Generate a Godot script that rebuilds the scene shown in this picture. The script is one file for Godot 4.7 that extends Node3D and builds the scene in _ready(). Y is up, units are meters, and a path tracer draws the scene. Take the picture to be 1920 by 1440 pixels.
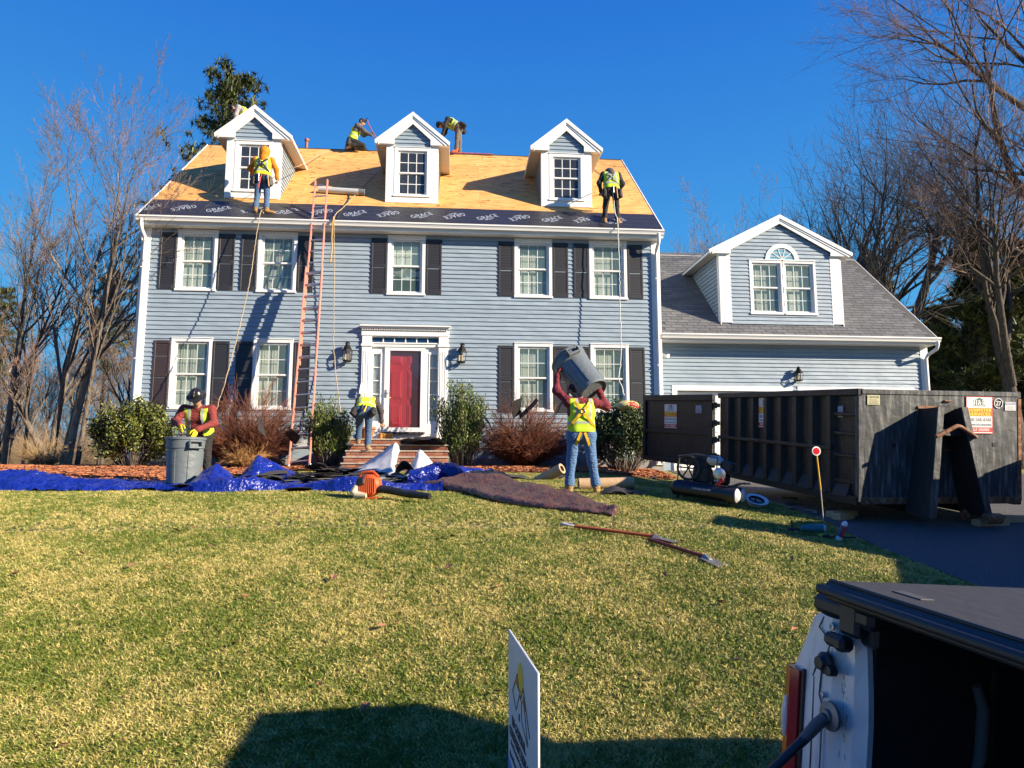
extends Node3D
# A blue two-storey house being re-roofed, seen across its front lawn. Units metres, y up, the house front lies on z = 0.

var rng := RandomNumberGenerator.new()
var counts := {}
var mats := {}
var noise := FastNoiseLite.new()
var cell := FastNoiseLite.new()
var sun_dir := Vector3(0.815, 0.402, 0.418).normalized()

# ---------------------------------------------------------------- mesh collector
class M:
	var v := PackedVector3Array()
	var n := PackedVector3Array()
	var c := PackedColorArray()
	var t := PackedVector2Array()
	var col := Color(1, 1, 1)
	func tri(a: Vector3, b: Vector3, d: Vector3) -> void:
		var nn := (b - a).cross(d - a)
		if nn.length_squared() < 1e-16:
			return
		nn = nn.normalized()
		v.append(a); v.append(d); v.append(b)
		for i in 3:
			n.append(nn); c.append(col)
		t.append(Vector2(a.x, a.y)); t.append(Vector2(d.x, d.y)); t.append(Vector2(b.x, b.y))
	func trin(a: Vector3, b: Vector3, d: Vector3, na: Vector3, nb: Vector3, nd: Vector3) -> void:
		v.append(a); v.append(d); v.append(b)
		n.append(na); n.append(nd); n.append(nb)
		for i in 3: c.append(col)
		t.append(Vector2(a.x, a.y)); t.append(Vector2(d.x, d.y)); t.append(Vector2(b.x, b.y))
	func quad(a: Vector3, b: Vector3, d: Vector3, e: Vector3) -> void:
		tri(a, b, d); tri(a, d, e)
	func quaduv(a: Vector3, b: Vector3, d: Vector3, e: Vector3, ua: Vector2, ud: Vector2) -> void:
		var s := v.size()
		quad(a, b, d, e)
		if v.size() - s == 6:
			var ub := Vector2(ud.x, ua.y); var ue := Vector2(ua.x, ud.y)
			t[s] = ua; t[s + 1] = ud; t[s + 2] = ub; t[s + 3] = ua; t[s + 4] = ue; t[s + 5] = ud
	# hexahedron from 8 corners: bottom a b c d (ccw seen from above), top e f g h
	func hexa(p: Array) -> void:
		quad(p[3], p[2], p[1], p[0]); quad(p[4], p[5], p[6], p[7])
		quad(p[0], p[1], p[5], p[4]); quad(p[1], p[2], p[6], p[5]); quad(p[2], p[3], p[7], p[6]); quad(p[3], p[0], p[4], p[7])
	func box(lo: Vector3, hi: Vector3, x := Transform3D.IDENTITY) -> void:
		var p := []
		for y in [lo.y, hi.y]:
			p.append(x * Vector3(lo.x, y, hi.z)); p.append(x * Vector3(hi.x, y, hi.z)); p.append(x * Vector3(hi.x, y, lo.z)); p.append(x * Vector3(lo.x, y, lo.z))
		hexa(p)
	# bevelled box
	func bbox(lo: Vector3, hi: Vector3, b: float, x := Transform3D.IDENTITY) -> void:
		b = minf(b, 0.49 * minf(hi.x - lo.x, minf(hi.y - lo.y, hi.z - lo.z)))
		var ce := (lo + hi) * 0.5; var h := (hi - lo) * 0.5
		var q := func(sx, sy, sz, ax): # corner point pulled so that axis ax stays at full reach
			var k := Vector3(h.x - b, h.y - b, h.z - b)
			k[ax] += b
			return x * (ce + Vector3(k.x * sx, k.y * sy, k.z * sz))
		for ax in 3:
			var u := (ax + 1) % 3; var w := (ax + 2) % 3
			for s in [-1.0, 1.0]:
				var g := []
				for k in [[-1, -1], [1, -1], [1, 1], [-1, 1]]:
					var sg := Vector3.ZERO
					sg[ax] = s; sg[u] = k[0]; sg[w] = k[1]
					g.append(q.call(sg.x, sg.y, sg.z, ax))
				if s > 0: quad(g[0], g[1], g[2], g[3])
				else: quad(g[3], g[2], g[1], g[0])
			for s1 in [-1.0, 1.0]:
				for s2 in [-1.0, 1.0]:
					var e := []
					for sa in [-1.0, 1.0]:
						var sg := Vector3.ZERO
						sg[ax] = sa; sg[u] = s1; sg[w] = s2
						e.append(q.call(sg.x, sg.y, sg.z, u)); e.append(q.call(sg.x, sg.y, sg.z, w))
					if s1 * s2 > 0: quad(e[0], e[2], e[3], e[1])
					else: quad(e[1], e[3], e[2], e[0])
		for sx in [-1.0, 1.0]:
			for sy in [-1.0, 1.0]:
				for sz in [-1.0, 1.0]:
					var a = q.call(sx, sy, sz, 0); var d = q.call(sx, sy, sz, 1); var e = q.call(sx, sy, sz, 2)
					if sx * sy * sz > 0: tri(a, d, e)
					else: tri(a, e, d)
	# swept tube with rounded shading
	func tube(p: PackedVector3Array, r: PackedFloat32Array, sides := 8, cap := true) -> void:
		var m := p.size()
		var up := Vector3.UP
		var d0 := (p[1] - p[0]).normalized()
		if absf(d0.dot(up)) > 0.95: up = Vector3.RIGHT
		var u := d0.cross(up).normalized()
		var rings := []; var ns := []
		for i in m:
			var d := (p[mini(i + 1, m - 1)] - p[maxi(i - 1, 0)]).normalized()
			u = (u - d * u.dot(d)).normalized()
			var w := d.cross(u)
			var ring := PackedVector3Array(); var nn := PackedVector3Array()
			for k in sides:
				var a := TAU * k / sides
				var o := u * cos(a) + w * sin(a)
				ring.append(p[i] + o * r[mini(i, r.size() - 1)]); nn.append(o)
			rings.append(ring); ns.append(nn)
		for i in m - 1:
			for k in sides:
				var k2 := (k + 1) % sides
				trin(rings[i][k], rings[i][k2], rings[i + 1][k2], ns[i][k], ns[i][k2], ns[i + 1][k2])
				trin(rings[i][k], rings[i + 1][k2], rings[i + 1][k], ns[i][k], ns[i + 1][k2], ns[i + 1][k])
		if cap:
			for k in range(1, sides - 1):
				tri(rings[0][0], rings[0][k + 1], rings[0][k])
				tri(rings[m - 1][0], rings[m - 1][k], rings[m - 1][k + 1])
	func rod(a: Vector3, b: Vector3, r: float, sides := 8) -> void:
		tube(PackedVector3Array([a, b]), PackedFloat32Array([r, r]), sides)
	# profile of Vector2(radius, y) turned round y; from bottom to top
	func lathe(pr: Array, sides := 20, x := Transform3D.IDENTITY, sx := 1.0, sz := 1.0, smooth := true) -> void:
		for i in pr.size() - 1:
			var a: Vector2 = pr[i]; var b: Vector2 = pr[i + 1]
			var tn := Vector2(b.y - a.y, a.x - b.x).normalized()
			for k in sides:
				var f := TAU * k / sides; var g := TAU * (k + 1) / sides
				var pf := Vector3(cos(f) * sx, 0, -sin(f) * sz); var pg := Vector3(cos(g) * sx, 0, -sin(g) * sz)
				var p0 := x * (pf * a.x + Vector3(0, a.y, 0)); var p1 := x * (pg * a.x + Vector3(0, a.y, 0))
				var p2 := x * (pg * b.x + Vector3(0, b.y, 0)); var p3 := x * (pf * b.x + Vector3(0, b.y, 0))
				if smooth:
					var nf := (x.basis * (pf * tn.x + Vector3(0, tn.y, 0))).normalized(); var ng := (x.basis * (pg * tn.x + Vector3(0, tn.y, 0))).normalized()
					if a.x > 1e-5: trin(p0, p1, p2, nf, ng, ng)
					if b.x > 1e-5: trin(p0, p2, p3, nf, ng, nf)
				else:
					quad(p0, p1, p2, p3)
	# flat polygon (ccw in xy) pushed out from z0 to z1
	func prism(poly: PackedVector2Array, z0: float, z1: float, x := Transform3D.IDENTITY) -> void:
		var ix := Geometry2D.triangulate_polygon(poly)
		for i in range(0, ix.size(), 3):
			var a := poly[ix[i]]; var b := poly[ix[i + 1]]; var d := poly[ix[i + 2]]
			if (b - a).cross(d - a) < 0:
				var s := b; b = d; d = s
			tri(x * Vector3(a.x, a.y, z1), x * Vector3(b.x, b.y, z1), x * Vector3(d.x, d.y, z1))
			tri(x * Vector3(a.x, a.y, z0), x * Vector3(d.x, d.y, z0), x * Vector3(b.x, b.y, z0))
		var area := 0.0
		for i in poly.size(): area += poly[i].cross(poly[(i + 1) % poly.size()])
		for i in poly.size():
			var a := poly[i]; var b := poly[(i + 1) % poly.size()]
			if area < 0:
				var s := a; a = b; b = s
			quad(x * Vector3(a.x, a.y, z0), x * Vector3(b.x, b.y, z0), x * Vector3(b.x, b.y, z1), x * Vector3(a.x, a.y, z1))
	func ball(ce: Vector3, r: Vector3, sides := 14, x := Transform3D.IDENTITY) -> void:
		var rows := sides / 2
		for i in rows:
			for k in sides:
				var q := []; var qn := []
				for e in [[i, k], [i, k + 1], [i + 1, k + 1], [i + 1, k]]:
					var th: float = PI * e[0] / rows - PI / 2; var ph: float = TAU * e[1] / sides
					var o := Vector3(cos(th) * cos(ph), sin(th), -cos(th) * sin(ph))
					q.append(x * (ce + o * r)); qn.append((x.basis * (o / r)).normalized())
				if i > 0: trin(q[0], q[1], q[2], qn[0], qn[1], qn[2])
				if i < rows - 1: trin(q[0], q[2], q[3], qn[0], qn[2], qn[3])
	# smooth grid surface from a callable f(u, v)
	func sheet(nu: int, nv: int, f: Callable) -> void:
		var p := PackedVector3Array()
		for j in nv + 1:
			for i in nu + 1: p.append(f.call(float(i) / nu, float(j) / nv))
		var nn := PackedVector3Array(); nn.resize(p.size())
		var w := nu + 1
		for j in nv + 1:
			for i in w:
				var du := p[j * w + mini(i + 1, nu)] - p[j * w + maxi(i - 1, 0)]
				var dv := p[mini(j + 1, nv) * w + i] - p[maxi(j - 1, 0) * w + i]
				nn[j * w + i] = du.cross(dv).normalized()
		for j in nv:
			for i in nu:
				var a := j * w + i; var b := a + 1; var d := a + w + 1; var e := a + w
				trin(p[a], p[b], p[d], nn[a], nn[b], nn[d])
				trin(p[a], p[d], p[e], nn[a], nn[d], nn[e])
				var s := t.size() - 6
				var ua := Vector2(float(i) / nu, float(j) / nv); var ud := Vector2(float(i + 1) / nu, float(j + 1) / nv)
				t[s] = ua; t[s + 1] = ud; t[s + 2] = Vector2(ud.x, ua.y); t[s + 3] = ua; t[s + 4] = Vector2(ua.x, ud.y); t[s + 5] = ud
	func add(o: M, x: Transform3D, tint = null) -> void:
		for i in o.v.size():
			v.append(x * o.v[i]); n.append((x.basis * o.n[i]).normalized()); t.append(o.t[i])
			c.append(o.c[i] if tint == null else tint)
	func mesh() -> ArrayMesh:
		var am := ArrayMesh.new()
		if v.is_empty(): return am
		var a := []
		a.resize(Mesh.ARRAY_MAX)
		a[Mesh.ARRAY_VERTEX] = v; a[Mesh.ARRAY_NORMAL] = n; a[Mesh.ARRAY_COLOR] = c; a[Mesh.ARRAY_TEX_UV] = t
		am.add_surface_from_arrays(Mesh.PRIMITIVE_TRIANGLES, a)
		return am

# ---------------------------------------------------------------- naming, tagging
func numbered(called: String, parent: Node) -> String:
	var key := str(parent.get_instance_id()) + called
	var k: int = counts.get(key, 0)
	counts[key] = k + 1
	return called if k == 0 else "%s_%03d" % [called, k]
func put(called: String, mesh: Mesh, m: Material, parent: Node = self, at := Transform3D.IDENTITY) -> MeshInstance3D:
	var o := MeshInstance3D.new()
	o.name = numbered(called, parent)
	o.mesh = mesh; o.material_override = m; o.transform = at
	parent.add_child(o, true)
	return o
func obj(called: String, m: M, mt: Material, parent: Node = self) -> MeshInstance3D:
	return put(called, m.mesh(), mt, parent)
func tag(o: Node, label: String, category: String, group := "") -> Node:
	o.set_meta("label", label); o.set_meta("category", category)
	if group != "": o.set_meta("group", group)
	return o
func thing(called: String, label: String, category: String, at := Transform3D.IDENTITY, group := "") -> Node3D:
	var o := Node3D.new()
	o.name = numbered(called, self); o.transform = at
	add_child(o, true)
	tag(o, label, category, group)
	return o
func kind(o: Node, k: String) -> Node:
	o.set_meta("kind", k)
	return o
func copy(o: Node3D, base: String, at: Transform3D, label := "", group := "") -> Node3D:
	var r: Node3D = o.duplicate()
	r.name = numbered(base, self); add_child(r, true); r.transform = at
	if label != "": r.set_meta("label", label)
	if group != "": r.set_meta("group", group)
	return r
func T(p: Vector3, yaw := 0.0, pitch := 0.0, roll := 0.0) -> Transform3D:
	return Transform3D(Basis.from_euler(Vector3(pitch, yaw, roll)), p)
func pv(a: Array) -> PackedVector2Array: return PackedVector2Array(a)
func P3(a: Array) -> PackedVector3Array: return PackedVector3Array(a)
func PF(a: Array) -> PackedFloat32Array: return PackedFloat32Array(a)

# ---------------------------------------------------------------- materials (colours are linear base colours)
func mat(key: String, r: float, g: float, b: float, rough := 0.7, metal := 0.0) -> StandardMaterial3D:
	if mats.has(key): return mats[key]
	var m := StandardMaterial3D.new()
	m.albedo_color = Color(r, g, b).linear_to_srgb(); m.roughness = rough; m.metallic = metal
	mats[key] = m
	return m
func vmat(key: String, rough := 0.85, both := false) -> StandardMaterial3D:
	if mats.has(key): return mats[key]
	var m := StandardMaterial3D.new()
	m.vertex_color_use_as_albedo = true; m.roughness = rough
	if both: m.cull_mode = BaseMaterial3D.CULL_DISABLED
	mats[key] = m
	return m
# noise picture: stops are [pos, r, g, b] linear; sx, sy stretch the noise
func noise_tex(sd: int, w: int, h: int, freq: float, sx: float, sy: float, stops: Array, octaves := 4) -> ImageTexture:
	var f := FastNoiseLite.new()
	f.seed = sd; f.noise_type = FastNoiseLite.TYPE_SIMPLEX_SMOOTH; f.frequency = freq; f.fractal_octaves = octaves
	var gr := Gradient.new()
	gr.offsets = PackedFloat32Array(stops.map(func(s): return s[0])); gr.colors = PackedColorArray(stops.map(func(s): return Color(s[1], s[2], s[3]).linear_to_srgb()))
	var im := Image.create(w, h, false, Image.FORMAT_RGB8)
	for y in h:
		for x in w:
			# blend two copies so that the picture tiles
			var k := smoothstep(0.75, 1.0, float(x) / w); var l := smoothstep(0.75, 1.0, float(y) / h)
			var q := lerpf(lerpf(f.get_noise_2d(x * sx, y * sy), f.get_noise_2d((x - w) * sx, y * sy), k), lerpf(f.get_noise_2d(x * sx, (y - h) * sy), f.get_noise_2d((x - w) * sx, (y - h) * sy), k), l)
			im.set_pixel(x, y, gr.sample(clampf(q * 0.75 + 0.5, 0, 1)))
	im.generate_mipmaps()
	return ImageTexture.create_from_image(im)
func bump_tex(sd: int, w: int, freq: float, sx: float, sy: float, strength: float, octaves := 4) -> ImageTexture:
	var f := FastNoiseLite.new()
	f.seed = sd; f.noise_type = FastNoiseLite.TYPE_SIMPLEX_SMOOTH; f.frequency = freq; f.fractal_octaves = octaves
	var im := Image.create(w, w, false, Image.FORMAT_RGB8)
	for y in w:
		for x in w:
			var k := smoothstep(0.75, 1.0, float(x) / w); var l := smoothstep(0.75, 1.0, float(y) / w)
			var q := lerpf(lerpf(f.get_noise_2d(x * sx, y * sy), f.get_noise_2d((x - w) * sx, y * sy), k), lerpf(f.get_noise_2d(x * sx, (y - w) * sy), f.get_noise_2d((x - w) * sx, (y - w) * sy), k), l)
			var g := clampf(q * 0.7 + 0.5, 0, 1)
			im.set_pixel(x, y, Color(g, g, g))
	im.bump_map_to_normal_map(strength)
	return ImageTexture.create_from_image(im)
func tri_mat(key: String, tex: Texture2D, scale: float, rough: float, nm: Texture2D = null, ns := 1.0) -> StandardMaterial3D:
	if mats.has(key): return mats[key]
	var m := StandardMaterial3D.new()
	m.uv1_triplanar = true; m.uv1_world_triplanar = true; m.uv1_scale = Vector3.ONE * scale
	if tex: m.albedo_texture = tex
	m.roughness = rough
	if nm:
		m.normal_enabled = true; m.normal_texture = nm; m.normal_scale = ns
	mats[key] = m
	return m
func glass(key: String, r: float, g: float, b: float, a: float) -> StandardMaterial3D:
	if mats.has(key): return mats[key]
	var m := StandardMaterial3D.new()
	var q := Color(r, g, b).linear_to_srgb()
	m.albedo_color = Color(q.r, q.g, q.b, a); m.transparency = BaseMaterial3D.TRANSPARENCY_ALPHA; m.roughness = 0.03
	mats[key] = m
	return m
func letters(called: String, text: String, h: float, w: float, mt: Material, parent: Node, at: Transform3D, font := "Droid Sans", bold := true) -> MeshInstance3D:
	var tm := TextMesh.new()
	var f := SystemFont.new()
	f.font_names = PackedStringArray([font])
	if bold: f.font_weight = 700
	tm.font = f; tm.text = text; tm.font_size = 64; tm.pixel_size = 0.01; tm.depth = 0.004; tm.curve_step = 2.0
	var bb := tm.get_aabb()
	var s := Vector3(w / maxf(bb.size.x, 0.01), h / maxf(bb.size.y, 0.01), 0.4)
	var ce := bb.get_center()
	return put(called, tm, mt, parent, at * Transform3D(Basis.from_scale(s), Vector3(-ce.x * s.x, -ce.y * s.y, 0)))

# ---------------------------------------------------------------- the lie of the land
const PROF := [[-30.0, -0.15], [0.0, -0.1], [2.0, -0.02], [3.5, 0.05], [5.0, 0.36], [6.5, 0.70], [8.0, 0.95], [9.5, 1.14], [10.5, 1.25], [12.0, 1.36], [14.0, 1.48], [15.5, 1.6], [17.0, 1.64], [22.0, 1.68], [27.0, 1.72], [40.0, 1.2], [60.0, 0.8], [600.0, 0.8]]
func sm(a: float, b: float, x: float) -> float: return smoothstep(a, b, x)
func ground(x: float, z: float) -> float:
	var d := 17.5 - z
	var y := 0.0
	for i in PROF.size() - 1:
		if d <= PROF[i + 1][0]:
			y = lerpf(PROF[i][1], PROF[i + 1][1], (d - PROF[i][0]) / (PROF[i + 1][0] - PROF[i][0]))
			break
	y -= 0.22 * sm(2.2, 5.5, x) * sm(2, 6, d) * (1 - sm(15, 19, d))
	y += noise.get_noise_2d(x * 3.0, z * 3.0) * 0.03 * sm(3, 6, d)
	return y
func on_ground(x: float, z: float, lift := 0.0) -> Vector3: return Vector3(x, ground(x, z) + lift, z)
func drive_edge(z: float) -> float:
	var e := [[-0.4, 5.5], [3.0, 5.35], [6.1, 5.24], [8.1, 5.08], [9.65, 4.86], [10.9, 4.95], [12.5, 5.6], [14.5, 6.8], [15.6, 3.0], [19.0, -2.0]]
	for i in e.size() - 1:
		if z <= e[i + 1][0]: return lerpf(e[i][1], e[i + 1][1], clampf((z - e[i][0]) / (e[i + 1][0] - e[i][0]), 0, 1))
	return -2.0

# ---------------------------------------------------------------- house pieces
const XL := -7.92
const XR := 5.29
var ROOF_UP := Vector3(0, sin(deg_to_rad(42.34)), -cos(deg_to_rad(42.34)))
var ROOF_N := Vector3(0, cos(deg_to_rad(42.34)), sin(deg_to_rad(42.34)))
var AX := Transform3D(Basis(Vector3(0, 0, 1), Vector3(0, 1, 0), Vector3(-1, 0, 0)), Vector3.ZERO)
func RP(x: float, s: float, h := 0.0) -> Vector3: return Vector3(x, 7.86, 0.3) + ROOF_UP * s + ROOF_N * h
func RB(x: float, s: float, h := 0.0) -> Transform3D: return Transform3D(Basis(Vector3.RIGHT, ROOF_UP, ROOF_N), RP(x, s, h))

func white() -> StandardMaterial3D: return mat("white_trim", 0.80, 0.80, 0.78, 0.5)
func siding(k: int) -> StandardMaterial3D:
	var key := "siding%d" % k
	if mats.has(key): return mats[key]
	var f: float = [1.0, 0.97, 1.03, 0.99][k]
	var m := mat(key, 0.272 * f, 0.345 * f, 0.415 * f, 0.55)
	m.uv1_triplanar = true; m.uv1_world_triplanar = true; m.uv1_scale = Vector3(0.5, 0.5, 0.5)
	m.normal_enabled = true; m.normal_texture = texs.grain_n; m.normal_scale = 0.5
	m.albedo_texture = texs.siding
	return m
var texs := {}

# lap siding on the wall frame xf (x along, y up, z out); holes are Rect2 in wall coordinates
func clapboards(parent: Node, xf: Transform3D, y0: float, y1: float, expo: float, lf: Callable, rf: Callable, holes: Array, split := 4.6, called := "clapboard") -> void:
	var y := y0
	while y < y1 - 0.01:
		var ye := minf(y + expo, y1)
		var ym := (y + ye) * 0.5
		var spans := [[lf.call(ym), rf.call(ym)]]
		for h: Rect2 in holes:
			if ym < h.position.y or ym > h.end.y: continue
			var nx := []
			for s in spans:
				if h.end.x <= s[0] or h.position.x >= s[1]: nx.append(s)
				else:
					if h.position.x > s[0]: nx.append([s[0], h.position.x])
					if h.end.x < s[1]: nx.append([h.end.x, s[1]])
			spans = nx
		for s in spans:
			if s[1] - s[0] < 0.02: continue
			var cuts := [s[0]]
			var x: float = s[0] + rng.randf_range(0.5, 1.0) * split
			while x < s[1] - 0.5:
				cuts.append(x); x += rng.randf_range(0.6, 1.0) * split
			cuts.append(s[1])
			for i in cuts.size() - 1:
				var first: bool = i == 0 and is_equal_approx(s[0], lf.call(ym)); var last: bool = i == cuts.size() - 2 and is_equal_approx(s[1], rf.call(ym))
				var xa: float = lf.call(y) if first else cuts[i] + 0.001
				var xb: float = rf.call(y) if last else cuts[i + 1] - 0.001
				var xc: float = lf.call(ye) if first else cuts[i] + 0.001
				var xd: float = rf.call(ye) if last else cuts[i + 1] - 0.001
				if xd <= xc: xc = (xc + xd) * 0.5 - 0.002; xd = xc + 0.004
				var m := M.new()
				var b := rng.randf_range(-0.0015, 0.0015)
				m.hexa([xf * Vector3(xa, y - 0.008, 0.030 + b), xf * Vector3(xb, y - 0.008, 0.030 + b), xf * Vector3(xb, y - 0.008, -0.006), xf * Vector3(xa, y - 0.008, -0.006),
					xf * Vector3(xc, ye, 0.005 + b), xf * Vector3(xd, ye, 0.005 + b), xf * Vector3(xd, ye, -0.006), xf * Vector3(xc, ye, -0.006)])
				obj(called, m, siding(rng.randi() % 4), parent)
		y += expo

# wall sheathing with openings, as one mesh
func sheathing(m: M, xf: Transform3D, x0: float, x1: float, y0: float, y1: float, holes: Array, z0 := -0.12, z1 := -0.008) -> void:
	var ys := [y0, y1]
	for h: Rect2 in holes:
		ys.append(clampf(h.position.y, y0, y1)); ys.append(clampf(h.end.y, y0, y1))
	ys.sort()
	for i in ys.size() - 1:
		if ys[i + 1] - ys[i] < 0.004: continue
		var ym: float = (ys[i] + ys[i + 1]) * 0.5
		var xs := [x0]
		var hs := holes.filter(func(h): return ym > h.position.y and ym < h.end.y)
		hs.sort_custom(func(a, b): return a.position.x < b.position.x)
		for h in hs: xs.append(h.position.x); xs.append(h.end.x)
		xs.append(x1)
		for k in range(0, xs.size(), 2):
			if xs[k + 1] > xs[k]: m.box(Vector3(xs[k], ys[i], z0), Vector3(xs[k + 1], ys[i + 1], z1), xf)

# a double-hung window: part window (casing) > sash, pane, grille, blind
func window(parent: Node, xf: Transform3D, x0: float, x1: float, y0: float, y1: float, style := "blind", cw := 0.085, blinds := true) -> void:
	var m := M.new()
	var a := x0 + cw; var b := x1 - cw; var lo := y0 + 0.075; var hi := y1 - cw
	m.bbox(Vector3(x0, y0 + 0.05, 0.0), Vector3(a, y1, 0.034), 0.006, xf)
	m.bbox(Vector3(b, y0 + 0.05, 0.0), Vector3(x1, y1, 0.034), 0.006, xf)
	m.bbox(Vector3(a, hi, 0.0), Vector3(b, y1 - 0.002, 0.032), 0.006, xf)
	m.bbox(Vector3(x0 - 0.01, y1, -0.004), Vector3(x1 + 0.01, y1 + 0.022, 0.05), 0.005, xf)
	m.bbox(Vector3(x0 - 0.012, y0, -0.004), Vector3(x1 + 0.012, y0 + 0.052, 0.055), 0.008, xf)
	m.box(Vector3(a, y0 + 0.052, 0.0), Vector3(b, lo, 0.028), xf)
	# jamb lining
	for k in [[a - 0.012, a + 0.012], [b - 0.012, b + 0.012]]: m.box(Vector3(k[0], lo, -0.16), Vector3(k[1], hi, -0.002), xf)
	m.box(Vector3(a, lo - 0.02, -0.16), Vector3(b, lo + 0.004, -0.002), xf)
	m.box(Vector3(a, hi - 0.004, -0.16), Vector3(b, hi + 0.02, -0.002), xf)
	var w := obj("window", m, white(), parent)
	var mid := (lo + hi) * 0.5
	a += 0.014; b -= 0.014
	for s in 2: # 0 upper, 1 lower
		var q0 := mid - 0.016 if s == 0 else lo + 0.006; var q1 := hi - 0.006 if s == 0 else mid + 0.016
		var z := -0.012 if s == 0 else -0.042
		var f := 0.042
		var sm_ := M.new()
		sm_.bbox(Vector3(a, q0, z - 0.028), Vector3(a + f, q1, z), 0.004, xf); sm_.bbox(Vector3(b - f, q0, z - 0.028), Vector3(b, q1, z), 0.004, xf)
		sm_.bbox(Vector3(a + f, q0, z - 0.027), Vector3(b - f, q0 + f, z - 0.001), 0.004, xf); sm_.bbox(Vector3(a + f, q1 - f, z - 0.027), Vector3(b - f, q1, z - 0.001), 0.004, xf)
		obj("sash", sm_, white(), w)
		var g := M.new()
		g.quad(xf * Vector3(a + f, q0 + f, z - 0.012), xf * Vector3(b - f, q0 + f, z - 0.012), xf * Vector3(b - f, q1 - f, z - 0.012), xf * Vector3(a + f, q1 - f, z - 0.012))
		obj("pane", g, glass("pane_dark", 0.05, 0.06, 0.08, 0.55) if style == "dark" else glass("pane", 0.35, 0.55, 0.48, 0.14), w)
		var gr := M.new()
		var zz := z - 0.011 if style == "dark" else z - 0.024
		var th := 0.010
		for k in [1, 2]:
			var x := lerpf(a + f, b - f, k / 3.0)
			gr.box(Vector3(x - th, q0 + f, zz - 0.003), Vector3(x + th, q1 - f, zz + 0.003), xf)
		var ym := (q0 + q1) * 0.5
		gr.box(Vector3(a + f, ym - th, zz - 0.0025), Vector3(b - f, ym + th, zz + 0.0025), xf)
		obj("grille", gr, white(), w)
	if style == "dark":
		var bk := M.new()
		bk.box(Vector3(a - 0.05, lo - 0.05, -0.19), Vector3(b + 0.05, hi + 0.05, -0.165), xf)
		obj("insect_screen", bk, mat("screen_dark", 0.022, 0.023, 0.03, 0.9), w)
	elif blinds:
		var bl := M.new()
		var y := lo + rng.randf_range(0.01, 0.06)
		var dz := rng.randf_range(0.006, 0.018)
		while y < hi - 0.05:
			bl.quad(xf * Vector3(a, y, -0.138), xf * Vector3(b, y, -0.138), xf * Vector3(b, y + 0.022, -0.138 - dz), xf * Vector3(a, y + 0.022, -0.138 - dz))
			y += 0.0285
		for k in 3: bl.box(Vector3(lerpf(a, b, 0.2 + 0.3 * k) - 0.008, lo, -0.136), Vector3(lerpf(a, b, 0.2 + 0.3 * k) + 0.008, hi - 0.05, -0.134), xf)
		bl.box(Vector3(a, hi - 0.05, -0.158), Vector3(b, hi - 0.006, -0.13), xf)
		kind(obj("blind", bl, mat("blind", 0.44, 0.49, 0.45, 0.7), w), "stuff")

func shutter(parent: Node, xf: Transform3D, x0: float, x1: float, y0: float, y1: float, brown := false) -> void:
	var m := M.new(); var s := 0.05; var z := 0.042
	var mid := lerpf(y0, y1, 0.5)
	m.bbox(Vector3(x0, y0, 0.012), Vector3(x0 + s, y1, z), 0.005, xf); m.bbox(Vector3(x1 - s, y0, 0.012), Vector3(x1, y1, z), 0.005, xf)
	for k in [[y0, y0 + 0.11], [mid - 0.04, mid + 0.04], [y1 - 0.075, y1]]: m.bbox(Vector3(x0 + s, k[0], 0.012), Vector3(x1 - s, k[1], z - 0.001), 0.004, xf)
	m.box(Vector3(x0 + s, y0 + 0.1, 0.012), Vector3(x1 - s, y1 - 0.07, 0.016), xf)
	var mt := mat("shutter_brown", 0.045, 0.030, 0.030, 0.5) if brown else mat("shutter", 0.026, 0.026, 0.030, 0.5)
	var o := obj("shutter", m, mt, parent)
	if brown: o.set_meta("label", "faded brownish shutter")
	var l := M.new()
	for k in [[y0 + 0.115, mid - 0.045], [mid + 0.045, y1 - 0.08]]:
		var y: float = k[0]
		while y < k[1] - 0.02:
			l.quad(xf * Vector3(x0 + s, y, 0.037), xf * Vector3(x1 - s, y, 0.037), xf * Vector3(x1 - s, y + 0.044, 0.029), xf * Vector3(x0 + s, y + 0.044, 0.029))
			y += 0.043
	kind(obj("louvers", l, mt, o), "stuff")

func gutter(called: String, parent: Node, x0: float, x1: float, y: float, z: float) -> void:
	var m := M.new()
	m.prism(pv([Vector2(0, 0), Vector2(0.075, 0), Vector2(0.085, 0.035), Vector2(0.108, 0.075), Vector2(0.122, 0.085), Vector2(0.122, 0.12), Vector2(0.113, 0.12), Vector2(0.112, 0.092), Vector2(0.1, 0.082), Vector2(0.075, 0.04), Vector2(0.068, 0.008), Vector2(0, 0.008)]), -x1, -x0, AX.translated(Vector3(0, y, z)))
	for x in [x0, x1]: m.prism(pv([Vector2(0, 0), Vector2(0.075, 0), Vector2(0.085, 0.035), Vector2(0.108, 0.075), Vector2(0.122, 0.085), Vector2(0.122, 0.119), Vector2(0, 0.119)]), -x - 0.004, -x + 0.004, AX.translated(Vector3(0, y, z)))
	obj(called, m, white(), parent)

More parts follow.
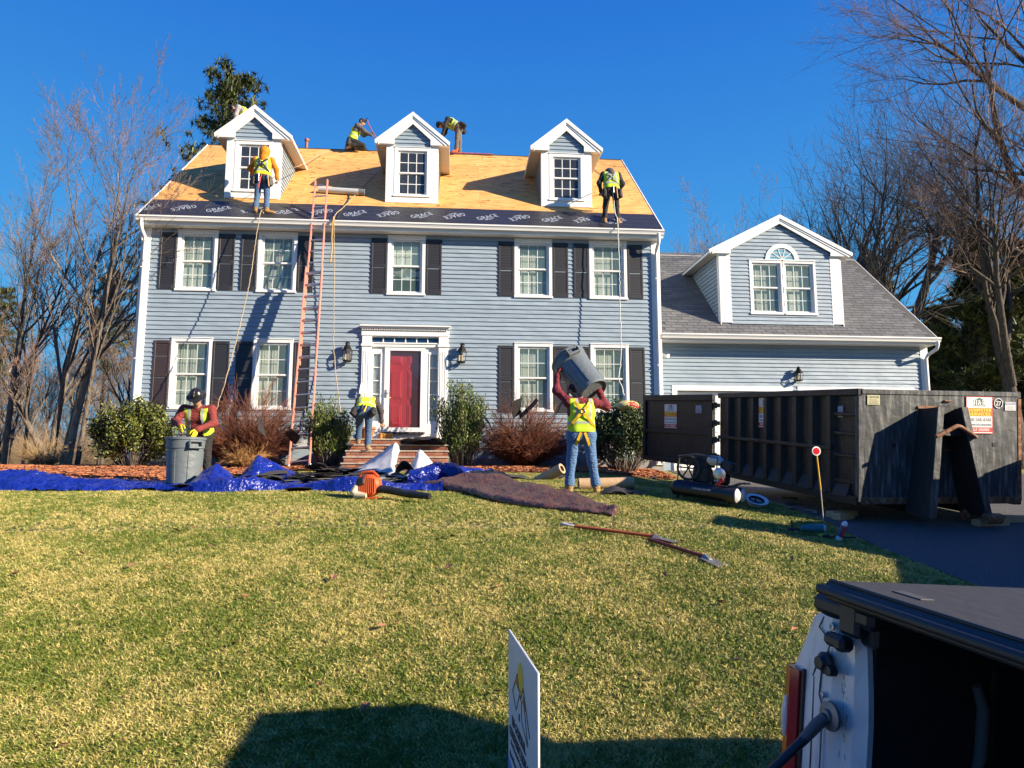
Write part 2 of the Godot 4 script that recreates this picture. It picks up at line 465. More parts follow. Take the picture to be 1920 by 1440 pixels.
# gable-fronted roof window house; frame: x from its middle, y world, z = front plane
func dormer(house: Node3D, cx: float, zf: float, yb: float, half: float, tip: float, yt: float, ypk: float, zo: float, cb: float, zb_e: float, zb_p: float, small: bool) -> Node3D:
	var xf := Transform3D(Basis.IDENTITY, Vector3(cx, 0, zf))
	var sl := (ypk - yt) / tip # slope of the gable
	var m := M.new()
	# corner boards and, on the small ones, the sill board
	m.bbox(Vector3(-half, yb, -0.02), Vector3(-half + cb, yt, 0.026), 0.004, xf); m.bbox(Vector3(half - cb, yb, -0.02), Vector3(half, yt, 0.026), 0.004, xf)
	for s in [-1.0, 1.0]: m.box(Vector3(minf(s * half, s * (half + 0.02)), yb - 0.1, -0.14), Vector3(maxf(s * half, s * (half + 0.02)), yt, 0.024), xf)
	if small: m.bbox(Vector3(-half + cb, yb, -0.02), Vector3(half - cb, 0.16 + yb, 0.027), 0.004, xf)
	var d := obj("dormer", m, white(), house)
	# rake boards with returns, two layers
	var r := M.new()
	var inn := half - cb
	for s in [-1.0, 1.0]:
		var w := 0.235 if small else 0.20
		var poly := [Vector2(s * tip, yt), Vector2(s * tip, yt + 0.07), Vector2(0, ypk), Vector2(0, ypk - w * sqrt(1 + sl * sl)), Vector2(s * inn, ypk - w * sqrt(1 + sl * sl) - sl * inn), Vector2(s * inn, yt)]
		if not small: poly[4] = Vector2(s * (inn), ypk - w * sqrt(1 + sl * sl) - sl * inn)
		r.prism(pv(poly), zo - 0.03, zo, xf)
		var t := 0.10 if small else 0.09
		r.prism(pv([Vector2(s * tip, yt + 0.07 - t * 0.8), Vector2(s * (tip + 0.012), yt + 0.09), Vector2(0, ypk + 0.02), Vector2(0, ypk - t)]), zo + 0.001, zo + 0.035, xf)
		r.prism(pv([Vector2(s * (tip - 0.08), yt + 0.05 - t * 0.9), Vector2(s * (tip - 0.08), yt + 0.07 - t * 0.3), Vector2(0, ypk - t * 0.95), Vector2(0, ypk - t * 1.5)]), zo + 0.0015, zo + 0.016, xf)
		# return box between rake board and wall
		r.box(Vector3(minf(s * inn, s * tip), yt - 0.002, -0.02), Vector3(maxf(s * inn, s * tip), yt + 0.012, zo - 0.03), xf)
	obj("rake_trim", r, white(), d)
	# roof slopes with eave boards
	var rs := M.new(); var ev := M.new()
	for s in [-1.0, 1.0]:
		var a := Vector2(s * tip, yt + 0.09); var p := Vector2(0, ypk + 0.02)
		var th := 0.03
		rs.prism(pv([a, p, p - Vector2(0, th), a - Vector2(0, th)]) if s < 0 else pv([p, a, a - Vector2(0, th), p - Vector2(0, th)]), zb_p - zf, zo + 0.03, xf)
		ev.box(Vector3(minf(s * tip, s * (tip - 0.02)), yt, zb_e - zf - 0.4), Vector3(maxf(s * tip, s * (tip - 0.02)), yt + 0.065, zo - 0.03), xf)
	obj("roof_slab", rs, mats.plywood0 if small else mats.shingle0, d)
	obj("eave_trim", ev, white(), d)
	for s in [-1.0, 1.0]:
		var so := M.new()
		so.box(Vector3(minf(s * (half + 0.02), s * (tip - 0.02)), yt + 0.002, zb_e - zf - 0.4), Vector3(maxf(s * (half + 0.02), s * (tip - 0.02)), yt + 0.02, -0.02), xf)
		obj("soffit", so, mat("soffit", 0.55, 0.47, 0.38, 0.6), d)
	# cheeks
	for s in [-1.0, 1.0]:
		var ck := Transform3D(Basis(Vector3(0, 0, -s), Vector3.UP, Vector3(s, 0, 0)), Vector3(cx + s * half, 0, zf))
		var l := absf(zb_e - zf) + 0.4
		var u0 := 0.14 if s > 0 else -l; var u1 := l if s > 0 else -0.14
		var slope := tan(deg_to_rad(42.34))
		var sh := M.new()
		sh.box(Vector3(0.0 if s > 0 else -l, yb - 0.3, -0.05), Vector3(l if s > 0 else 0.0, yt, -0.008), ck)
		obj("cheek_wall", sh, mat("sheath", 0.2, 0.15, 0.1, 0.9), d)
		clapboards(d, ck, yb, yt, 0.113, (func(_y): return u0) if s > 0 else (func(y): return -minf(l, 0.3 + maxf(0.0, (y - yb) / slope) + 0.25)), (func(y): return minf(l, 0.3 + maxf(0.0, (y - yb) / slope) + 0.25)) if s > 0 else (func(_y): return u1), [], 9.0)
	return d

func build_house() -> Node3D:
	var house := thing("house", "two-storey blue clapboard house with bare plywood roof and three dormers", "house")
	var W := Transform3D.IDENTITY
	var ucol := [[-7.058, -6.068], [-5.081, -4.104], [-1.831, -0.862], [1.44, 2.434], [3.414, 4.423]]
	var lcol := [ucol[0], ucol[1], ucol[3], ucol[4]]
	var holes := []
	for c in ucol: holes.append(Rect2(c[0] + 0.05, 6.049 + 0.05, c[1] - c[0] - 0.1, 1.566 - 0.1))
	for c in lcol: holes.append(Rect2(c[0] + 0.05, 3.075 + 0.05, c[1] - c[0] - 0.1, 1.777 - 0.1))
	var door_hole := Rect2(-2.36, 1.9, 2.06, 3.1)
	holes.append(door_hole)
	# walls
	var m := M.new()
	sheathing(m, W, XL + 0.02, XR - 0.02, 1.9, 7.7, holes)
	m.box(Vector3(XL, 1.5, -8.4), Vector3(XL + 0.12, 7.7, -0.02)); m.box(Vector3(XR - 0.12, 1.5, -8.4), Vector3(XR, 7.7, -0.02))
	m.box(Vector3(XL + 0.12, 1.5, -8.4), Vector3(XR - 0.12, 7.7, -8.28))
	for x in [XL, XR - 0.12]: m.prism(pv([Vector2(8.4, 7.7), Vector2(0.02, 7.7), Vector2(0.0, 8.0), Vector2(4.1, 11.75), Vector2(8.4, 7.9)]), x, x + 0.12, Transform3D(Basis(Vector3(0, 0, -1), Vector3.UP, Vector3(1, 0, 0)), Vector3.ZERO))
	m.box(Vector3(XL + 0.1, 4.9, -8.3), Vector3(XR - 0.1, 5.05, -0.4))
	obj("wall", m, mat("sheath_blue", 0.27, 0.35, 0.43, 0.8), house)
	clapboards(house, W, 2.37, 7.665, 0.1127, func(_y): return XL + 0.21, func(_y): return XR - 0.21, holes)
	# corner boards, water table, frieze, soffit, fascia
	m = M.new()
	m.bbox(Vector3(XL - 0.02, 1.75, -0.03), Vector3(XL + 0.215, 7.66, 0.03), 0.005)
	m.box(Vector3(XL - 0.022, 1.9, -0.22), Vector3(XL + 0.006, 7.66, -0.029))
	obj("corner_board", m, white(), house)
	m = M.new()
	m.bbox(Vector3(XR - 0.215, 1.75, -0.03), Vector3(XR + 0.02, 7.66, 0.03), 0.005)
	m.box(Vector3(XR - 0.006, 1.9, -0.22), Vector3(XR + 0.022, 7.66, -0.029))
	obj("corner_board", m, white(), house)
	m = M.new()
	m.bbox(Vector3(XL + 0.215, 2.16, -0.02), Vector3(-2.52, 2.37, 0.028), 0.004); m.bbox(Vector3(-0.16, 2.16, -0.02), Vector3(XR - 0.215, 2.37, 0.028), 0.004)
	obj("water_table", m, mat("water_table", 0.5, 0.52, 0.55, 0.6), house)
	m = M.new()
	m.box(Vector3(XL + 0.01, 1.1, -0.3), Vector3(XR - 0.01, 2.16, -0.012))
	obj("foundation", m, tri_mat("concrete", texs.concrete, 0.6, 0.9), house)
	m = M.new()
	m.box(Vector3(XL - 0.03, 7.66, -0.05), Vector3(XR + 0.03, 7.70, 0.262)); m.box(Vector3(XL - 0.03, 7.66, 0.262), Vector3(XR + 0.03, 7.84, 0.29))
	obj("soffit", m, white(), house)
	gutter("gutter", house, XL - 0.04, XR + 0.05, 7.735, 0.292)
	# windows and shutters
	for i in ucol.size():
		var c = ucol[i]
		window(house, W, c[0], c[1], 6.049, 7.615, "blind", 0.085, i != 2)
		shutter(house, W, c[0] - 0.42, c[0] - 0.012, 6.09, 7.55); shutter(house, W, c[1] + 0.012, c[1] + 0.42, 6.09, 7.55)
	for i in lcol.size():
		var c = lcol[i]
		window(house, W, c[0], c[1], 3.075, 4.852)
		shutter(house, W, c[0] - 0.41, c[0] - 0.012, 3.06, 4.79, i == 0); shutter(house, W, c[1] + 0.012, c[1] + 0.42, 3.06, 4.79)
	# heap of folded linen seen through the middle upper window
	var cl := M.new()
	cl.sheet(10, 6, func(u, v): return Vector3(-1.75 + 0.75 * u, 6.55 + 0.22 * v + 0.05 * sin(u * 9 + v * 3), -0.12 - 0.2 * sin(v * 3) * (0.6 + 0.4 * sin(u * 7))))
	cl.sheet(10, 10, func(u, v): return Vector3(-1.75 + 0.78 * u, 6.85 + 0.65 * v, -0.11 - 0.012 * sin(u * 40)))
	obj("curtain", cl, mat("blind", 0.44, 0.49, 0.45, 0.7), house)
	# doorway
	build_doorway(house)
	# downspouts
	for q in [[XL + 0.10, 0.0], [XR - 0.09, 0.0]]:
		m = M.new()
		var x: float = q[0]
		var p := P3([Vector3(x, 7.77, 0.35), Vector3(x, 7.62, 0.35), Vector3(x, 7.52, 0.32), Vector3(x, 7.40, 0.14), Vector3(x, 7.30, 0.085), Vector3(x, 5.0, 0.083), Vector3(x, 1.95, 0.083), Vector3(x, 1.85, 0.12), Vector3(x, 1.78, 0.25)])
		m.tube(p, PF([0.045]), 10)
		for y in [6.6, 4.3, 2.6]: m.bbox(Vector3(x - 0.055, y, 0.03), Vector3(x + 0.055, y + 0.03, 0.135), 0.004)
		obj("downspout", m, white(), house)
	build_roof(house)
	# dormers
	for k in 3:
		var cx: float = [-5.53, -1.30, 2.965][k]; var zf: float = [-0.735, -0.765, -0.80][k]; var yb: float = [8.80, 8.82, 8.86][k]
		var dm := dormer(house, cx, zf, yb, 0.69, 1.01, 10.46, 11.375, 0.10, 0.20, -2.5, -3.5, true)
		var xf := Transform3D(Basis.IDENTITY, Vector3(cx, 0, zf))
		window(dm, xf, -0.49, 0.49, 8.995 + (yb - 8.83), 10.40, "dark", 0.095)
		clapboards(dm, xf, 10.425, 11.1, 0.112, func(y): return -clampf((11.12 - y) / 0.9, 0.01, 0.5), func(y): return clampf((11.12 - y) / 0.9, 0.01, 0.5), [])
		m = M.new()
		m.prism(pv([Vector2(-0.6, 10.38), Vector2(0.6, 10.38), Vector2(0.6, 10.75), Vector2(0, 11.3), Vector2(-0.6, 10.75)]), -0.06, -0.008, xf)
		obj("gable_wall", m, mat("sheath_blue", 0.27, 0.35, 0.43, 0.8), dm)
	return house

func build_doorway(house: Node3D) -> void:
	var m := M.new()
	# pilasters with caps and plinths
	for k in [[-2.41, -2.17], [-0.49, -0.25]]:
		m.bbox(Vector3(k[0], 2.35, -0.01), Vector3(k[1], 4.98, 0.07), 0.006)
		m.bbox(Vector3(k[0] - 0.02, 2.33, -0.01), Vector3(k[1] + 0.02, 2.55, 0.09), 0.006)
		m.bbox(Vector3(k[0] - 0.025, 4.71, 0.0), Vector3(k[1] + 0.025, 4.77, 0.095), 0.008)
		for j in 3: m.bbox(Vector3(k[0] + 0.04 + j * 0.06, 2.7, 0.06), Vector3(k[0] + 0.075 + j * 0.06, 4.6, 0.078), 0.004)
	# entablature, crown
	m.bbox(Vector3(-2.43, 4.98, -0.01), Vector3(-0.23, 5.12, 0.085), 0.006)
	m.bbox(Vector3(-2.45, 5.165, -0.01), Vector3(-0.21, 5.20, 0.15), 0.006)
	m.bbox(Vector3(-2.47, 5.20, -0.01), Vector3(-0.19, 5.245, 0.19), 0.01)
	m.bbox(Vector3(-2.17, 4.785, -0.02), Vector3(-0.49, 4.82, 0.05), 0.004)
	m.bbox(Vector3(-2.17, 4.71, -0.06), Vector3(-0.49, 4.785, 0.03), 0.004)
	m.bbox(Vector3(-2.17, 4.955, -0.06), Vector3(-0.49, 4.981, 0.05), 0.004)
	var d := obj("doorway", m, white(), house)
	var dn := M.new()
	var x := -2.41
	while x < -0.27:
		dn.box(Vector3(x, 5.121, 0.0), Vector3(x + 0.035, 5.163, 0.12)); x += 0.06
	kind(obj("dentils", dn, white(), d), "stuff")
	# transom lights
	for i in 6:
		var xa := -2.17 + 1.68 / 6 * i
		var g := M.new()
		g.quad(Vector3(xa + 0.012, 4.82, -0.02), Vector3(xa + 0.268, 4.82, -0.02), Vector3(xa + 0.268, 4.957, -0.02), Vector3(xa + 0.012, 4.957, -0.02))
		obj("pane", g, glass("pane_transom", 0.02, 0.06, 0.16, 0.6), d)
		if i > 0:
			var b := M.new()
			b.bbox(Vector3(xa - 0.013, 4.815, -0.03), Vector3(xa + 0.013, 4.96, 0.0), 0.003)
			obj("muntin", b, white(), d)
	# sidelights: panel, five panes with a lace curtain
	for s in 2:
		var a: float = [-2.17, -0.83][s]; var b: float = [-1.84, -0.49][s]
		var ga: float = [-2.13, -0.705][s]; var gb: float = ga + 0.185
		m = M.new()
		m.bbox(Vector3(a, 2.4, -0.09), Vector3(ga, 4.71, -0.03), 0.004); m.bbox(Vector3(gb, 2.4, -0.09), Vector3(b, 4.71, -0.03), 0.004)
		m.bbox(Vector3(ga, 2.4, -0.09), Vector3(gb, 2.83, -0.031), 0.004); m.bbox(Vector3(ga, 4.53, -0.09), Vector3(gb, 4.71, -0.031), 0.004)
		m.bbox(Vector3(ga - 0.03, 2.79, -0.04), Vector3(ga, 4.57, -0.015), 0.003); m.bbox(Vector3(gb, 2.79, -0.04), Vector3(gb + 0.03, 4.57, -0.015), 0.003)
		m.bbox(Vector3(a + 0.02, 2.5, -0.04), Vector3(b - 0.02, 2.76, -0.02), 0.006)
		obj("sidelight", m, white(), d)
		for i in 5:
			var ya := 2.83 + 1.7 / 5 * i
			var g := M.new()
			g.quad(Vector3(ga, ya + 0.01, -0.06), Vector3(gb, ya + 0.01, -0.06), Vector3(gb, ya + 0.33, -0.06), Vector3(ga, ya + 0.33, -0.06))
			obj("pane", g, glass("pane", 0.35, 0.55, 0.48, 0.14), d)
			if i > 0:
				var bb := M.new()
				bb.bbox(Vector3(ga, ya - 0.012, -0.075), Vector3(gb, ya + 0.012, -0.04), 0.003)
				obj("muntin", bb, white(), d)
		var c := M.new()
		c.sheet(36, 2, func(u, v): return Vector3(lerpf(ga, gb, u), 2.83 + 1.7 * v, -0.10 - 0.012 * sin(u * 30.0)))
		obj("lace_curtain", c, mat("lace", 0.5, 0.52, 0.52, 0.9), d)
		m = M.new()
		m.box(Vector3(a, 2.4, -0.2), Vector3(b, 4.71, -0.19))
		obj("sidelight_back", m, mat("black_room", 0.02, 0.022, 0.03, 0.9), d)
	# red inner door with six panels
	m = M.new()
	m.bbox(Vector3(-1.79, 2.52, -0.17), Vector3(-0.88, 4.70, -0.125), 0.004)
	for px in [-1.70, -1.27]:
		for py in [[2.72, 3.27], [3.40, 4.13], [4.28, 4.52]]:
			m.bbox(Vector3(px, py[0], -0.14), Vector3(px + 0.30, py[1], -0.116), 0.008)
			m.bbox(Vector3(px + 0.035, py[0] + 0.035, -0.13), Vector3(px + 0.265, py[1] - 0.035, -0.107), 0.012)
	var rd := obj("red_door", m, mat("red_paint", 0.36, 0.02, 0.035, 0.35), d)
	m = M.new()
	m.ball(Vector3(-1.70, 3.42, -0.07), Vector3(0.03, 0.03, 0.03)); m.rod(Vector3(-1.70, 3.42, -0.11), Vector3(-1.70, 3.42, -0.07), 0.012)
	obj("door_knob", m, mat("brass", 0.6, 0.4, 0.14, 0.3, 1.0), rd)
	# storm door frame with one big pane
	m = M.new()
	m.bbox(Vector3(-1.84, 2.56, -0.05), Vector3(-1.715, 4.71, 0.012), 0.005); m.bbox(Vector3(-0.935, 2.56, -0.05), Vector3(-0.83, 4.71, 0.012), 0.005)
	m.bbox(Vector3(-1.715, 2.56, -0.048), Vector3(-0.935, 2.67, 0.01), 0.005); m.bbox(Vector3(-1.715, 4.615, -0.048), Vector3(-0.935, 4.71, 0.01), 0.005)
	var st := obj("storm_door", m, white(), d)
	m = M.new()
	m.quad(Vector3(-1.715, 2.67, -0.02), Vector3(-0.935, 2.67, -0.02), Vector3(-0.935, 4.615, -0.02), Vector3(-1.715, 4.615, -0.02))
	obj("pane", m, glass("storm_pane", 0.3, 0.32, 0.34, 0.08), st)
	m = M.new()
	m.bbox(Vector3(-1.80, 3.42, 0.01), Vector3(-1.765, 3.62, 0.03), 0.006); m.rod(Vector3(-1.785, 3.53, 0.05), Vector3(-1.70, 3.53, 0.055), 0.012); m.rod(Vector3(-1.785, 3.53, 0.02), Vector3(-1.785, 3.53, 0.055), 0.01)
	obj("handle", m, mat("steel", 0.4, 0.4, 0.42, 0.35, 1.0), st)
	m = M.new()
	m.bbox(Vector3(-1.86, 2.50, -0.2), Vector3(-0.82, 2.56, 0.10), 0.01)
	obj("threshold", m, mat("threshold", 0.07, 0.065, 0.06, 0.5), d)
	m = M.new()
	m.box(Vector3(-2.17, 2.0, -0.1), Vector3(-0.49, 2.4, 0.0)); m.box(Vector3(-1.86, 2.4, -0.1), Vector3(-0.82, 2.5, 0.001))
	obj("base_panel", m, white(), d)
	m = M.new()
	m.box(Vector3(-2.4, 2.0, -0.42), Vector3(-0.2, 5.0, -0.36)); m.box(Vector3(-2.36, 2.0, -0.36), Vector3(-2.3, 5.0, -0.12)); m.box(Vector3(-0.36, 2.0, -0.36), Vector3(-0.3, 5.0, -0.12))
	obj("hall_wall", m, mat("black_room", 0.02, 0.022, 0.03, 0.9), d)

func build_roof(house: Node3D) -> void:
	# structure under the sheets
	var m := M.new()
	m.box(Vector3(XL - 0.05, 0.02, -0.12), Vector3(XR + 0.05, 5.94, -0.014), RB(0, 0, 0))
	m.box(Vector3(XL - 0.05, 0.02, -0.12), Vector3(XR + 0.05, 5.94, -0.0), Transform3D(Basis(Vector3.LEFT, Vector3(0, sin(deg_to_rad(42.34)), cos(deg_to_rad(42.34))), Vector3(0, cos(deg_to_rad(42.34)), -sin(deg_to_rad(42.34)))), Vector3(XL + XR, 7.86, -8.5)))
	var deck := obj("roof", m, mat("deck_wood", 0.35, 0.21, 0.09, 0.8), house)
	# plywood sheets in staggered rows
	for row in 5:
		var s0 := 0.0 + row * 1.2; var s1 := minf(s0 + 1.196, 5.93)
		if s1 - s0 < 0.05: continue
		var x := XL - 0.05 - (1.22 if row % 2 == 1 else 0.25)
		while x < XR + 0.05:
			var a := maxf(x, XL - 0.05); var b := minf(x + 2.436, XR + 0.05)
			if b - a > 0.05:
				m = M.new()
				var o := Vector2(rng.randf(), rng.randf()); var xf := RB(0, 0, 0)
				var l := rng.randf_range(-0.0015, 0.0015)
				m.quaduv(xf * Vector3(a, s0, l), xf * Vector3(b, s0, l), xf * Vector3(b, s1, l), xf * Vector3(a, s1, l), o, o + Vector2((b - a) / 2.4, (s1 - s0) / 1.2))
				m.quad(xf * Vector3(a, s0, -0.0135), xf * Vector3(b, s0, -0.0135), xf * Vector3(b, s0, l), xf * Vector3(a, s0, l))
				m.quad(xf * Vector3(b, s0, -0.0135), xf * Vector3(b, s1, -0.0135), xf * Vector3(b, s1, l), xf * Vector3(b, s0, l))
				m.quad(xf * Vector3(a, s1, -0.0135), xf * Vector3(a, s0, -0.0135), xf * Vector3(a, s0, l), xf * Vector3(a, s1, l))
				obj("plywood_sheet", m, mats["plywood%d" % (rng.randi() % 3)], deck)
			x += 2.44
	# black nails and torn felt scraps left on the wood
	m = M.new()
	for i in 420:
		var p := Vector3(rng.randf_range(XL, XR), rng.randf_range(1.25, 5.85), 0.003)
		var xf := RB(0, 0, 0) * Transform3D(Basis(Vector3.BACK, rng.randf_range(-0.3, 0.3)), p)
		var w := rng.randf_range(0.01, 0.05) if i % 6 else rng.randf_range(0.05, 0.14)
		m.box(Vector3(-w, -0.006, 0), Vector3(w, 0.006, 0.004), xf)
	kind(obj("felt_scraps", m, mat("felt", 0.03, 0.03, 0.03, 0.9), deck), "stuff")
	# ridge edge, rake trim
	m = M.new()
	m.box(Vector3(XL - 0.05, 5.9, -0.01), Vector3(XR + 0.05, 5.955, 0.012), RB(0, 0, 0))
	obj("ridge_edge", m, mat("felt", 0.03, 0.03, 0.03, 0.9), deck)
	m = M.new()
	for x in [XL - 0.085, XR + 0.055]: m.bbox(Vector3(x, -0.02, -0.2), Vector3(x + 0.03, 5.93, 0.016), 0.004, RB(0, 0, 0))
	obj("rake_board", m, white(), house)
	# black roof underlayment along the eave with its print
	m = M.new()
	var sh := RB(0, 0, 0)
	m.sheet(160, 12, func(u, v):
		var x := lerpf(XL - 0.05, XR + 0.05, u); var s := lerpf(-0.02, 1.11 + 0.012 * noise.get_noise_1d(x * 20), v)
		return sh * Vector3(x, s, 0.008 + 0.006 * maxf(0.0, noise.get_noise_2d(x * 9, s * 30)) + 0.004 * noise.get_noise_2d(x * 40 + 9, s * 40)))
	var ice := obj("eave_underlayment", m, mats.ice_shield, house)
	m = M.new()
	var xx := XL
	while xx < XR:
		m.box(Vector3(xx, -0.024, 0.012), Vector3(xx + 0.02, 0.05, 0.02), sh); m.box(Vector3(xx + 0.1, 1.085, 0.012), Vector3(xx + 0.118, 1.11, 0.019), sh); xx += 0.34
	kind(obj("cap_nails", m, mat("nail_cap", 0.25, 0.24, 0.22, 0.6), ice), "stuff")
	m = M.new()
	for s in [0.30, 0.56, 0.84]: m.box(Vector3(XL - 0.04, s, 0.016), Vector3(XR + 0.04, s + 0.004, 0.0175), sh)
	kind(obj("print_line", m, mat("print_blue", 0.12, 0.16, 0.26, 0.6), ice), "stuff")
	var pm := mat("print_white", 0.40, 0.45, 0.54, 0.5)
	var x := XL + 0.05; var k := 0
	while x < XR - 0.3:
		var up := k % 2 == 0
		var y := 0.55
		var bs := Basis(Vector3.BACK, deg_to_rad(30.0) + (0.0 if up else PI))
		letters("print", "GRACE", 0.19, 0.60, pm, ice, sh * Transform3D(bs, Vector3(x, y, 0.019)), "Droid Sans", false)
		letters("print", "BASIC", 0.055, 0.24, pm, ice, sh * Transform3D(bs, Vector3(x, y, 0.019) + bs * Vector3(-0.02, -0.15, 0)), "Droid Sans", true)
		x += 0.86; k += 1

func shingle_roof(parent: Node, xf: Transform3D, w: float, l: float, keep: int, x_off := 0.0) -> void:
	# tabs of one shape in four tones; the lowest ones are single parts
	var tab := M.new()
	tab.hexa([Vector3(0.006, 0, 0.014), Vector3(0.299, 0, 0.014), Vector3(0.299, 0, 0), Vector3(0.006, 0, 0), Vector3(0.006, 0.165, 0.0035), Vector3(0.299, 0.165, 0.0035), Vector3(0.299, 0.165, 0), Vector3(0.006, 0.165, 0)])
	var tm := tab.mesh()
	var rest := [M.new(), M.new(), M.new(), M.new()]
	var made := 0; var s := 0.0; var row := 0
	while s < l - 0.05:
		var x = x_off + [0.0, 0.15, 0.06, 0.22][row % 4] - rng.randf_range(0, 0.008)
		while x < w:
			if x > -0.01 and x + 0.3 < w + 0.03:
				var k := rng.randi() % 4
				var t := xf * Transform3D(Basis.IDENTITY, Vector3(x, s + rng.randf_range(-0.004, 0.004), rng.randf_range(0, 0.002)))
				if made < keep: put("shingle", tm, mats["shingle%d" % k], parent, t)
				else: rest[k].add(tab, t)
				made += 1
			x += 0.305
		s += 0.145; row += 1
	for k in 4: kind(obj("shingles", rest[k], mats["shingle%d" % k], parent), "stuff")

const GX := 12.87
func build_garage() -> void:
	var g := thing("garage_wing", "attached blue garage wing with grey shingle roof, wide dormer and arched window", "garage")
	var zf := -0.4
	var W := Transform3D(Basis.IDENTITY, Vector3(0, 0, zf))
	var holes := [Rect2(5.72, 1.0, 3.22, 2.82), Rect2(9.17, 1.0, 3.22, 2.82)]
	var m := M.new()
	sheathing(m, W, XR - 0.1, GX, 1.2, 5.1, holes)
	m.box(Vector3(GX - 0.12, 1.2, -7.4), Vector3(GX, 5.1, zf - 0.02)); m.box(Vector3(XR, 1.2, -7.4), Vector3(GX, 5.1, -7.28))
	m.prism(pv([Vector2(7.0, 5.1), Vector2(0.02, 5.1), Vector2(0.0, 5.3), Vector2(3.3, 8.4), Vector2(7.0, 5.3)]), GX - 0.12, GX, Transform3D(Basis(Vector3(0, 0, -1), Vector3.UP, Vector3(1, 0, 0)), Vector3(0, 0, zf)))
	obj("wall", m, mat("sheath_blue", 0.27, 0.35, 0.43, 0.8), g)
	clapboards(g, W, 2.2, 5.06, 0.1045, func(_y): return XR, func(_y): return GX - 0.2, holes, 5.0)
	m = M.new()
	m.bbox(Vector3(GX - 0.2, 1.5, -0.03), Vector3(GX + 0.02, 5.0, 0.03), 0.005, W); m.box(Vector3(GX - 0.006, 1.5, -0.2), Vector3(GX + 0.022, 5.0, -0.03), W)
	obj("corner_board", m, white(), g)
	m = M.new()
	m.box(Vector3(XR, 5.0, -0.05), Vector3(GX + 0.05, 5.03, 0.37), W); m.box(Vector3(XR, 5.0, 0.37), Vector3(GX + 0.05, 5.17, 0.395), W)
	obj("soffit", m, white(), g)
	gutter("gutter", g, XR + 0.02, GX + 0.1, 5.055, zf + 0.397)
	m = M.new()
	var x := GX + 0.02
	m.tube(P3([Vector3(x, 5.08, 0.06), Vector3(x + 0.0, 4.98, 0.06), Vector3(x - 0.01, 4.88, 0.02), Vector3(x - 0.08, 4.76, -0.25), Vector3(x - 0.1, 4.66, -0.315), Vector3(x - 0.1, 3.2, -0.317), Vector3(x - 0.1, 1.5, -0.317)]), PF([0.045]), 10)
	obj("downspout", m, white(), g)
	# garage doors: white frames, four rows of panels each
	for k in 2:
		var x0: float = [5.67, 9.12][k]; var x1: float = x0 + 3.32
		m = M.new()
		m.bbox(Vector3(x0, 1.2, -0.02), Vector3(x0 + 0.14, 3.72, 0.035), 0.005, W); m.bbox(Vector3(x1 - 0.14, 1.2, -0.02), Vector3(x1, 3.72, 0.035), 0.005, W); m.bbox(Vector3(x0, 3.72, -0.02), Vector3(x1, 3.86, 0.037), 0.005, W)
		var d := obj("garage_door", m, white(), g)
		for r in 4:
			m = M.new()
			var y0 := 1.3 + r * 0.605
			m.bbox(Vector3(x0 + 0.13, y0, -0.13), Vector3(x1 - 0.13, y0 + 0.6, -0.09), 0.006, W)
			for c in 5: m.bbox(Vector3(x0 + 0.22 + c * 0.59, y0 + 0.11, -0.1), Vector3(x0 + 0.70 + c * 0.59, y0 + 0.49, -0.075), 0.012, W)
			obj("door_panel", m, white(), d)
	# roof
	var th := deg_to_rad(42.3)
	var xf := Transform3D(Basis(Vector3.RIGHT, Vector3(0, sin(th), -cos(th)), Vector3(0, cos(th), sin(th))), Vector3(0, 5.19, -0.0))
	var L := 5.0
	m = M.new()
	m.box(Vector3(XR, -0.02, -0.1), Vector3(GX + 0.06, L, -0.002), xf)
	m.box(Vector3(-GX - 0.06, 0, -0.1), Vector3(-XR, L, -0.002), Transform3D(Basis(Vector3.LEFT, Vector3(0, sin(th), cos(th)), Vector3(0, cos(th), -sin(th))), Vector3(0, 5.19, -7.4)))
	var rf := obj("roof", m, mat("shingle_under", 0.07, 0.07, 0.07, 0.9), g)
	shingle_roof(rf, xf * Transform3D(Basis.IDENTITY, Vector3(XR + 0.02, -0.015, 0.0)), GX - XR - 0.1, L, 300)
	m = M.new()
	m.bbox(Vector3(GX + 0.061, -0.02, -0.18), Vector3(GX + 0.085, L, 0.0), 0.004, xf); m.box(Vector3(XR, L - 0.16, 0.004), Vector3(GX + 0.05, L + 0.01, 0.018), xf)
	obj("rake_board", m, white(), g)
	m = M.new()
	m.bbox(Vector3(XR, L - 0.14, 0.006), Vector3(GX + 0.06, L + 0.02, 0.024), 0.004, xf)
	obj("ridge_cap", m, mats.shingle1, rf)
	# wide dormer
	var dm := dormer(g, 8.80, -0.37, 5.58, 1.715, 2.02, 7.49, 8.60, 0.10, 0.30, -2.45, -3.7, false)
	var D := Transform3D(Basis.IDENTITY, Vector3(8.80, 0, -0.37))
	var wh := [Rect2(-0.84, 5.86, 1.78, 1.43), Rect2(-0.42, 7.2, 0.95, 0.45)]
	m = M.new()
	sheathing(m, D, -1.7, 1.7, 5.3, 7.45, [wh[0]])
	m.prism(pv([Vector2(-1.7, 7.45), Vector2(1.7, 7.45), Vector2(0, 8.45)]), -0.12, -0.008, D)
	obj("gable_wall", m, mat("sheath_blue", 0.27, 0.35, 0.43, 0.8), dm)
	var gl := func(y): return -clampf((8.37 - y) / 0.55, 0.01, 1.44)
	clapboards(dm, D, 5.56, 8.36, 0.1045, gl, func(y): return -gl.call(y), [Rect2(-0.84, 5.86, 1.78, 1.43)], 9.0)
	window(dm, D, -0.89, 0.065, 5.815, 7.335, "blind", 0.07)
	window(dm, D, 0.035, 0.99, 5.815, 7.335, "blind", 0.07)
	# half-round light with sunburst bars
	m = M.new()
	var n := 20
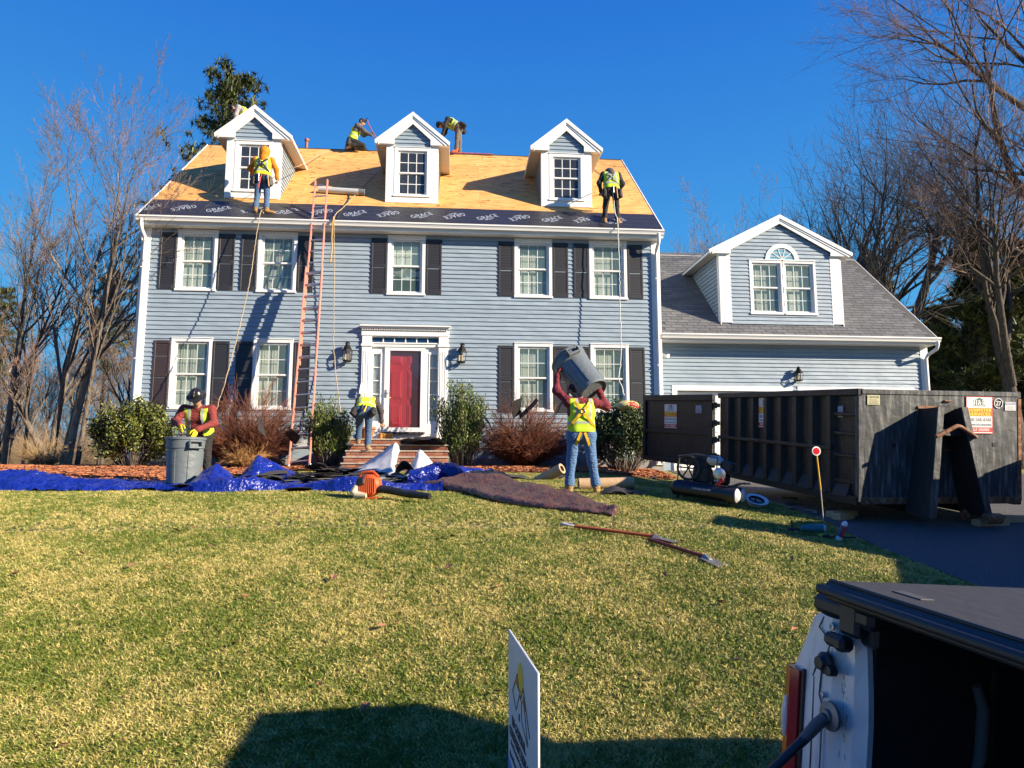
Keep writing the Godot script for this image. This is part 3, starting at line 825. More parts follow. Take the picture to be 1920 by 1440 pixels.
	for i in n:
		var a := PI * i / n; var b := PI * (i + 1) / n
		var c := Vector2(0.05, 7.34)
		m.prism(pv([c + Vector2(cos(a), sin(a)) * 0.36, c + Vector2(cos(a), sin(a)) * 0.475, c + Vector2(cos(b), sin(b)) * 0.475, c + Vector2(cos(b), sin(b)) * 0.36]), -0.01, 0.045, D)
	var ar := obj("arched_window", m, white(), dm)
	m = M.new()
	var po := []
	for i in n + 1: po.append(Vector2(0.05, 7.362) + Vector2(cos(PI * i / n), sin(PI * i / n)) * 0.37)
	m.prism(pv(po), 0.019, 0.022, D)
	obj("pane", m, mat("arch_pane", 0.16, 0.40, 0.50, 0.05), ar)
	m = M.new()
	for i in [1, 2, 3, 4]:
		var a: float = PI * i / 5
		m.box(Vector3(0, -0.008, 0.026), Vector3(0.36, 0.008, 0.034), D * Transform3D(Basis(Vector3.BACK, a), Vector3(0.05, 7.362, 0)))
	m.bbox(Vector3(-0.40, 7.34, 0.0), Vector3(0.5, 7.37, 0.04), 0.003, D)
	obj("grille", m, white(), ar)

# wall lantern: part roof, cage, glass, candle, bracket
func make_lantern() -> Node3D:
	var t := thing("wall_lantern", "", "wall lamp")
	var bl := mat("black_metal", 0.014, 0.014, 0.015, 0.45, 0.6)
	var m := M.new()
	m.bbox(Vector3(-0.06, 0.0, 0), Vector3(0.06, 0.34, 0.02), 0.006)
	m.rod(Vector3(0, 0.06, 0.01), Vector3(0, 0.05, 0.13), 0.012); m.rod(Vector3(0, 0.34, 0.01), Vector3(0, 0.40, 0.12), 0.012)
	obj("bracket", m, bl, t)
	m = M.new()
	var x := Transform3D(Basis(Vector3.UP, PI / 6), Vector3(0, 0, 0.14))
	m.lathe([Vector2(0.05, -0.02), Vector2(0.11, 0.0), Vector2(0.115, 0.03)], 6, x, 1, 1, false)
	m.lathe([Vector2(0.135, 0.27), Vector2(0.135, 0.285), Vector2(0.055, 0.42), Vector2(0.055, 0.455), Vector2(0.075, 0.46), Vector2(0.02, 0.50), Vector2(0.0, 0.51)], 6, x, 1, 1, false)
	m.lathe([Vector2(0.0, 0.27), Vector2(0.135, 0.27)], 6, x, 1, 1, false)
	for k in 6:
		var a := TAU * k / 6
		var p := x * Vector3(cos(a) * 0.112, 0.02, -sin(a) * 0.112); var q := x * Vector3(cos(a) * 0.132, 0.275, -sin(a) * 0.132)
		m.rod(p, q, 0.007, 5)
	obj("cage", m, bl, t)
	m = M.new()
	m.lathe([Vector2(0.107, 0.03), Vector2(0.125, 0.27)], 6, x, 1, 1, false)
	obj("glazing", m, glass("lamp_glass", 0.9, 0.9, 0.9, 0.06), t)
	for k in [-1, 0, 1]:
		m = M.new()
		m.rod(Vector3(k * 0.035, 0.03, 0.14 + 0.02 * absf(k)), Vector3(k * 0.035, 0.13, 0.14 + 0.02 * absf(k)), 0.012, 8)
		m.ball(Vector3(k * 0.035, 0.155, 0.14 + 0.02 * absf(k)), Vector3(0.014, 0.03, 0.014), 8)
		obj("candle", m, mat("candle", 0.75, 0.6, 0.3, 0.35), t)
	return t

func build_fixtures() -> void:
	var l := make_lantern()
	l.transform = T(Vector3(-2.75, 4.30, 0.02))
	l.set_meta("label", "black hexagonal wall lantern with candles, left of the front door behind a hanging rope")
	var l2 := copy(l, "wall_lantern", T(Vector3(0.07, 4.31, 0.02)), "black hexagonal wall lantern right of the front door, its cap knocked crooked")
	for c in l2.get_children():
		if c.name == "cage": c.transform = Transform3D(Basis(Vector3.BACK, -0.06), Vector3(0.015, 0, 0))
	var l3 := copy(l, "wall_lantern", Transform3D(Basis.from_scale(Vector3(0.85, 0.78, 0.85)), Vector3(9.12, 4.0, -0.38)), "small black lantern on the garage wall above the dumpster")
	for o in [l, l2, l3]: o.set_meta("group", "wall lanterns on the house")
	# twin flood light at the corner
	var f := thing("flood_light", "white twin flood light on the garage wall beside the house corner", "outdoor light", T(Vector3(5.45, 4.66, -0.38)))
	var m := M.new()
	m.lathe([Vector2(0, 0), Vector2(0.06, 0), Vector2(0.06, 0.03), Vector2(0, 0.03)], 14, Transform3D(Basis(Vector3.RIGHT, PI / 2), Vector3.ZERO))
	obj("plate", m, white(), f)
	for s in [-1, 1]:
		m = M.new()
		var b := Basis.from_euler(Vector3(PI / 2 + 0.3, s * 0.7, 0))
		m.lathe([Vector2(0, 0), Vector2(0.025, 0.0), Vector2(0.03, 0.05), Vector2(0.055, 0.10), Vector2(0.055, 0.12), Vector2(0, 0.112)], 12, Transform3D(b, Vector3(s * 0.04, 0, 0.04)))
		obj("lamp_head", m, white(), f)
	# house number, notice on the pilaster
	var num := thing("house_number", "black house digits on blue clapboards left of the door", "number", T(Vector3(-2.52, 4.005, 0.022)))
	letters("digit", "8", 0.115, 0.075, mat("black_metal", 0.014, 0.014, 0.015, 0.45, 0.6), num, T(Vector3(0, 0, 0)), "Droid Serif")
	letters("digit", "(", 0.08, 0.022, mat("black_metal", 0.014, 0.014, 0.015, 0.45, 0.6), num, T(Vector3(-0.005, -0.2, 0)), "Droid Serif")
	m = M.new()
	m.sheet(4, 8, func(u, v): return Vector3(-2.44 + 0.13 * u + 0.05 * v, 3.5 + 0.27 * v - 0.03 * u, 0.15 - 0.03 * u + 0.03 * sin(v * 3)))
	tag(obj("paper_notice", m, mat("paper", 0.75, 0.76, 0.8, 0.8)), "white paper notice curling off the left door pilaster", "paper")
	# brick steps
	build_steps()
	# grey roof pipe on the plywood, vent pipe at the ridge
	m = M.new()
	m.tube(P3([RP(-3.86, 2.0, 0.09), RP(-2.75, 1.9, 0.09)]), PF([0.085]), 16)
	var roll := obj("underlayment_roll", m, mat("roll_grey", 0.46, 0.47, 0.47, 0.6)); tag(roll, "pale grey roll lying on the bare plywood behind the ladder top", "roll")
	m = M.new()
	m.tube(P3([RP(-2.76, 1.902, 0.09), RP(-2.60, 1.892, 0.09)]), PF([0.088]), 16)
	obj("sleeve", m, mat("roll_dark", 0.16, 0.17, 0.18, 0.5), roll)
	m = M.new()
	m.tube(P3([Vector3(-4.98, 11.7, -4.3), Vector3(-4.96, 12.22, -4.3)]), PF([0.05]), 10); m.tube(P3([Vector3(-4.96, 12.2, -4.3), Vector3(-4.96, 12.28, -4.3)]), PF([0.075]), 10)
	tag(obj("vent_pipe", m, mat("vent_red", 0.28, 0.10, 0.08, 0.6)), "reddish vent pipe standing at the roof ridge right of the left dormer", "pipe")

func build_steps() -> void:
	var st := thing("brick_steps", "brick front steps with pale treads leading to the red door", "steps")
	var xl := -2.46; var xr := -0.2
	var rise := 0.142; var y := 2.335
	var brick := M.new(); brick.bbox(Vector3(0, 0, -0.05), Vector3(0.195, 0.056, 0), 0.005)
	var bm := brick.mesh()
	var core := M.new()
	for k in 5:
		var zf := 1.2 + k * 0.29
		var yt := y - k * rise
		core.box(Vector3(xl + 0.012, 1.2, zf - (1.3 if k == 0 else 0.3)), Vector3(xr - 0.012, yt - 0.05, zf - 0.014))
		# tread slabs in two or three pieces
		var cuts := [xl - 0.02, lerpf(xl, xr, rng.randf_range(0.3, 0.45)), lerpf(xl, xr, rng.randf_range(0.6, 0.8)), xr + 0.02]
		for i in 3:
			var m := M.new()
			m.bbox(Vector3(cuts[i] + 0.002, yt - 0.034, zf - (1.19 if k == 0 else 0.295)), Vector3(cuts[i + 1] - 0.002, yt + rng.randf_range(0, 0.003), zf + 0.02), 0.008)
			obj("tread_slab", m, tri_mat("tread_stone", texs.tread, 1.2, 0.85), st)
		for c in 2:
			var x := xl + (0.0 if (c + k) % 2 == 0 else -0.1)
			while x < xr - 0.02:
				var a := maxf(x, xl); var b := minf(x + 0.195, xr)
				var s := (b - a) / 0.195
				if s > 0.15: put("brick", bm, mats["brick%d" % (rng.randi() % 4)], st, Transform3D(Basis.from_scale(Vector3(s, 1, 1)), Vector3(a, yt - rise + c * 0.065 - 0.034 + 0.012, zf - rng.randf_range(0, 0.004))))
				x += 0.205
	obj("mortar", core, mat("mortar", 0.33, 0.29, 0.25, 0.95), st)

# ---------------------------------------------------------------- vegetation
func twig(m: M, a: Vector3, b: Vector3, r: float) -> void:
	var d := (b - a).normalized()
	var u := d.cross(Vector3(0.37, 0.61, 0.7)).normalized(); var w := d.cross(u)
	var q := [u, u * -0.5 + w * 0.866, u * -0.5 - w * 0.866]
	for k in 3:
		var o: Vector3 = q[k]; var p: Vector3 = q[(k + 1) % 3]
		m.trin(a + o * r, a + p * r, b + p * r * 0.5, o, p, p)
		m.trin(a + o * r, b + p * r * 0.5, b + o * r * 0.5, o, p, o)
func side_dir(d: Vector3, ang: float) -> Vector3:
	var u := d.cross(Vector3(rng.randf() - 0.5, rng.randf() - 0.5, rng.randf() - 0.5)).normalized()
	return (d * cos(ang) + u * sin(ang)).normalized()
# q: kids per level, wander, lift, spread
func limb(tr: M, tw: M, p: Vector3, d: Vector3, l: float, r: float, lev: int, q: Dictionary) -> void:
	var n := 6 if lev == 0 else (4 if lev < 3 else 3)
	var pts := PackedVector3Array([p]); var rad := PackedFloat32Array([r])
	var dirs := [d]
	var taper: float = q.taper if lev == 0 else 0.35
	for i in n:
		d = (d + Vector3(rng.randf() - 0.5, rng.randf() - 0.5, rng.randf() - 0.5) * q.wander * (0.5 if lev == 0 else 1.0) + Vector3.UP * q.lift * (0.4 if lev == 0 else 1.0)).normalized()
		p += d * l / n
		pts.append(p); dirs.append(d); rad.append(r * lerpf(1.0, taper, float(i + 1) / n))
	if lev >= 3:
		for i in n: twig(tw, pts[i], pts[i + 1], rad[i])
	else:
		tr.tube(pts, rad, [8, 6, 4][lev], false)
	var kids: int = q.kids[lev]
	if lev == 4: return
	for i in kids:
		var f: float = rng.randf_range(q.bare if lev == 0 else 0.22, 1.0)
		if i == 0: f = 1.0
		var s := clampf(f * n, 0, n - 0.001); var k := int(s)
		var at := pts[k].lerp(pts[k + 1], s - k)
		var ang: float = rng.randf_range(0.35, 0.9) * q.spread * (0.5 if i == 0 else 1.0)
		var rr: float = lerpf(rad[k], rad[k + 1], s - k)
		var shrink: float = q.shrink * rng.randf_range(0.8, 1.15) * (1.0 if lev > 0 else lerpf(1.15, 0.7, f))
		limb(tr, tw, at, side_dir(dirs[k], ang), l * shrink, maxf(rr * rng.randf_range(0.5, 0.72), 0.006), lev + 1, q)
func bare_tree(called: String, sd: int, stems: Array, q: Dictionary, bark: Material, twigs: Material) -> Node3D:
	rng.seed = sd
	var t := thing(called, "", "tree")
	var tr := M.new(); var tw := M.new()
	for s in stems: limb(tr, tw, s[0], (s[1] as Vector3).normalized(), s[2], s[3], 0, q)
	obj("trunk", tr, bark, t)
	kind(obj("crown", tw, twigs, t), "stuff")
	return t
func pine(called: String, sd: int, h: float, spread: float, from: float, dens: float, nm: Material) -> Node3D:
	rng.seed = sd
	var t := thing(called, "", "pine tree")
	var tr := M.new(); var ne := M.new()
	var tuft := M.new()
	for i in 16:
		var d := Vector3(rng.randf() - 0.5, rng.randf() - 0.28, rng.randf() - 0.5).normalized()
		var u := d.cross(Vector3.UP).normalized() * 0.028
		tuft.tri(-u, u, d * rng.randf_range(0.2, 0.34)); 
	var pts := PackedVector3Array(); var rad := PackedFloat32Array()
	for i in 9:
		pts.append(Vector3(0.15 * sin(i * 1.3), h * i / 8.0, 0.15 * cos(i * 1.7))); rad.append(lerpf(h * 0.016, 0.015, i / 8.0))
	tr.tube(pts, rad, 8, false)
	var y := h * from
	while y < h * 0.99:
		var f := (y / h - from) / (1 - from)
		var reach := spread * (1.0 - f * 0.82) * rng.randf_range(0.55, 1.1) * (0.6 + 0.8 * minf(f * 3, 0.5))
		for k in rng.randi_range(3, 5):
			var a := rng.randf() * TAU
			var d := Vector3(cos(a), rng.randf_range(0.1, 0.5), sin(a)).normalized()
			var p := Vector3(0.1 * sin(y), y, 0.1 * cos(y))
			var n := 4
			var lp := PackedVector3Array([p]); var lr := PackedFloat32Array([0.02 + 0.006 * reach])
			var rr := reach * rng.randf_range(0.5, 1.15)
			for i in n:
				p += (d + Vector3(0, 0.08 * i, 0) + Vector3(rng.randf() - 0.5, rng.randf() - 0.5, rng.randf() - 0.5) * 0.25) * rr / n
				lp.append(p); lr.append(lr[0] * (1 - 0.2 * (i + 1)))
				for j in int(dens * (1 + i)):
					var o := Vector3(rng.randf() - 0.5, rng.randf() * 0.5 - 0.2, rng.randf() - 0.5) * (0.35 + rr * 0.32)
					var q := p + o
					if j % 2 == 0: twig(tr, p, q, 0.012)
					var s := rng.randf_range(0.8, 1.5)
					ne.add(tuft, Transform3D(Basis.from_euler(Vector3(rng.randf() * 0.8, rng.randf() * TAU, rng.randf() * 0.8)).scaled(Vector3.ONE * s), q), Color(0.04, 0.062, 0.022).lerp(Color(0.17, 0.18, 0.05), rng.randf() * rng.randf() * 1.3))
			tr.tube(lp, lr, 4, false)
		y += h * 0.035
	obj("trunk", tr, mats.bark, t)
	kind(obj("needles", ne, nm, t), "stuff")
	return t
# leafy evergreen shrub
func leafy(called: String, sd: int, w: float, h: float, n: int, ls: float, upright: float, c0: Color, c1: Color) -> Node3D:
	rng.seed = sd
	var t := thing(called, "", "shrub")
	var lf := M.new(); var st := M.new()
	var tips := []
	var shoots := 90 if upright > 0.5 else 130
	for i in shoots:
		var a := rng.randf() * TAU
		var e := acos(rng.randf_range(0.05, 1.0)) * (0.75 if upright > 0.5 else 1.0)
		var rr := rng.randf_range(0.72, 1.08) + 0.18 * noise.get_noise_2d(a * 40, e * 60)
		var tip := Vector3(cos(a) * sin(e) * w * 0.5, h * (0.34 + 0.62 * cos(e)) , sin(a) * sin(e) * w * 0.42) * Vector3(rr, rr, rr)
		if upright < 0.5: tip.y = h * (0.42 + 0.52 * cos(e) * rr) - (0.22 * h if i % 5 == 0 else 0.0)
		var base := Vector3(cos(a) * 0.12 * w, 0.0, sin(a) * 0.12 * w)
		var mid := base.lerp(tip, 0.38) + Vector3(cos(a), 0.2, sin(a)) * 0.06
		twig(st, base, mid, 0.012); twig(st, mid, tip, 0.008)
		tips.append([mid, tip])
	for i in n:
		var q = tips[rng.randi() % tips.size()]
		var f := rng.randf_range(0.0, 1.12) if upright > 0.5 else rng.randf_range(0.5, 1.08)
		var p: Vector3 = (q[0] as Vector3).lerp(q[1], f) + Vector3(rng.randf() - 0.5, rng.randf() - 0.5, rng.randf() - 0.5) * (0.17 if upright > 0.5 else 0.26)
		var d = ((q[1] - q[0]).normalized() * upright + Vector3(rng.randf() - 0.5, rng.randf() - 0.3, rng.randf() - 0.5) * 1.3).normalized()
		var u = d.cross(Vector3(rng.randf() - 0.5, rng.randf() - 0.5, rng.randf() - 0.5)).normalized()
		var s := ls * rng.randf_range(0.7, 1.3)
		lf.col = c0.lerp(c1, pow(rng.randf(), 1.6))
		var wd := 0.30 if upright < 0.5 else 0.17
		var nn = d.cross(u) * s * 0.12
		lf.tri(p, p + d * s * 0.5 + u * s * wd + nn, p + d * s); lf.tri(p, p + d * s, p + d * s * 0.5 - u * s * wd + nn)
	kind(obj("leaves", lf, vmat("leaf", 0.45, true), t), "stuff")
	obj("stems", st, mats.bark, t)
	return t
func thorny(called: String, sd: int, w: float, h: float, n: int, c0: Color, c1: Color, droop := 0.5, side_n := 3) -> Node3D:
	rng.seed = sd
	var t := thing(called, "", "shrub")
	var m := M.new()
	for i in n:
		var a := rng.randf() * TAU; var e := sqrt(rng.randf()) 
		var d := Vector3(cos(a) * e * 0.8, rng.randf_range(0.65, 1.2), sin(a) * e * 0.7).normalized()
		var p := Vector3(cos(a) * 0.14 * w * rng.randf(), 0, sin(a) * 0.12 * w * rng.randf())
		var l := h * rng.randf_range(0.5, 1.0) * (1.12 - 0.42 * e)
		m.col = c0.lerp(c1, rng.randf())
		var k := 5
		for j in k:
			var q := p + d * l / k
			twig(m, p, q, 0.0075 - 0.001 * j)
			if j > 0:
				for b in side_n:
					var s := side_dir(d, rng.randf_range(0.4, 1.2))
					twig(m, p.lerp(q, rng.randf()), q + s * l * rng.randf_range(0.06, 0.2), 0.0042)
			p = q
			d = (d + Vector3(cos(a) * e, -droop * 0.35 * j / k * e * 2.0, sin(a) * e) * 0.28 + Vector3(rng.randf() - 0.5, rng.randf() - 0.5, rng.randf() - 0.5) * 0.42).normalized()
	kind(obj("branches", m, vmat("twig_v", 0.85), t), "stuff")
	return t

func vpos(px: float, d: float) -> Vector3:
	# a spot given by its bearing and distance from where the photographer stood
	var x := (px - 960.0) / 1300.0 * d
	var p := Vector3(x * 0.997 + d * 0.079, 0, 17.5 - d * 0.997 + x * 0.079)
	p.y = ground(p.x, p.z) - 0.05
	return p

func build_plants() -> void:
	var g0 := Color(0.022, 0.040, 0.010); var g1 := Color(0.19, 0.20, 0.03)
	var s := leafy("evergreen_shrub", 11, 1.6, 1.62, 15000, 0.072, 0.2, g0, g1)
	s.transform = T(on_ground(-7.35, 1.05, 0.0)); s.set_meta("label", "round glossy evergreen shrub at the left house corner behind the standing bin")
	s = leafy("evergreen_shrub", 12, 1.75, 1.75, 14000, 0.072, 0.2, Color(0.022, 0.042, 0.012), Color(0.09, 0.12, 0.03))
	s.transform = T(on_ground(3.98, 1.05, 0.0)); s.set_meta("label", "round dark evergreen shrub between the man carrying a bin and the dumpster door")
	s = leafy("yew_shrub", 13, 1.15, 1.62, 7500, 0.075, 0.9, Color(0.035, 0.06, 0.012), Color(0.20, 0.24, 0.045))
	s.transform = T(on_ground(-2.95, 1.15, 0.0)); s.set_meta("label", "loose upright green shrub between the orange ladder and the brick steps")
	s = leafy("yew_shrub", 14, 1.3, 2.0, 9500, 0.075, 0.9, Color(0.035, 0.06, 0.012), Color(0.18, 0.23, 0.04))
	s.transform = T(on_ground(0.1, 1.2, 0.0)); s.set_meta("label", "tall green shrub right of the front door")
	var r0 := Color(0.10, 0.035, 0.022); var r1 := Color(0.26, 0.10, 0.055)
	s = thorny("barberry_shrub", 15, 2.1, 1.9, 420, r0, r1, 0.5, 7)
	s.transform = T(on_ground(-4.85, 1.1, 0.0)); s.set_meta("label", "wide leafless red-brown shrub left of the ladder foot")
	s = thorny("barberry_shrub", 16, 1.8, 1.7, 380, r0, r1, 0.5, 7)
	s.transform = T(on_ground(1.62, 1.1, 0.0)); s.set_meta("label", "leafless red-brown shrub left of the man carrying a bin")
	s = thorny("dry_grass_clump", 17, 0.9, 0.75, 130, Color(0.35, 0.17, 0.06), Color(0.5, 0.3, 0.12), 0.9)
	s.transform = T(on_ground(-4.55, 1.95, 0.0)); s.set_meta("label", "tuft of straw-coloured dry grass under the left red-brown shrub"); s.set_meta("category", "grass clump")
	s = thorny("dry_brush", 18, 1.6, 1.3, 140, Color(0.35, 0.22, 0.10), Color(0.5, 0.36, 0.18), 0.9)
	s.transform = T(vpos(86, 16.6)).scaled_local(Vector3(0.75, 0.75, 0.75)); s.set_meta("label", "straw-coloured dry brush at the foot of the leftmost tree clump"); s.set_meta("category", "brush")
	# ---- trees on the left
	var q := {"kids": [13, 6, 6, 4, 0], "wander": 0.27, "lift": 0.08, "spread": 0.85, "shrink": 0.42, "bare": 0.22, "taper": 0.16}
	var bark: Material = mats.bark; var pale: Material = mats.bark_pale; var rt: Material = mats.twig_red; var gt: Material = mats.twig_grey
	var t1 := bare_tree("bare_tree", 21, [[Vector3(0, 0, 0), Vector3(0.03, 1, 0), 8.2, 0.115], [Vector3(-0.1, 0.4, 0.05), Vector3(-0.55, 1, 0.1), 3.4, 0.10]], q, bark, rt)
	t1.transform = T(vpos(98, 17.4)).scaled_local(Vector3(0.84, 0.84, 0.84)); t1.set_meta("label", "leafless forked tree at the lawn edge, left of the pale straight trunk")
	var t2 := bare_tree("bare_tree", 22, [[Vector3(0, 0, 0), Vector3(0.05, 1, 0.0), 8.4, 0.13]], q, pale, rt)
	t2.transform = T(vpos(130, 17.7)).scaled_local(Vector3(0.84, 0.84, 0.84)); t2.set_meta("label", "leafless pale-barked tree in the middle of the left clump")
	var t3 := bare_tree("bare_tree", 23, [[Vector3(0, 0, 0), Vector3(0.07, 1, 0.02), 8.6, 0.08]], q, bark, gt)
	t3.transform = T(vpos(149, 17.1)).scaled_local(Vector3(0.84, 0.84, 0.84)); t3.set_meta("label", "slim dark leafless tree, rightmost of the left clump beside the house")
	var t4 := bare_tree("bare_tree", 24, [[Vector3(0, 0, 0), Vector3(-0.02, 1, 0.02), 8.4, 0.10], [Vector3(0, 2.0, 0), Vector3(0.35, 1, 0.1), 5.0, 0.06]], q, bark, gt)
	t4.transform = T(vpos(14, 18.2)).scaled_local(Vector3(0.86, 0.86, 0.86)); t4.set_meta("label", "leafless tree at the left edge of the view")
	# ---- trees on the right
	var qo := {"kids": [9, 7, 6, 5, 0], "wander": 0.44, "lift": 0.08, "spread": 1.05, "shrink": 0.62, "bare": 0.42, "taper": 0.42}
	var o1 := bare_tree("bare_tree", 31, [[Vector3(0, 0, 0), Vector3(-0.05, 1, 0), 6.8, 0.30], [Vector3(0.1, 4.2, 0), Vector3(0.5, 1, 0.1), 4.6, 0.2]], qo, mats.bark_dark, gt)
	o1.transform = T(vpos(1700, 26)).scaled_local(Vector3(1.12, 1.12, 1.12)); o1.set_meta("label", "broad forked leafless tree rising behind the garage roof slope")
	var o2 := bare_tree("bare_tree", 32, [[Vector3(0, 0, 0), Vector3(0.10, 1, 0), 7.6, 0.28]], qo, mats.bark_dark, gt)
	o2.transform = T(vpos(1545, 31)).scaled_local(Vector3(1.25, 1.25, 1.25)); o2.set_meta("label", "dark leafless tree rising behind the garage dormer")
	var o3 := bare_tree("bare_tree", 33, [[Vector3(0, 0, 0), Vector3(-0.02, 1, 0), 7.4, 0.20], [Vector3(0, 2.5, 0), Vector3(-0.45, 1, 0.2), 5.0, 0.12]], qo, mats.bark_dark, rt)
	o3.transform = T(vpos(1905, 25)).scaled_local(Vector3(1.22, 1.22, 1.22)); o3.set_meta("label", "tall leafless tree at the right edge beyond the dumpster")
	var qf := qo.duplicate(); qf.bare = 0.5; qf.lift = 0.02
	var o4 := bare_tree("bare_tree", 34, [[Vector3(0, 0, 0), Vector3(-0.03, 1, 0), 12.5, 0.4], [Vector3(-0.2, 12.6, 0), Vector3(-0.95, 0.42, 0.1), 5.0, 0.12]], qf, mats.bark_dark, rt)
	o4.transform = T(Vector3(22.6, 1.4, -6.0)).scaled_local(Vector3(1.08, 1.08, 1.08)); o4.set_meta("label", "big leafless tree whose limb reaches in at the top right corner")
	# ---- more of them, farther off
	var kinds := [t1, t2, t3, t4, o1, o2, o3]
	var words := ["leafless tree in the wood left of the house", "leafless tree in the wood right of the house", "leafless tree in the thicket showing between house and garage dormer"]
	rng.seed = 77
	for i in 78:
		var zone := 0 if i < 36 else (1 if i < 58 else 2)
		var px: float = [rng.randf_range(-140, 250), rng.randf_range(1640, 2080), rng.randf_range(1235, 1470)][zone]
		var d := rng.randf_range(27, 52) if zone < 2 else rng.randf_range(34, 46)
		var k: Node3D = kinds[rng.randi() % 4] if zone != 1 else kinds[rng.randi_range(1, 6)]
		var sc := rng.randf_range(0.55, 0.9) * (1.0 if zone != 1 else 0.95)
		if zone == 2: sc = rng.randf_range(0.95, 1.3)
		var c := copy(k, "bare_tree", Transform3D(Basis(Vector3.UP, rng.randf() * TAU).scaled(Vector3(sc, sc, sc)), vpos(px, d)), words[zone], ["bare trees in the left wood", "bare trees in the right wood", "bare trees behind the garage"][zone])
		if zone == 2 or i % 3 == 0:
			for ch in c.get_children():
				if String(ch.name).begins_with("crown"): ch.material_override = mats.twig_tan
	# ---- pines
	var nm := vmat("needle", 0.6, true)
	var p1 := pine("white_pine", 41, 20.0, 5.4, 0.5, 2.0, nm)
	p1.transform = T(vpos(405, 33)); p1.set_meta("label", "tall white pine behind the left end of the roof")
	var p2 := pine("white_pine", 42, 9.5, 2.6, 0.2, 4.4, nm)
	p2.transform = T(vpos(1850, 27)); p2.set_meta("label", "dark evergreen behind the right end of the dumpster")
	copy(p2, "white_pine", Transform3D(Basis(Vector3.UP, 2.0).scaled(Vector3(0.8, 0.75, 0.8)), vpos(1775, 30)), "dark evergreen close to the garage corner, left of the other by the dumpster")
	copy(p2, "white_pine", Transform3D(Basis(Vector3.UP, 4.0).scaled(Vector3(1.1, 1.05, 1.1)), vpos(1935, 30)), "dark evergreen at the very right edge of the view")
	copy(p2, "white_pine", Transform3D(Basis(Vector3.UP, 1.0).scaled(Vector3(1.0, 1.2, 1.0)), vpos(1652, 36)), "evergreen whose crown shows over the garage roof")
	copy(p1, "white_pine", Transform3D(Basis(Vector3.UP, 1.0).scaled(Vector3(0.55, 0.5, 0.55)), vpos(190, 34)), "half-grown pine left of the house with boughs near the corner board")
	copy(p1, "white_pine", Transform3D(Basis(Vector3.UP, 3.0).scaled(Vector3(0.6, 0.72, 0.6)), vpos(268, 40)), "pine whose boughs show just left of the eave")
	copy(p1, "white_pine", Transform3D(Basis(Vector3.UP, 5.0).scaled(Vector3(0.5, 0.4, 0.5)), vpos(-20, 30)), "pine at the far left edge of the view")
	# the wood across the road, behind the photographer
	rng.seed = 66
	for i in 26:
		copy(p2, "white_pine", Transform3D(Basis(Vector3.UP, rng.randf() * TAU).scaled(Vector3(2.0, 1.35, 2.0) * rng.randf_range(0.85, 1.1)), Vector3(-46 + i * 3.6 + rng.randf_range(-1, 1), -0.3, 46 + rng.randf_range(0, 9) + absf(i - 13) * -0.6)), "evergreen in the wood across the road behind the viewpoint", "evergreens across the road")
	# ---- undergrowth
	var b1 := thorny("undergrowth", 51, 4.0, 3.4, 260, Color(0.24, 0.16, 0.10), Color(0.46, 0.36, 0.24), 0.3)
	b1.transform = T(vpos(60, 34)); b1.set_meta("label", "pale tangle of bare undergrowth below the trees left of the house"); b1.set_meta("category", "undergrowth"); b1.set_meta("group", "undergrowth in the left wood")
	rng.seed = 88
	for i in 40:
		var left := i < 26
		var px := rng.randf_range(-80, 262) if left else rng.randf_range(1735, 2050)
		copy(b1, "undergrowth", Transform3D(Basis(Vector3.UP, rng.randf() * TAU).scaled(Vector3(1.2, rng.randf_range(0.6, 1.25), 1.2)), vpos(px, rng.randf_range(33, 52) if left else rng.randf_range(28, 50))), "pale tangle of bare undergrowth below the trees left of the house" if left else "tangle of bare undergrowth behind the dumpster", "undergrowth in the left wood" if left else "undergrowth in the right wood")

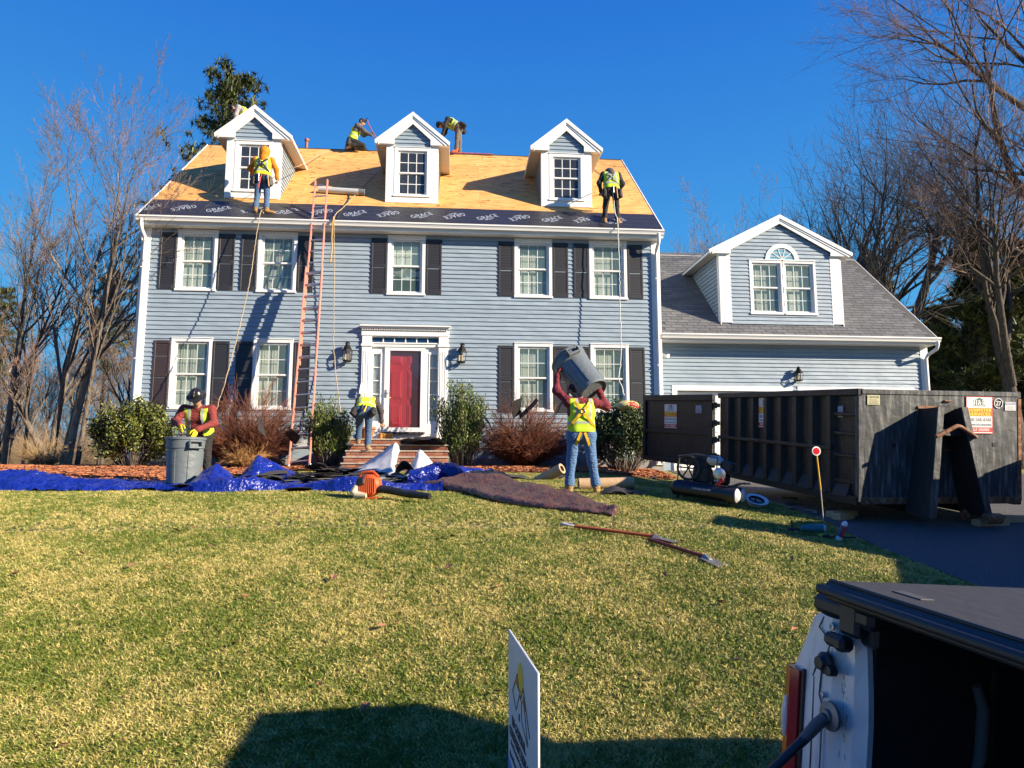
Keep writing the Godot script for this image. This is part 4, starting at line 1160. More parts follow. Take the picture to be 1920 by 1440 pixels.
func build_ground() -> void:
	var m := M.new()
	# lawn and land, finer near the camera
	var xs := []; var zs := []
	var x := -16.0
	while x < 16.01: xs.append(x); x += 0.4
	xs = [-400.0, -120.0, -60.0, -35.0, -24.0, -20.0] + xs + [20.0, 24.0, 35.0, 60.0, 120.0, 400.0]
	var z := 18.0
	while z > -8.0: zs.append(z); z -= 0.4
	zs = [200.0, 60.0, 30.0, 22.0] + zs + [-9.0, -11.0, -14.0, -18.0, -23.0, -30.0, -45.0, -80.0, -200.0, -600.0]
	var nx := xs.size() - 1; var nz := zs.size() - 1
	m.sheet(nx, nz, func(u, v):
		var gx: float = xs[roundi(u * nx)]; var gz: float = zs[roundi(v * nz)]
		return Vector3(gx, ground(gx, gz), gz))
	kind(obj("lawn", m, mats.lawn, self), "structure")
	# driveway
	m = M.new()
	m.sheet(24, 60, func(u, v):
		var gz := lerpf(15.6, -0.5, v); var e := drive_edge(gz) if gz < 13.0 else 5.6
		var gx := lerpf(e + 0.05 * noise.get_noise_1d(gz * 60.0), 14.5, u)
		return Vector3(gx, ground(gx, gz) + 0.012, gz))
	kind(obj("driveway", m, mats.asphalt, self), "structure")
	m = M.new()
	m.sheet(60, 10, func(u, v): 
		var gx := lerpf(-40, 40, u); var gz := lerpf(30, 15.5, v)
		return Vector3(gx, ground(gx, gz) + 0.02, gz))
	kind(obj("road", m, mats.asphalt, self), "structure")
	# mulch beds
	m = M.new()
	m.sheet(110, 14, func(u, v):
		var gx := lerpf(-13.0, 5.0, u); var gz := lerpf(2.35 + 0.5 * sin(gx * 0.8) + 2.5 * smoothstep(-3.9, -4.8, gx), -0.1, v)
		return Vector3(gx, ground(gx, gz) + 0.03 + 0.035 * sin(v * PI) + 0.02 * noise.get_noise_2d(gx * 90, gz * 90), gz))
	kind(obj("mulch_bed", m, mats.mulch, self), "structure")
	rng.seed = 5
	var chip := M.new(); chip.box(Vector3(-0.04, 0, -0.012), Vector3(0.04, 0.012, 0.012))
	var cm := chip.mesh()
	scatter("mulch_chips", cm, 15000, func():
		var gx := rng.randf_range(-13.0, 5.0); var gz := rng.randf_range(0.0, 2.3 + 0.5 * sin(gx * 0.8) + 2.5 * smoothstep(-3.9, -4.8, gx))
		return [Vector3(gx, ground(gx, gz) + rng.randf_range(0.04, 0.08), gz), rng.randf_range(0.6, 1.5), 0.7, Color(0.22, 0.065, 0.03).lerp(Color(0.42, 0.17, 0.07), rng.randf())], vmat("chip", 0.9))
	# grass: tufts of blades, green and straw
	var tuft := M.new()
	for i in 9:
		var a := rng.randf() * TAU; var lean := rng.randf_range(0.25, 1.5)
		var b := Vector3(rng.randf_range(-0.022, 0.022), 0, rng.randf_range(-0.022, 0.022))
		var d := Vector3(cos(a) * sin(lean), cos(lean) + 0.12, sin(a) * sin(lean)); var l := rng.randf_range(0.028, 0.06)
		var w := d.cross(Vector3(rng.randf() - 0.5, 0.3, rng.randf() - 0.5)).normalized() * 0.0022
		var md := b + d * l * 0.55 + Vector3(0, 0.004, 0); var e := b + d * l + Vector3(0, -0.004, 0)
		tuft.tri(b - w, b + w, md + w * 0.8); tuft.tri(b - w, md + w * 0.8, md - w * 0.8); tuft.tri(md - w * 0.8, md + w * 0.8, e)
	var tm := tuft.mesh()
	var straw := Color(0.55, 0.455, 0.175); var green := Color(0.19, 0.22, 0.03); var deep := Color(0.09, 0.15, 0.016)
	var place := func(z0: float, z1: float, near: float):
		var gx := 0.0; var gz := 0.0
		for t in 20:
			gz = lerpf(z1, z0, pow(rng.randf(), near))
			var d := 17.5 - gz
			var half := d * 0.80 + 0.4
			gx = d * 0.079 + rng.randf_range(-half, half)
			if gx < drive_edge(gz) - 0.03 or gz > 13.0: break
		var p := 0.31 + 0.42 * noise.get_noise_2d(gx * 12, gz * 12) + 0.45 * noise.get_noise_2d(gx * 60 + 50, gz * 60)
		var c: Color = green.lerp(deep, rng.randf()) if rng.randf() > clampf(p + 0.12, 0.12, 0.93) else straw.lerp(Color(0.42, 0.37, 0.10), rng.randf())
		return [on_ground(gx, gz, -0.004), rng.randf_range(0.55, 1.15), 0.25, c * rng.randf_range(0.8, 1.2)]
	scatter("grass", tm, 210000, func(): return place.call(9.5, 14.6, 1.0), vmat("blade", 0.6, true))
	scatter("grass", tm, 250000, func(): return place.call(2.4, 9.5, 0.6), vmat("blade", 0.6, true))
func scatter(called: String, mesh: Mesh, n: int, f: Callable, mt: Material) -> void:
	var mm := MultiMesh.new()
	mm.transform_format = MultiMesh.TRANSFORM_3D; mm.use_colors = true; mm.mesh = mesh; mm.instance_count = n
	for i in n:
		var q = f.call()
		var b := Basis(Vector3.UP, rng.randf() * TAU) * Basis(Vector3.RIGHT, rng.randf_range(-q[2], q[2]))
		mm.set_instance_transform(i, Transform3D(b.scaled(Vector3.ONE * q[1]), q[0])); mm.set_instance_color(i, q[3])
	var o := MultiMeshInstance3D.new()
	o.name = numbered(called, self); o.multimesh = mm; o.material_override = mt
	add_child(o, true)
	kind(o, "stuff")
	o.set_meta("label", {"grass": "short winter lawn of mixed straw and green blades", "mulch_chips": "red-brown bark chips spread along the front of the house"}[called]); o.set_meta("category", {"grass": "grass", "mulch_chips": "mulch"}[called])

# ---------------------------------------------------------------- people
# joined skin over tapered bones [a, b, ra, rb, colour index]
func flesh(bones: Array, cell: float, k: float, cols: Array) -> M:
	var lo := Vector3.INF; var hi := -Vector3.INF
	for b in bones:
		var r: float = maxf(b[2], b[3]) + k + cell * 2
		for e in [b[0], b[1]]:
			lo = lo.min(e - Vector3.ONE * r); hi = hi.max(e + Vector3.ONE * r)
	var nx := int((hi.x - lo.x) / cell) + 2; var ny := int((hi.y - lo.y) / cell) + 2; var nz := int((hi.z - lo.z) / cell) + 2
	var sy := nx; var sz := nx * ny
	var F := PackedFloat32Array(); F.resize(nx * ny * nz); F.fill(1.0)
	var G := PackedFloat32Array(); G.resize(F.size()); G.fill(9.0)
	var C := PackedByteArray(); C.resize(F.size())
	for b in bones:
		var a: Vector3 = b[0]; var e: Vector3 = b[1]; var ra: float = b[2]; var rb: float = b[3]; var ci: int = b[4]
		var ab := e - a; var l2 := maxf(ab.length_squared(), 1e-8)
		var r := maxf(ra, rb) + k + cell * 2
		var q0 := ((a.min(e) - Vector3.ONE * r - lo) / cell).floor(); var q1 := ((a.max(e) + Vector3.ONE * r - lo) / cell).ceil()
		for z in range(maxi(0, int(q0.z)), mini(nz, int(q1.z) + 1)):
			for y in range(maxi(0, int(q0.y)), mini(ny, int(q1.y) + 1)):
				var i := z * sz + y * sy + maxi(0, int(q0.x))
				for x in range(maxi(0, int(q0.x)), mini(nx, int(q1.x) + 1)):
					var p := lo + Vector3(x, y, z) * cell
					var t := clampf((p - a).dot(ab) / l2, 0.0, 1.0)
					var d := (p - a - ab * t).length() - lerpf(ra, rb, t)
					if d < G[i]:
						G[i] = d; C[i] = ci
					var f := F[i]; var h := k - absf(f - d)
					F[i] = minf(f, d) - (h * h / k * 0.25 if h > 0.0 else 0.0)
					i += 1
	var id := PackedInt32Array(); id.resize(F.size()); id.fill(-1)
	var vs := PackedVector3Array(); var vc := PackedByteArray()
	var off := [0, 1, sy, sy + 1, sz, sz + 1, sz + sy, sz + sy + 1]
	var cor := [Vector3(0, 0, 0), Vector3(1, 0, 0), Vector3(0, 1, 0), Vector3(1, 1, 0), Vector3(0, 0, 1), Vector3(1, 0, 1), Vector3(0, 1, 1), Vector3(1, 1, 1)]
	var edges := [[0, 1], [2, 3], [4, 5], [6, 7], [0, 2], [1, 3], [4, 6], [5, 7], [0, 4], [1, 5], [2, 6], [3, 7]]
	for z in nz - 1:
		for y in ny - 1:
			var i := z * sz + y * sy - 1
			for x in nx - 1:
				i += 1
				if absf(F[i]) > cell * 2.0: continue
				var neg := 0
				for o in off:
					if F[i + o] < 0: neg += 1
				if neg == 0 or neg == 8: continue
				var s := Vector3.ZERO; var n := 0
				for e in edges:
					var fa := F[i + off[e[0]]]; var fb := F[i + off[e[1]]]
					if (fa < 0) != (fb < 0):
						s += (cor[e[0]] as Vector3).lerp(cor[e[1]], fa / (fa - fb)); n += 1
				id[i] = vs.size()
				vs.append(lo + (Vector3(x, y, z) + s / n) * cell); vc.append(C[i])
	var tris := PackedInt32Array()
	for z in range(1, nz - 1):
		for y in range(1, ny - 1):
			var i := z * sz + y * sy
			for x in range(1, nx - 1):
				i = z * sz + y * sy + x
				if absf(F[i]) > cell * 1.5: continue
				var s := F[i] < 0
				for ax in 3:
					var st: int = [1, sy, sz][ax]
					if (F[i + st] < 0) == s: continue
					var u: int = [sy, sz, 1][ax]; var w: int = [sz, 1, sy][ax]
					var a := id[i - u - w]; var b := id[i - w]; var d := id[i]; var e := id[i - u]
					if a < 0 or b < 0 or d < 0 or e < 0: continue
					if s: tris.append_array(PackedInt32Array([a, b, d, a, d, e]))
					else: tris.append_array(PackedInt32Array([a, d, b, a, e, d]))
	var nn := PackedVector3Array(); nn.resize(vs.size())
	for i in range(0, tris.size(), 3):
		var c := (vs[tris[i + 1]] - vs[tris[i]]).cross(vs[tris[i + 2]] - vs[tris[i]])
		for j in 3: nn[tris[i + j]] += c
	var m := M.new()
	for i in range(0, tris.size(), 3):
		for j in [0, 2, 1]:
			var k2 := tris[i + j]
			m.v.append(vs[k2]); m.n.append(nn[k2].normalized()); m.c.append(cols[vc[k2]]); m.t.append(Vector2.ZERO)
	return m

var hand_open: M
var hand_grip: M
func make_hands() -> void:
	# wrist at the origin, fingers towards +y, palm faces +z, thumb on the +x side
	for g in 2:
		var curl: float = [0.25, 0.95][g]
		var b := [[Vector3(0, -0.03, 0), Vector3(0, 0.01, 0), 0.027, 0.026, 0]]
		for f in 4:
			var x: float = [0.028, 0.009, -0.011, -0.029][f]; var l: float = [0.92, 1.0, 0.94, 0.76][f]
			var k := Vector3(x, 0.085 - 0.004 * absf(f - 1.0), -0.002)
			b.append([Vector3(x * 0.55, 0.015, 0), k, 0.017, 0.0135, 0])
			var a := curl * 0.8; var p := k
			for s in 3:
				var q: Vector3 = p + Vector3(x * 0.03, cos(a), sin(a)) * ([0.040, 0.026, 0.021][s] * l)
				b.append([p, q, 0.0105 - 0.001 * s, 0.0095 - 0.001 * s, 0])
				p = q; a += curl * 0.9
		var t0 := Vector3(0.03, 0.025, 0.008); var t1 := Vector3(0.056, 0.055, 0.022); var t2 := Vector3(0.062, 0.085, 0.03 + 0.012 * g); var t3 := Vector3(0.056 - 0.012 * g, 0.108, 0.038 + 0.02 * g)
		b.append_array([[Vector3(0.012, 0.005, 0), t0, 0.018, 0.017, 0], [t0, t1, 0.016, 0.013, 0], [t1, t2, 0.012, 0.011, 0], [t2, t3, 0.0105, 0.009, 0]])
		var m := flesh(b, 0.0055, 0.008, [Color.WHITE])
		if g == 0: hand_open = m
		else: hand_grip = m
func hand_at(m: M, wrist: Vector3, to: Vector3, palm: Vector3, left: bool, grip: bool, col: Color, s := 1.0) -> void:
	var y := to.normalized(); var z := (palm - y * palm.dot(y)).normalized(); var x := y.cross(z)
	if left: x = -x
	# mirrored hands keep their winding by reversing the triangles
	var b := Basis(x * s, y * s, z * s)
	var src := hand_grip if grip else hand_open
	var base := m.v.size()
	m.add(src, Transform3D(b, wrist), col)
	if left:
		for i in range(base, m.v.size(), 3):
			var tv := m.v[i + 1]; m.v[i + 1] = m.v[i + 2]; m.v[i + 2] = tv
			var tn := m.n[i + 1]; m.n[i + 1] = m.n[i + 2]; m.n[i + 2] = tn

# J: joints; look: colours skin, top, legs, boots, glove
func person(label: String, at: Transform3D, J: Dictionary, look: Dictionary) -> Node3D:
	var t := thing("person", label, "person", at, "roofing crew")
	var skin: Color = look.skin; var top: Color = look.top; var legs: Color = look.legs; var boots: Color = look.boots
	var glove: Color = look.get("glove", skin)
	var cols := [skin, top, legs, boots, look.get("hair", Color(0.02, 0.015, 0.01)), glove, look.get("hood", top), look.get("neck", skin)]
	var sl: Vector3 = J.sl; var sr: Vector3 = J.sr; var hl: Vector3 = J.hl; var hr: Vector3 = J.hr
	var nk := (sl + sr) * 0.5; var pe := (hl + hr) * 0.5
	var up := (nk - pe).normalized(); var side := (sr - sl).normalized(); var fwd := -side.cross(up).normalized()
	var hd: Vector3 = J.head
	var b := []
	# trunk
	var ch := pe.lerp(nk, 0.68)
	b.append([sl - up * 0.02, sr - up * 0.02, 0.072, 0.072, 1])
	b.append([ch - side * 0.085, ch + side * 0.085, 0.115, 0.115, 1])
	b.append([pe.lerp(nk, 0.35) - side * 0.065, pe.lerp(nk, 0.35) + side * 0.065, 0.115, 0.115, 1])
	b.append([pe.lerp(nk, 0.12) - side * 0.065, pe.lerp(nk, 0.12) + side * 0.065, 0.118, 0.118, 1])
	b.append([hl - up * 0.01, hr - up * 0.01, 0.115, 0.115, 2])
	b.append([nk - up * 0.02, nk.lerp(hd, 0.55), 0.062, 0.056, 7])
	# head
	var hdir: Vector3 = (J.get("hup", (hd - nk).normalized()) as Vector3).normalized(); var hf: Vector3 = J.look
	hf = (hf - hdir * hf.dot(hdir)).normalized()
	b.append([hd + hdir * 0.035, hd + hdir * 0.035 - hf * 0.02, 0.092, 0.09, 6 if look.has("hood") else 4])
	b.append([hd - hdir * 0.03 + hf * 0.025, hd - hdir * 0.075 + hf * 0.045, 0.07, 0.045, 0])
	b.append([hd + hf * 0.05 + hdir * 0.01, hd + hf * 0.055 - hdir * 0.03, 0.052, 0.05, 0])
	b.append([hd + hf * 0.098 + hdir * 0.0, hd + hf * 0.112 - hdir * 0.022, 0.011, 0.015, 0])
	var hs := hf.cross(hdir)
	for s in [-1.0, 1.0]: b.append([hd + hs * s * 0.088 - hf * 0.01 + hdir * 0.015, hd + hs * s * 0.085 - hf * 0.005 - hdir * 0.02, 0.016, 0.012, 0])
	if look.has("hood"):
		b.append([hd + hdir * 0.005 - hf * 0.02, hd - hdir * 0.04 - hf * 0.03, 0.132, 0.128, 6])
		b.append([nk + up * 0.0 - fwd * 0.03, hd - hdir * 0.05 - hf * 0.03, 0.10, 0.10, 6])
	for s in [["l", sl, hl], ["r", sr, hr]]:
		var el: Vector3 = J["e" + s[0]]; var wr: Vector3 = J["w" + s[0]]
		var kn: Vector3 = J["k" + s[0]]; var an: Vector3 = J["a" + s[0]]; var to: Vector3 = J["t" + s[0]]
		b.append([s[1], el, 0.066, 0.052, 1]); b.append([el, wr.lerp(el, 0.04), 0.052, 0.038, 1])
		# a fold at the elbow and a cuff
		b.append([el, el.lerp(wr, 0.12), 0.056, 0.05, 1]); b.append([wr.lerp(el, 0.14), wr.lerp(el, 0.06), 0.042, 0.04, 1])
		b.append([s[2], kn, 0.096, 0.066, 2]); b.append([kn, an + (kn - an) * 0.12, 0.066, 0.053, 2]); b.append([an + (kn - an) * 0.3, an + (kn - an) * 0.2, 0.062, 0.064, 2])
		b.append([an + (kn - an) * 0.22, an, 0.05, 0.046, 3]); b.append([an + Vector3(0, -0.045, 0), to + Vector3(0, -0.01, 0), 0.042, 0.038, 3])
	for q in b:
		if q[4] == 1: q[2] *= 1.17; q[3] *= 1.17
		elif q[4] == 2: q[2] *= 1.12; q[3] *= 1.14
		elif q[4] == 3: q[2] *= 1.15; q[3] *= 1.15
	var m := flesh(b, 0.0165, 0.035, cols)
	hand_at(m, J.wl, J.get("dl", (J.wl - J.el)), J.get("pl", fwd), true, J.get("gl", true), glove)
	hand_at(m, J.wr, J.get("dr", (J.wr - J.er)), J.get("pr", fwd), false, J.get("gr", true), glove)
	obj("body", m, mats.cloth, t)
	# face: eyes, mouth, beard where it can be seen
	if look.has("features"):
		var fm := M.new()
		for s in [-1.0, 1.0]: fm.ball(hd + hf * 0.092 + hs * s * 0.032 + hdir * 0.012, Vector3(0.010, 0.007, 0.008), 8)
		obj("eyes", fm, mat("eye_dark", 0.02, 0.015, 0.012, 0.3), t)
		fm = M.new()
		fm.ball(hd + hf * 0.094 - hdir * 0.052, Vector3(0.024, 0.006, 0.01), 8)
		obj("mouth", fm, mat("lips", 0.30, 0.10, 0.08, 0.5), t)
	# reflective vest: the trunk again, a little larger
	if look.has("vest"):
		var lime: Color = look.vest
		var h: float = look.get("hem", 0.10)
		var vb := [[sl.lerp(nk, 0.22) - up * 0.02, sr.lerp(nk, 0.22) - up * 0.02, 0.096, 0.096, 0], [ch - side * 0.085, ch + side * 0.085, 0.149, 0.149, 0],
			[pe.lerp(nk, 0.35) - side * 0.068, pe.lerp(nk, 0.35) + side * 0.068, 0.150, 0.150, 0], [pe.lerp(nk, h) - side * 0.07, pe.lerp(nk, h) + side * 0.07, 0.153, 0.153, 0]]
		var vm := flesh(vb, 0.0165, 0.03, [lime])
		var open: bool = look.get("open", false)
		var keep := M.new()
		var L := (nk - pe).length()
		for i in range(0, vm.v.size(), 3):
			var cm := (vm.v[i] + vm.v[i + 1] + vm.v[i + 2]) / 3.0 - pe
			var f := cm.dot(up) / L; var u := cm.dot(side); var w := cm.dot(fwd)
			if f < h - 0.06 or f > 1.09 or (absf(u) < 0.065 + 0.05 * maxf(0.0, f - 0.7) and f > 0.92): continue
			if open and w > 0 and absf(u) < 0.075 + 0.03 * (1 - f): continue
			if f > 0.55 and f < 0.93 and absf(u) > 0.205: continue
			for j in 3:
				var q := vm.v[i + j] - pe
				var qf := q.dot(up) / L; var qu := absf(q.dot(side))
				var c := lime
				if (qu > 0.085 and qu < 0.130 and qf > 0.40) or (qf > 0.30 and qf < 0.385): c = Color(0.36, 0.37, 0.36)
				elif (qu > 0.070 and qu < 0.145 and qf > 0.40) or (qf > 0.27 and qf < 0.415): c = look.get("trim", lime * 0.8)
				keep.v.append(vm.v[i + j]); keep.n.append(vm.n[i + j]); keep.c.append(c); keep.t.append(Vector2.ZERO)
		obj("safety_vest", keep, vmat("hi_vis", 0.7, true), t)
	# fall-arrest harness straps on the back
	if look.has("strap"):
		var sm_ := M.new()
		var bk := -fwd
		for s in [-1.0, 1.0]:
			var ps := PackedVector3Array()
			for q in [[0.97, 0.12, 0.10], [0.85, 0.08, 0.160], [0.68, 0.0, 0.168], [0.5, -0.08, 0.166], [0.3, -0.16, 0.135], [0.12, -0.19, 0.06]]:
				ps.append(pe + up * L_(pe, nk) * q[0] + side * s * q[1] + bk * q[2])
			band(sm_, ps, 0.022, bk)
			ps = PackedVector3Array()
			for q in [[0.05, 0.03, 0.14], [-0.2, 0.08, 0.13], [-0.42, 0.13, 0.06]]: ps.append(pe + up * L_(pe, nk) * q[0] + side * s * q[1] + bk * q[2])
			if look.get("leg_strap", true): band(sm_, ps, 0.02, bk)
		var hn := obj("harness", sm_, look.strap, t)
		var rg := M.new()
		var rp := PackedVector3Array()
		for i in 13: rp.append(pe + up * (L_(pe, nk) * 0.69) + bk * 0.18 + side * cos(TAU * i / 12) * 0.035 + up * sin(TAU * i / 12) * 0.035)
		rg.tube(rp, PF([0.007]), 6, false)
		obj("ring", rg, mat("steel", 0.4, 0.4, 0.42, 0.35, 1.0), hn)
	# tool belt with pouches and a hammer
	if look.has("belt"):
		var bl := M.new()
		var ring := PackedVector3Array()
		for i in 25: ring.append(pe + up * 0.05 + side * cos(TAU * i / 24) * 0.185 + fwd * sin(TAU * i / 24) * 0.145)
		band2(bl, ring, 0.035, up)
		for s in [-1.0, 1.0]:
			var x := Transform3D(Basis(side, up, side.cross(up)), pe + side * s * 0.19 - fwd * 0.06 - up * 0.1)
			x = x * Transform3D(Basis(Vector3.UP, s * 0.7) * Basis(Vector3.BACK, s * 0.12), Vector3.ZERO)
			bl.bbox(Vector3(-0.05, -0.14, -0.09), Vector3(0.05, 0.10, 0.09), 0.02, x)
			bl.bbox(Vector3(-0.06, -0.12, 0.0), Vector3(0.065, 0.03, 0.08), 0.015, x)
			bl.bbox(Vector3(-0.055, -0.10, -0.085), Vector3(0.06, 0.05, -0.02), 0.015, x)
		var bo := obj("tool_belt", bl, mat("belt_black", 0.016, 0.015, 0.015, 0.6), t)
		for hm in look.belt:
			var q := M.new()
			var p0 = pe - fwd * 0.16 + side * hm[0] + up * 0.06; var p1 = p0 - up * hm[1] + side * hm[2]
			q.tube(P3([p0, p0.lerp(p1, 0.5), p1]), PF([0.014, 0.017, 0.019]), 8)
			obj("hammer", q, hm[3], bo)
	return t
func L_(a: Vector3, b: Vector3) -> float: return (b - a).length()
func band(m: M, p: PackedVector3Array, w: float, out: Vector3) -> void:
	for i in p.size() - 1:
		var d := (p[i + 1] - p[i]).normalized(); var s := d.cross(out).normalized() * w
		var o := out * 0.006
		m.hexa([p[i] - s - o, p[i] + s - o, p[i + 1] + s - o, p[i + 1] - s - o, p[i] - s + o, p[i] + s + o, p[i + 1] + s + o, p[i + 1] - s + o])
func band2(m: M, p: PackedVector3Array, w: float, up: Vector3) -> void:
	for i in p.size() - 1:
		m.quad(p[i] - up * w, p[i + 1] - up * w, p[i + 1] + up * w, p[i] + up * w); m.quad(p[i + 1] - up * w, p[i] - up * w, p[i] + up * w, p[i + 1] + up * w)

func V(x: float, y: float, z := 0.0) -> Vector3: return Vector3(x, y, z)
func hat(parent: Node3D, J: Dictionary, mt: Material, brim: bool, called := "hard_hat") -> void:
	var hd: Vector3 = J.head
	var nk: Vector3 = (J.sl + J.sr) * 0.5
	var u: Vector3 = (J.get("hup", (hd - nk).normalized()) as Vector3).normalized(); var f: Vector3 = J.look
	f = (f - u * f.dot(u)).normalized()
	var x := Transform3D(Basis(u.cross(f), u, f), hd + u * 0.045)
	var m := M.new()
	if brim:
		m.lathe([Vector2(0.165, -0.012), Vector2(0.168, -0.004), Vector2(0.12, 0.012), Vector2(0.116, 0.03), Vector2(0.108, 0.07), Vector2(0.085, 0.105), Vector2(0.045, 0.125), Vector2(0, 0.13)], 22, x, 0.92, 1.12)
		m.lathe([Vector2(0, 0.0), Vector2(0.116, 0.0), Vector2(0.165, -0.012)], 22, x, 0.92, 1.12)
		m.tube(P3([x * V(0, 0.05, 0.125), x * V(0, 0.115, 0.07), x * V(0, 0.137, 0), x * V(0, 0.115, -0.07), x * V(0, 0.05, -0.125)]), PF([0.014]), 8)
	else:
		m.lathe([Vector2(0.103, -0.03), Vector2(0.106, 0.0), Vector2(0.1, 0.035), Vector2(0.075, 0.068), Vector2(0.03, 0.082), Vector2(0, 0.084)], 18, x, 0.96, 1.08)
	obj(called, m, mt, parent)

func build_people() -> void:
	make_hands()
	var jean := Color(0.065, 0.125, 0.235); var tan_ := Color(0.30, 0.17, 0.06); var skin := Color(0.46, 0.26, 0.17); var lime := Color(0.50, 0.74, 0.02)
	var dark := Color(0.022, 0.020, 0.022)
	var wood := mat("hammer_wood", 0.5, 0.28, 0.1, 0.6); var redm := mat("red_tool", 0.5, 0.03, 0.03, 0.5); var steel := mat("steel", 0.4, 0.4, 0.42, 0.35, 1.0)
	# 1 orange hood, at the left dormer
	var J := {"hl": V(-.1, .93), "hr": V(.1, .93), "sl": V(-.19, 1.43, .0), "sr": V(.20, 1.42, .0), "head": V(0.02, 1.66, -.03), "look": V(-.1, -.1, -1),
		"el": V(-.34, 1.2, -.05), "wl": V(-.27, 1.05, -.24), "er": V(.33, 1.17, 0), "wr": V(.36, .93, -.02), "kl": V(-.12, .5, -.03), "kr": V(.12, .5, -.02), "al": V(-.14, .09, .03), "ar": V(.13, .09, .02), "tl": V(-.16, .04, -.14), "tr": V(.30, .04, -.02), "pl": V(1, 0, -.3), "pr": V(-1, 0, 0)}
	var p := person("person in orange hooded sweatshirt, lime vest and jeans standing at the left dormer", T(V(-5.05, 8.13, 0.02)), J, {"skin": skin, "top": Color(0.62, 0.19, 0.01), "hood": Color(0.72, 0.22, 0.01), "legs": jean, "boots": tan_, "vest": Color(0.68, 0.72, 0.02), "strap": mat("strap_dark", 0.02, 0.03, 0.03, 0.7), "belt": [[0.01, .38, -.06, redm], [0.16, .34, .05, wood], [-.06, .2, .0, steel]], "hem": 0.16})
	# 2 crouching behind the left dormer
	J = {"hl": V(.25, .85, -.1), "hr": V(.25, .85, .1), "sl": V(-.14, 1.12, -.18), "sr": V(-.14, 1.12, .18), "head": V(-.34, 1.16), "look": V(-.7, -.7, 0), "hup": V(-.75, .6, 0),
		"el": V(-.19, .84, -.2), "wl": V(-.26, .58, -.15), "er": V(-.19, .84, .2), "wr": V(-.26, .56, .15), "kl": V(.05, .46, -.12), "kr": V(.07, .46, .12), "al": V(.2, .08, -.12), "ar": V(.25, .08, .12), "tl": V(.05, .04, -.12), "tr": V(.1, .04, .12)}
	p = person("person with dark cap and lime vest crouching behind the left dormer peak", T(V(-6.93, 11.98, -4.15)), J, {"skin": skin, "top": Color(0.34, 0.32, 0.33), "legs": dark, "boots": tan_, "vest": Color(0.62, 0.75, 0.05)})
	hat(p, J, mat("cap_black", 0.012, 0.012, 0.02, 0.8), false, "cap")
	# 3 kneeling on the ridge with a tear-off bar
	J = {"hl": V(-.22, .3, -.1), "hr": V(-.22, .3, .1), "sl": V(-.1, .78, -.17), "sr": V(-.02, .76, .19), "head": V(.08, .96, 0), "look": V(.8, -.55, .1), "hup": V(.45, .85, 0),
		"el": V(.13, .62, -.17), "wl": V(.36, .62, -.05), "er": V(.17, .6, .18), "wr": V(.41, .5, .08), "kl": V(.17, .11, -.13), "kr": V(.17, .11, .14), "al": V(-.26, .1, -.13), "ar": V(-.24, .1, .15), "tl": V(-.40, .05, -.13), "tr": V(-.36, .0, .17), "pl": V(.3, -.6, .5), "pr": V(.3, -.6, -.5)}
	p = person("person with lime vest and black cap kneeling on the ridge with a pry bar", T(V(-3.25, 11.78, -3.95)), J, {"skin": skin, "top": Color(0.09, 0.09, 0.11), "legs": dark, "boots": Color(0.10, 0.06, 0.035), "glove": Color(0.2, 0.22, 0.2), "vest": lime, "belt": []})
	hat(p, J, mat("cap_black", 0.012, 0.012, 0.02, 0.8), false, "cap")
	var m := M.new()
	m.tube(P3([V(-3.01, 12.87, -3.95), V(-2.97, 12.72, -3.94), V(-2.83, 12.44, -3.9), V(-2.44, 11.80, -3.82)]), PF([0.02, 0.018]), 8)
	var bar := obj("pry_bar", m, mat("bar_red", 0.34, 0.10, 0.13, 0.5)); tag(bar, "long reddish pry bar held by the person kneeling on the ridge", "pry bar")
	m = M.new()
	m.bbox(V(-.1, -.012, -.05), V(.02, .012, .05), .004, Transform3D(Basis(Vector3.BACK, 0.9), V(-2.99, 12.87, -3.95)))
	obj("grip", m, mat("belt_black", 0.016, 0.015, 0.015, 0.6), bar)
	# 4 bent over at the ridge
	J = {"hl": V(.06, .92, .1), "hr": V(.06, .92, -.1), "sl": V(-.30, 1.12, .17), "sr": V(-.30, 1.12, -.17), "head": V(-.55, 1.0, 0), "look": V(-.6, -.8, 0), "hup": V(-.9, .1, 0),
		"el": V(-.38, .84, .2), "wl": V(-.46, .58, .12), "er": V(-.38, .84, -.2), "wr": V(-.5, .58, -.12), "kl": V(.02, .5, .1), "kr": V(.10, .5, -.12), "al": V(.0, .1, .1), "ar": V(.1, .1, -.13), "tl": V(-.13, .04, .14), "tr": V(-.02, .04, -.1)}
	p = person("person in dark clothes bending over at the ridge right of the middle dormer", T(V(-.12, 11.82, -4.05)), J, {"skin": skin, "top": dark, "legs": Color(0.13, 0.11, 0.10), "boots": Color(0.5, 0.12, 0.05), "vest": Color(0.45, 0.7, 0.1), "hem": -.05, "trim": Color(0.05, 0.05, 0.05), "belt": []})
	hat(p, J, mat("cap_black", 0.012, 0.012, 0.02, 0.8), false, "cap")
	# 5 standing at the right dormer, head down
	J = {"hl": V(-.1, .90), "hr": V(.1, .90), "sl": V(-.2, 1.38, -.05), "sr": V(.2, 1.38, -.05), "head": V(0.0, 1.48, -.22), "look": V(0, -.9, -.5), "hup": V(0, .5, -.9),
		"el": V(-.32, 1.13, -.05), "wl": V(-.24, .95, -.2), "er": V(.32, 1.13, -.05), "wr": V(.24, .95, -.2), "kl": V(-.16, .48, -.04), "kr": V(.14, .48, -.04), "al": V(-.2, .09, .0), "ar": V(.16, .09, .0), "tl": V(-.28, .04, -.1), "tr": V(.28, .04, -.08)}
	var r5 := RP(4.05, 0.42)
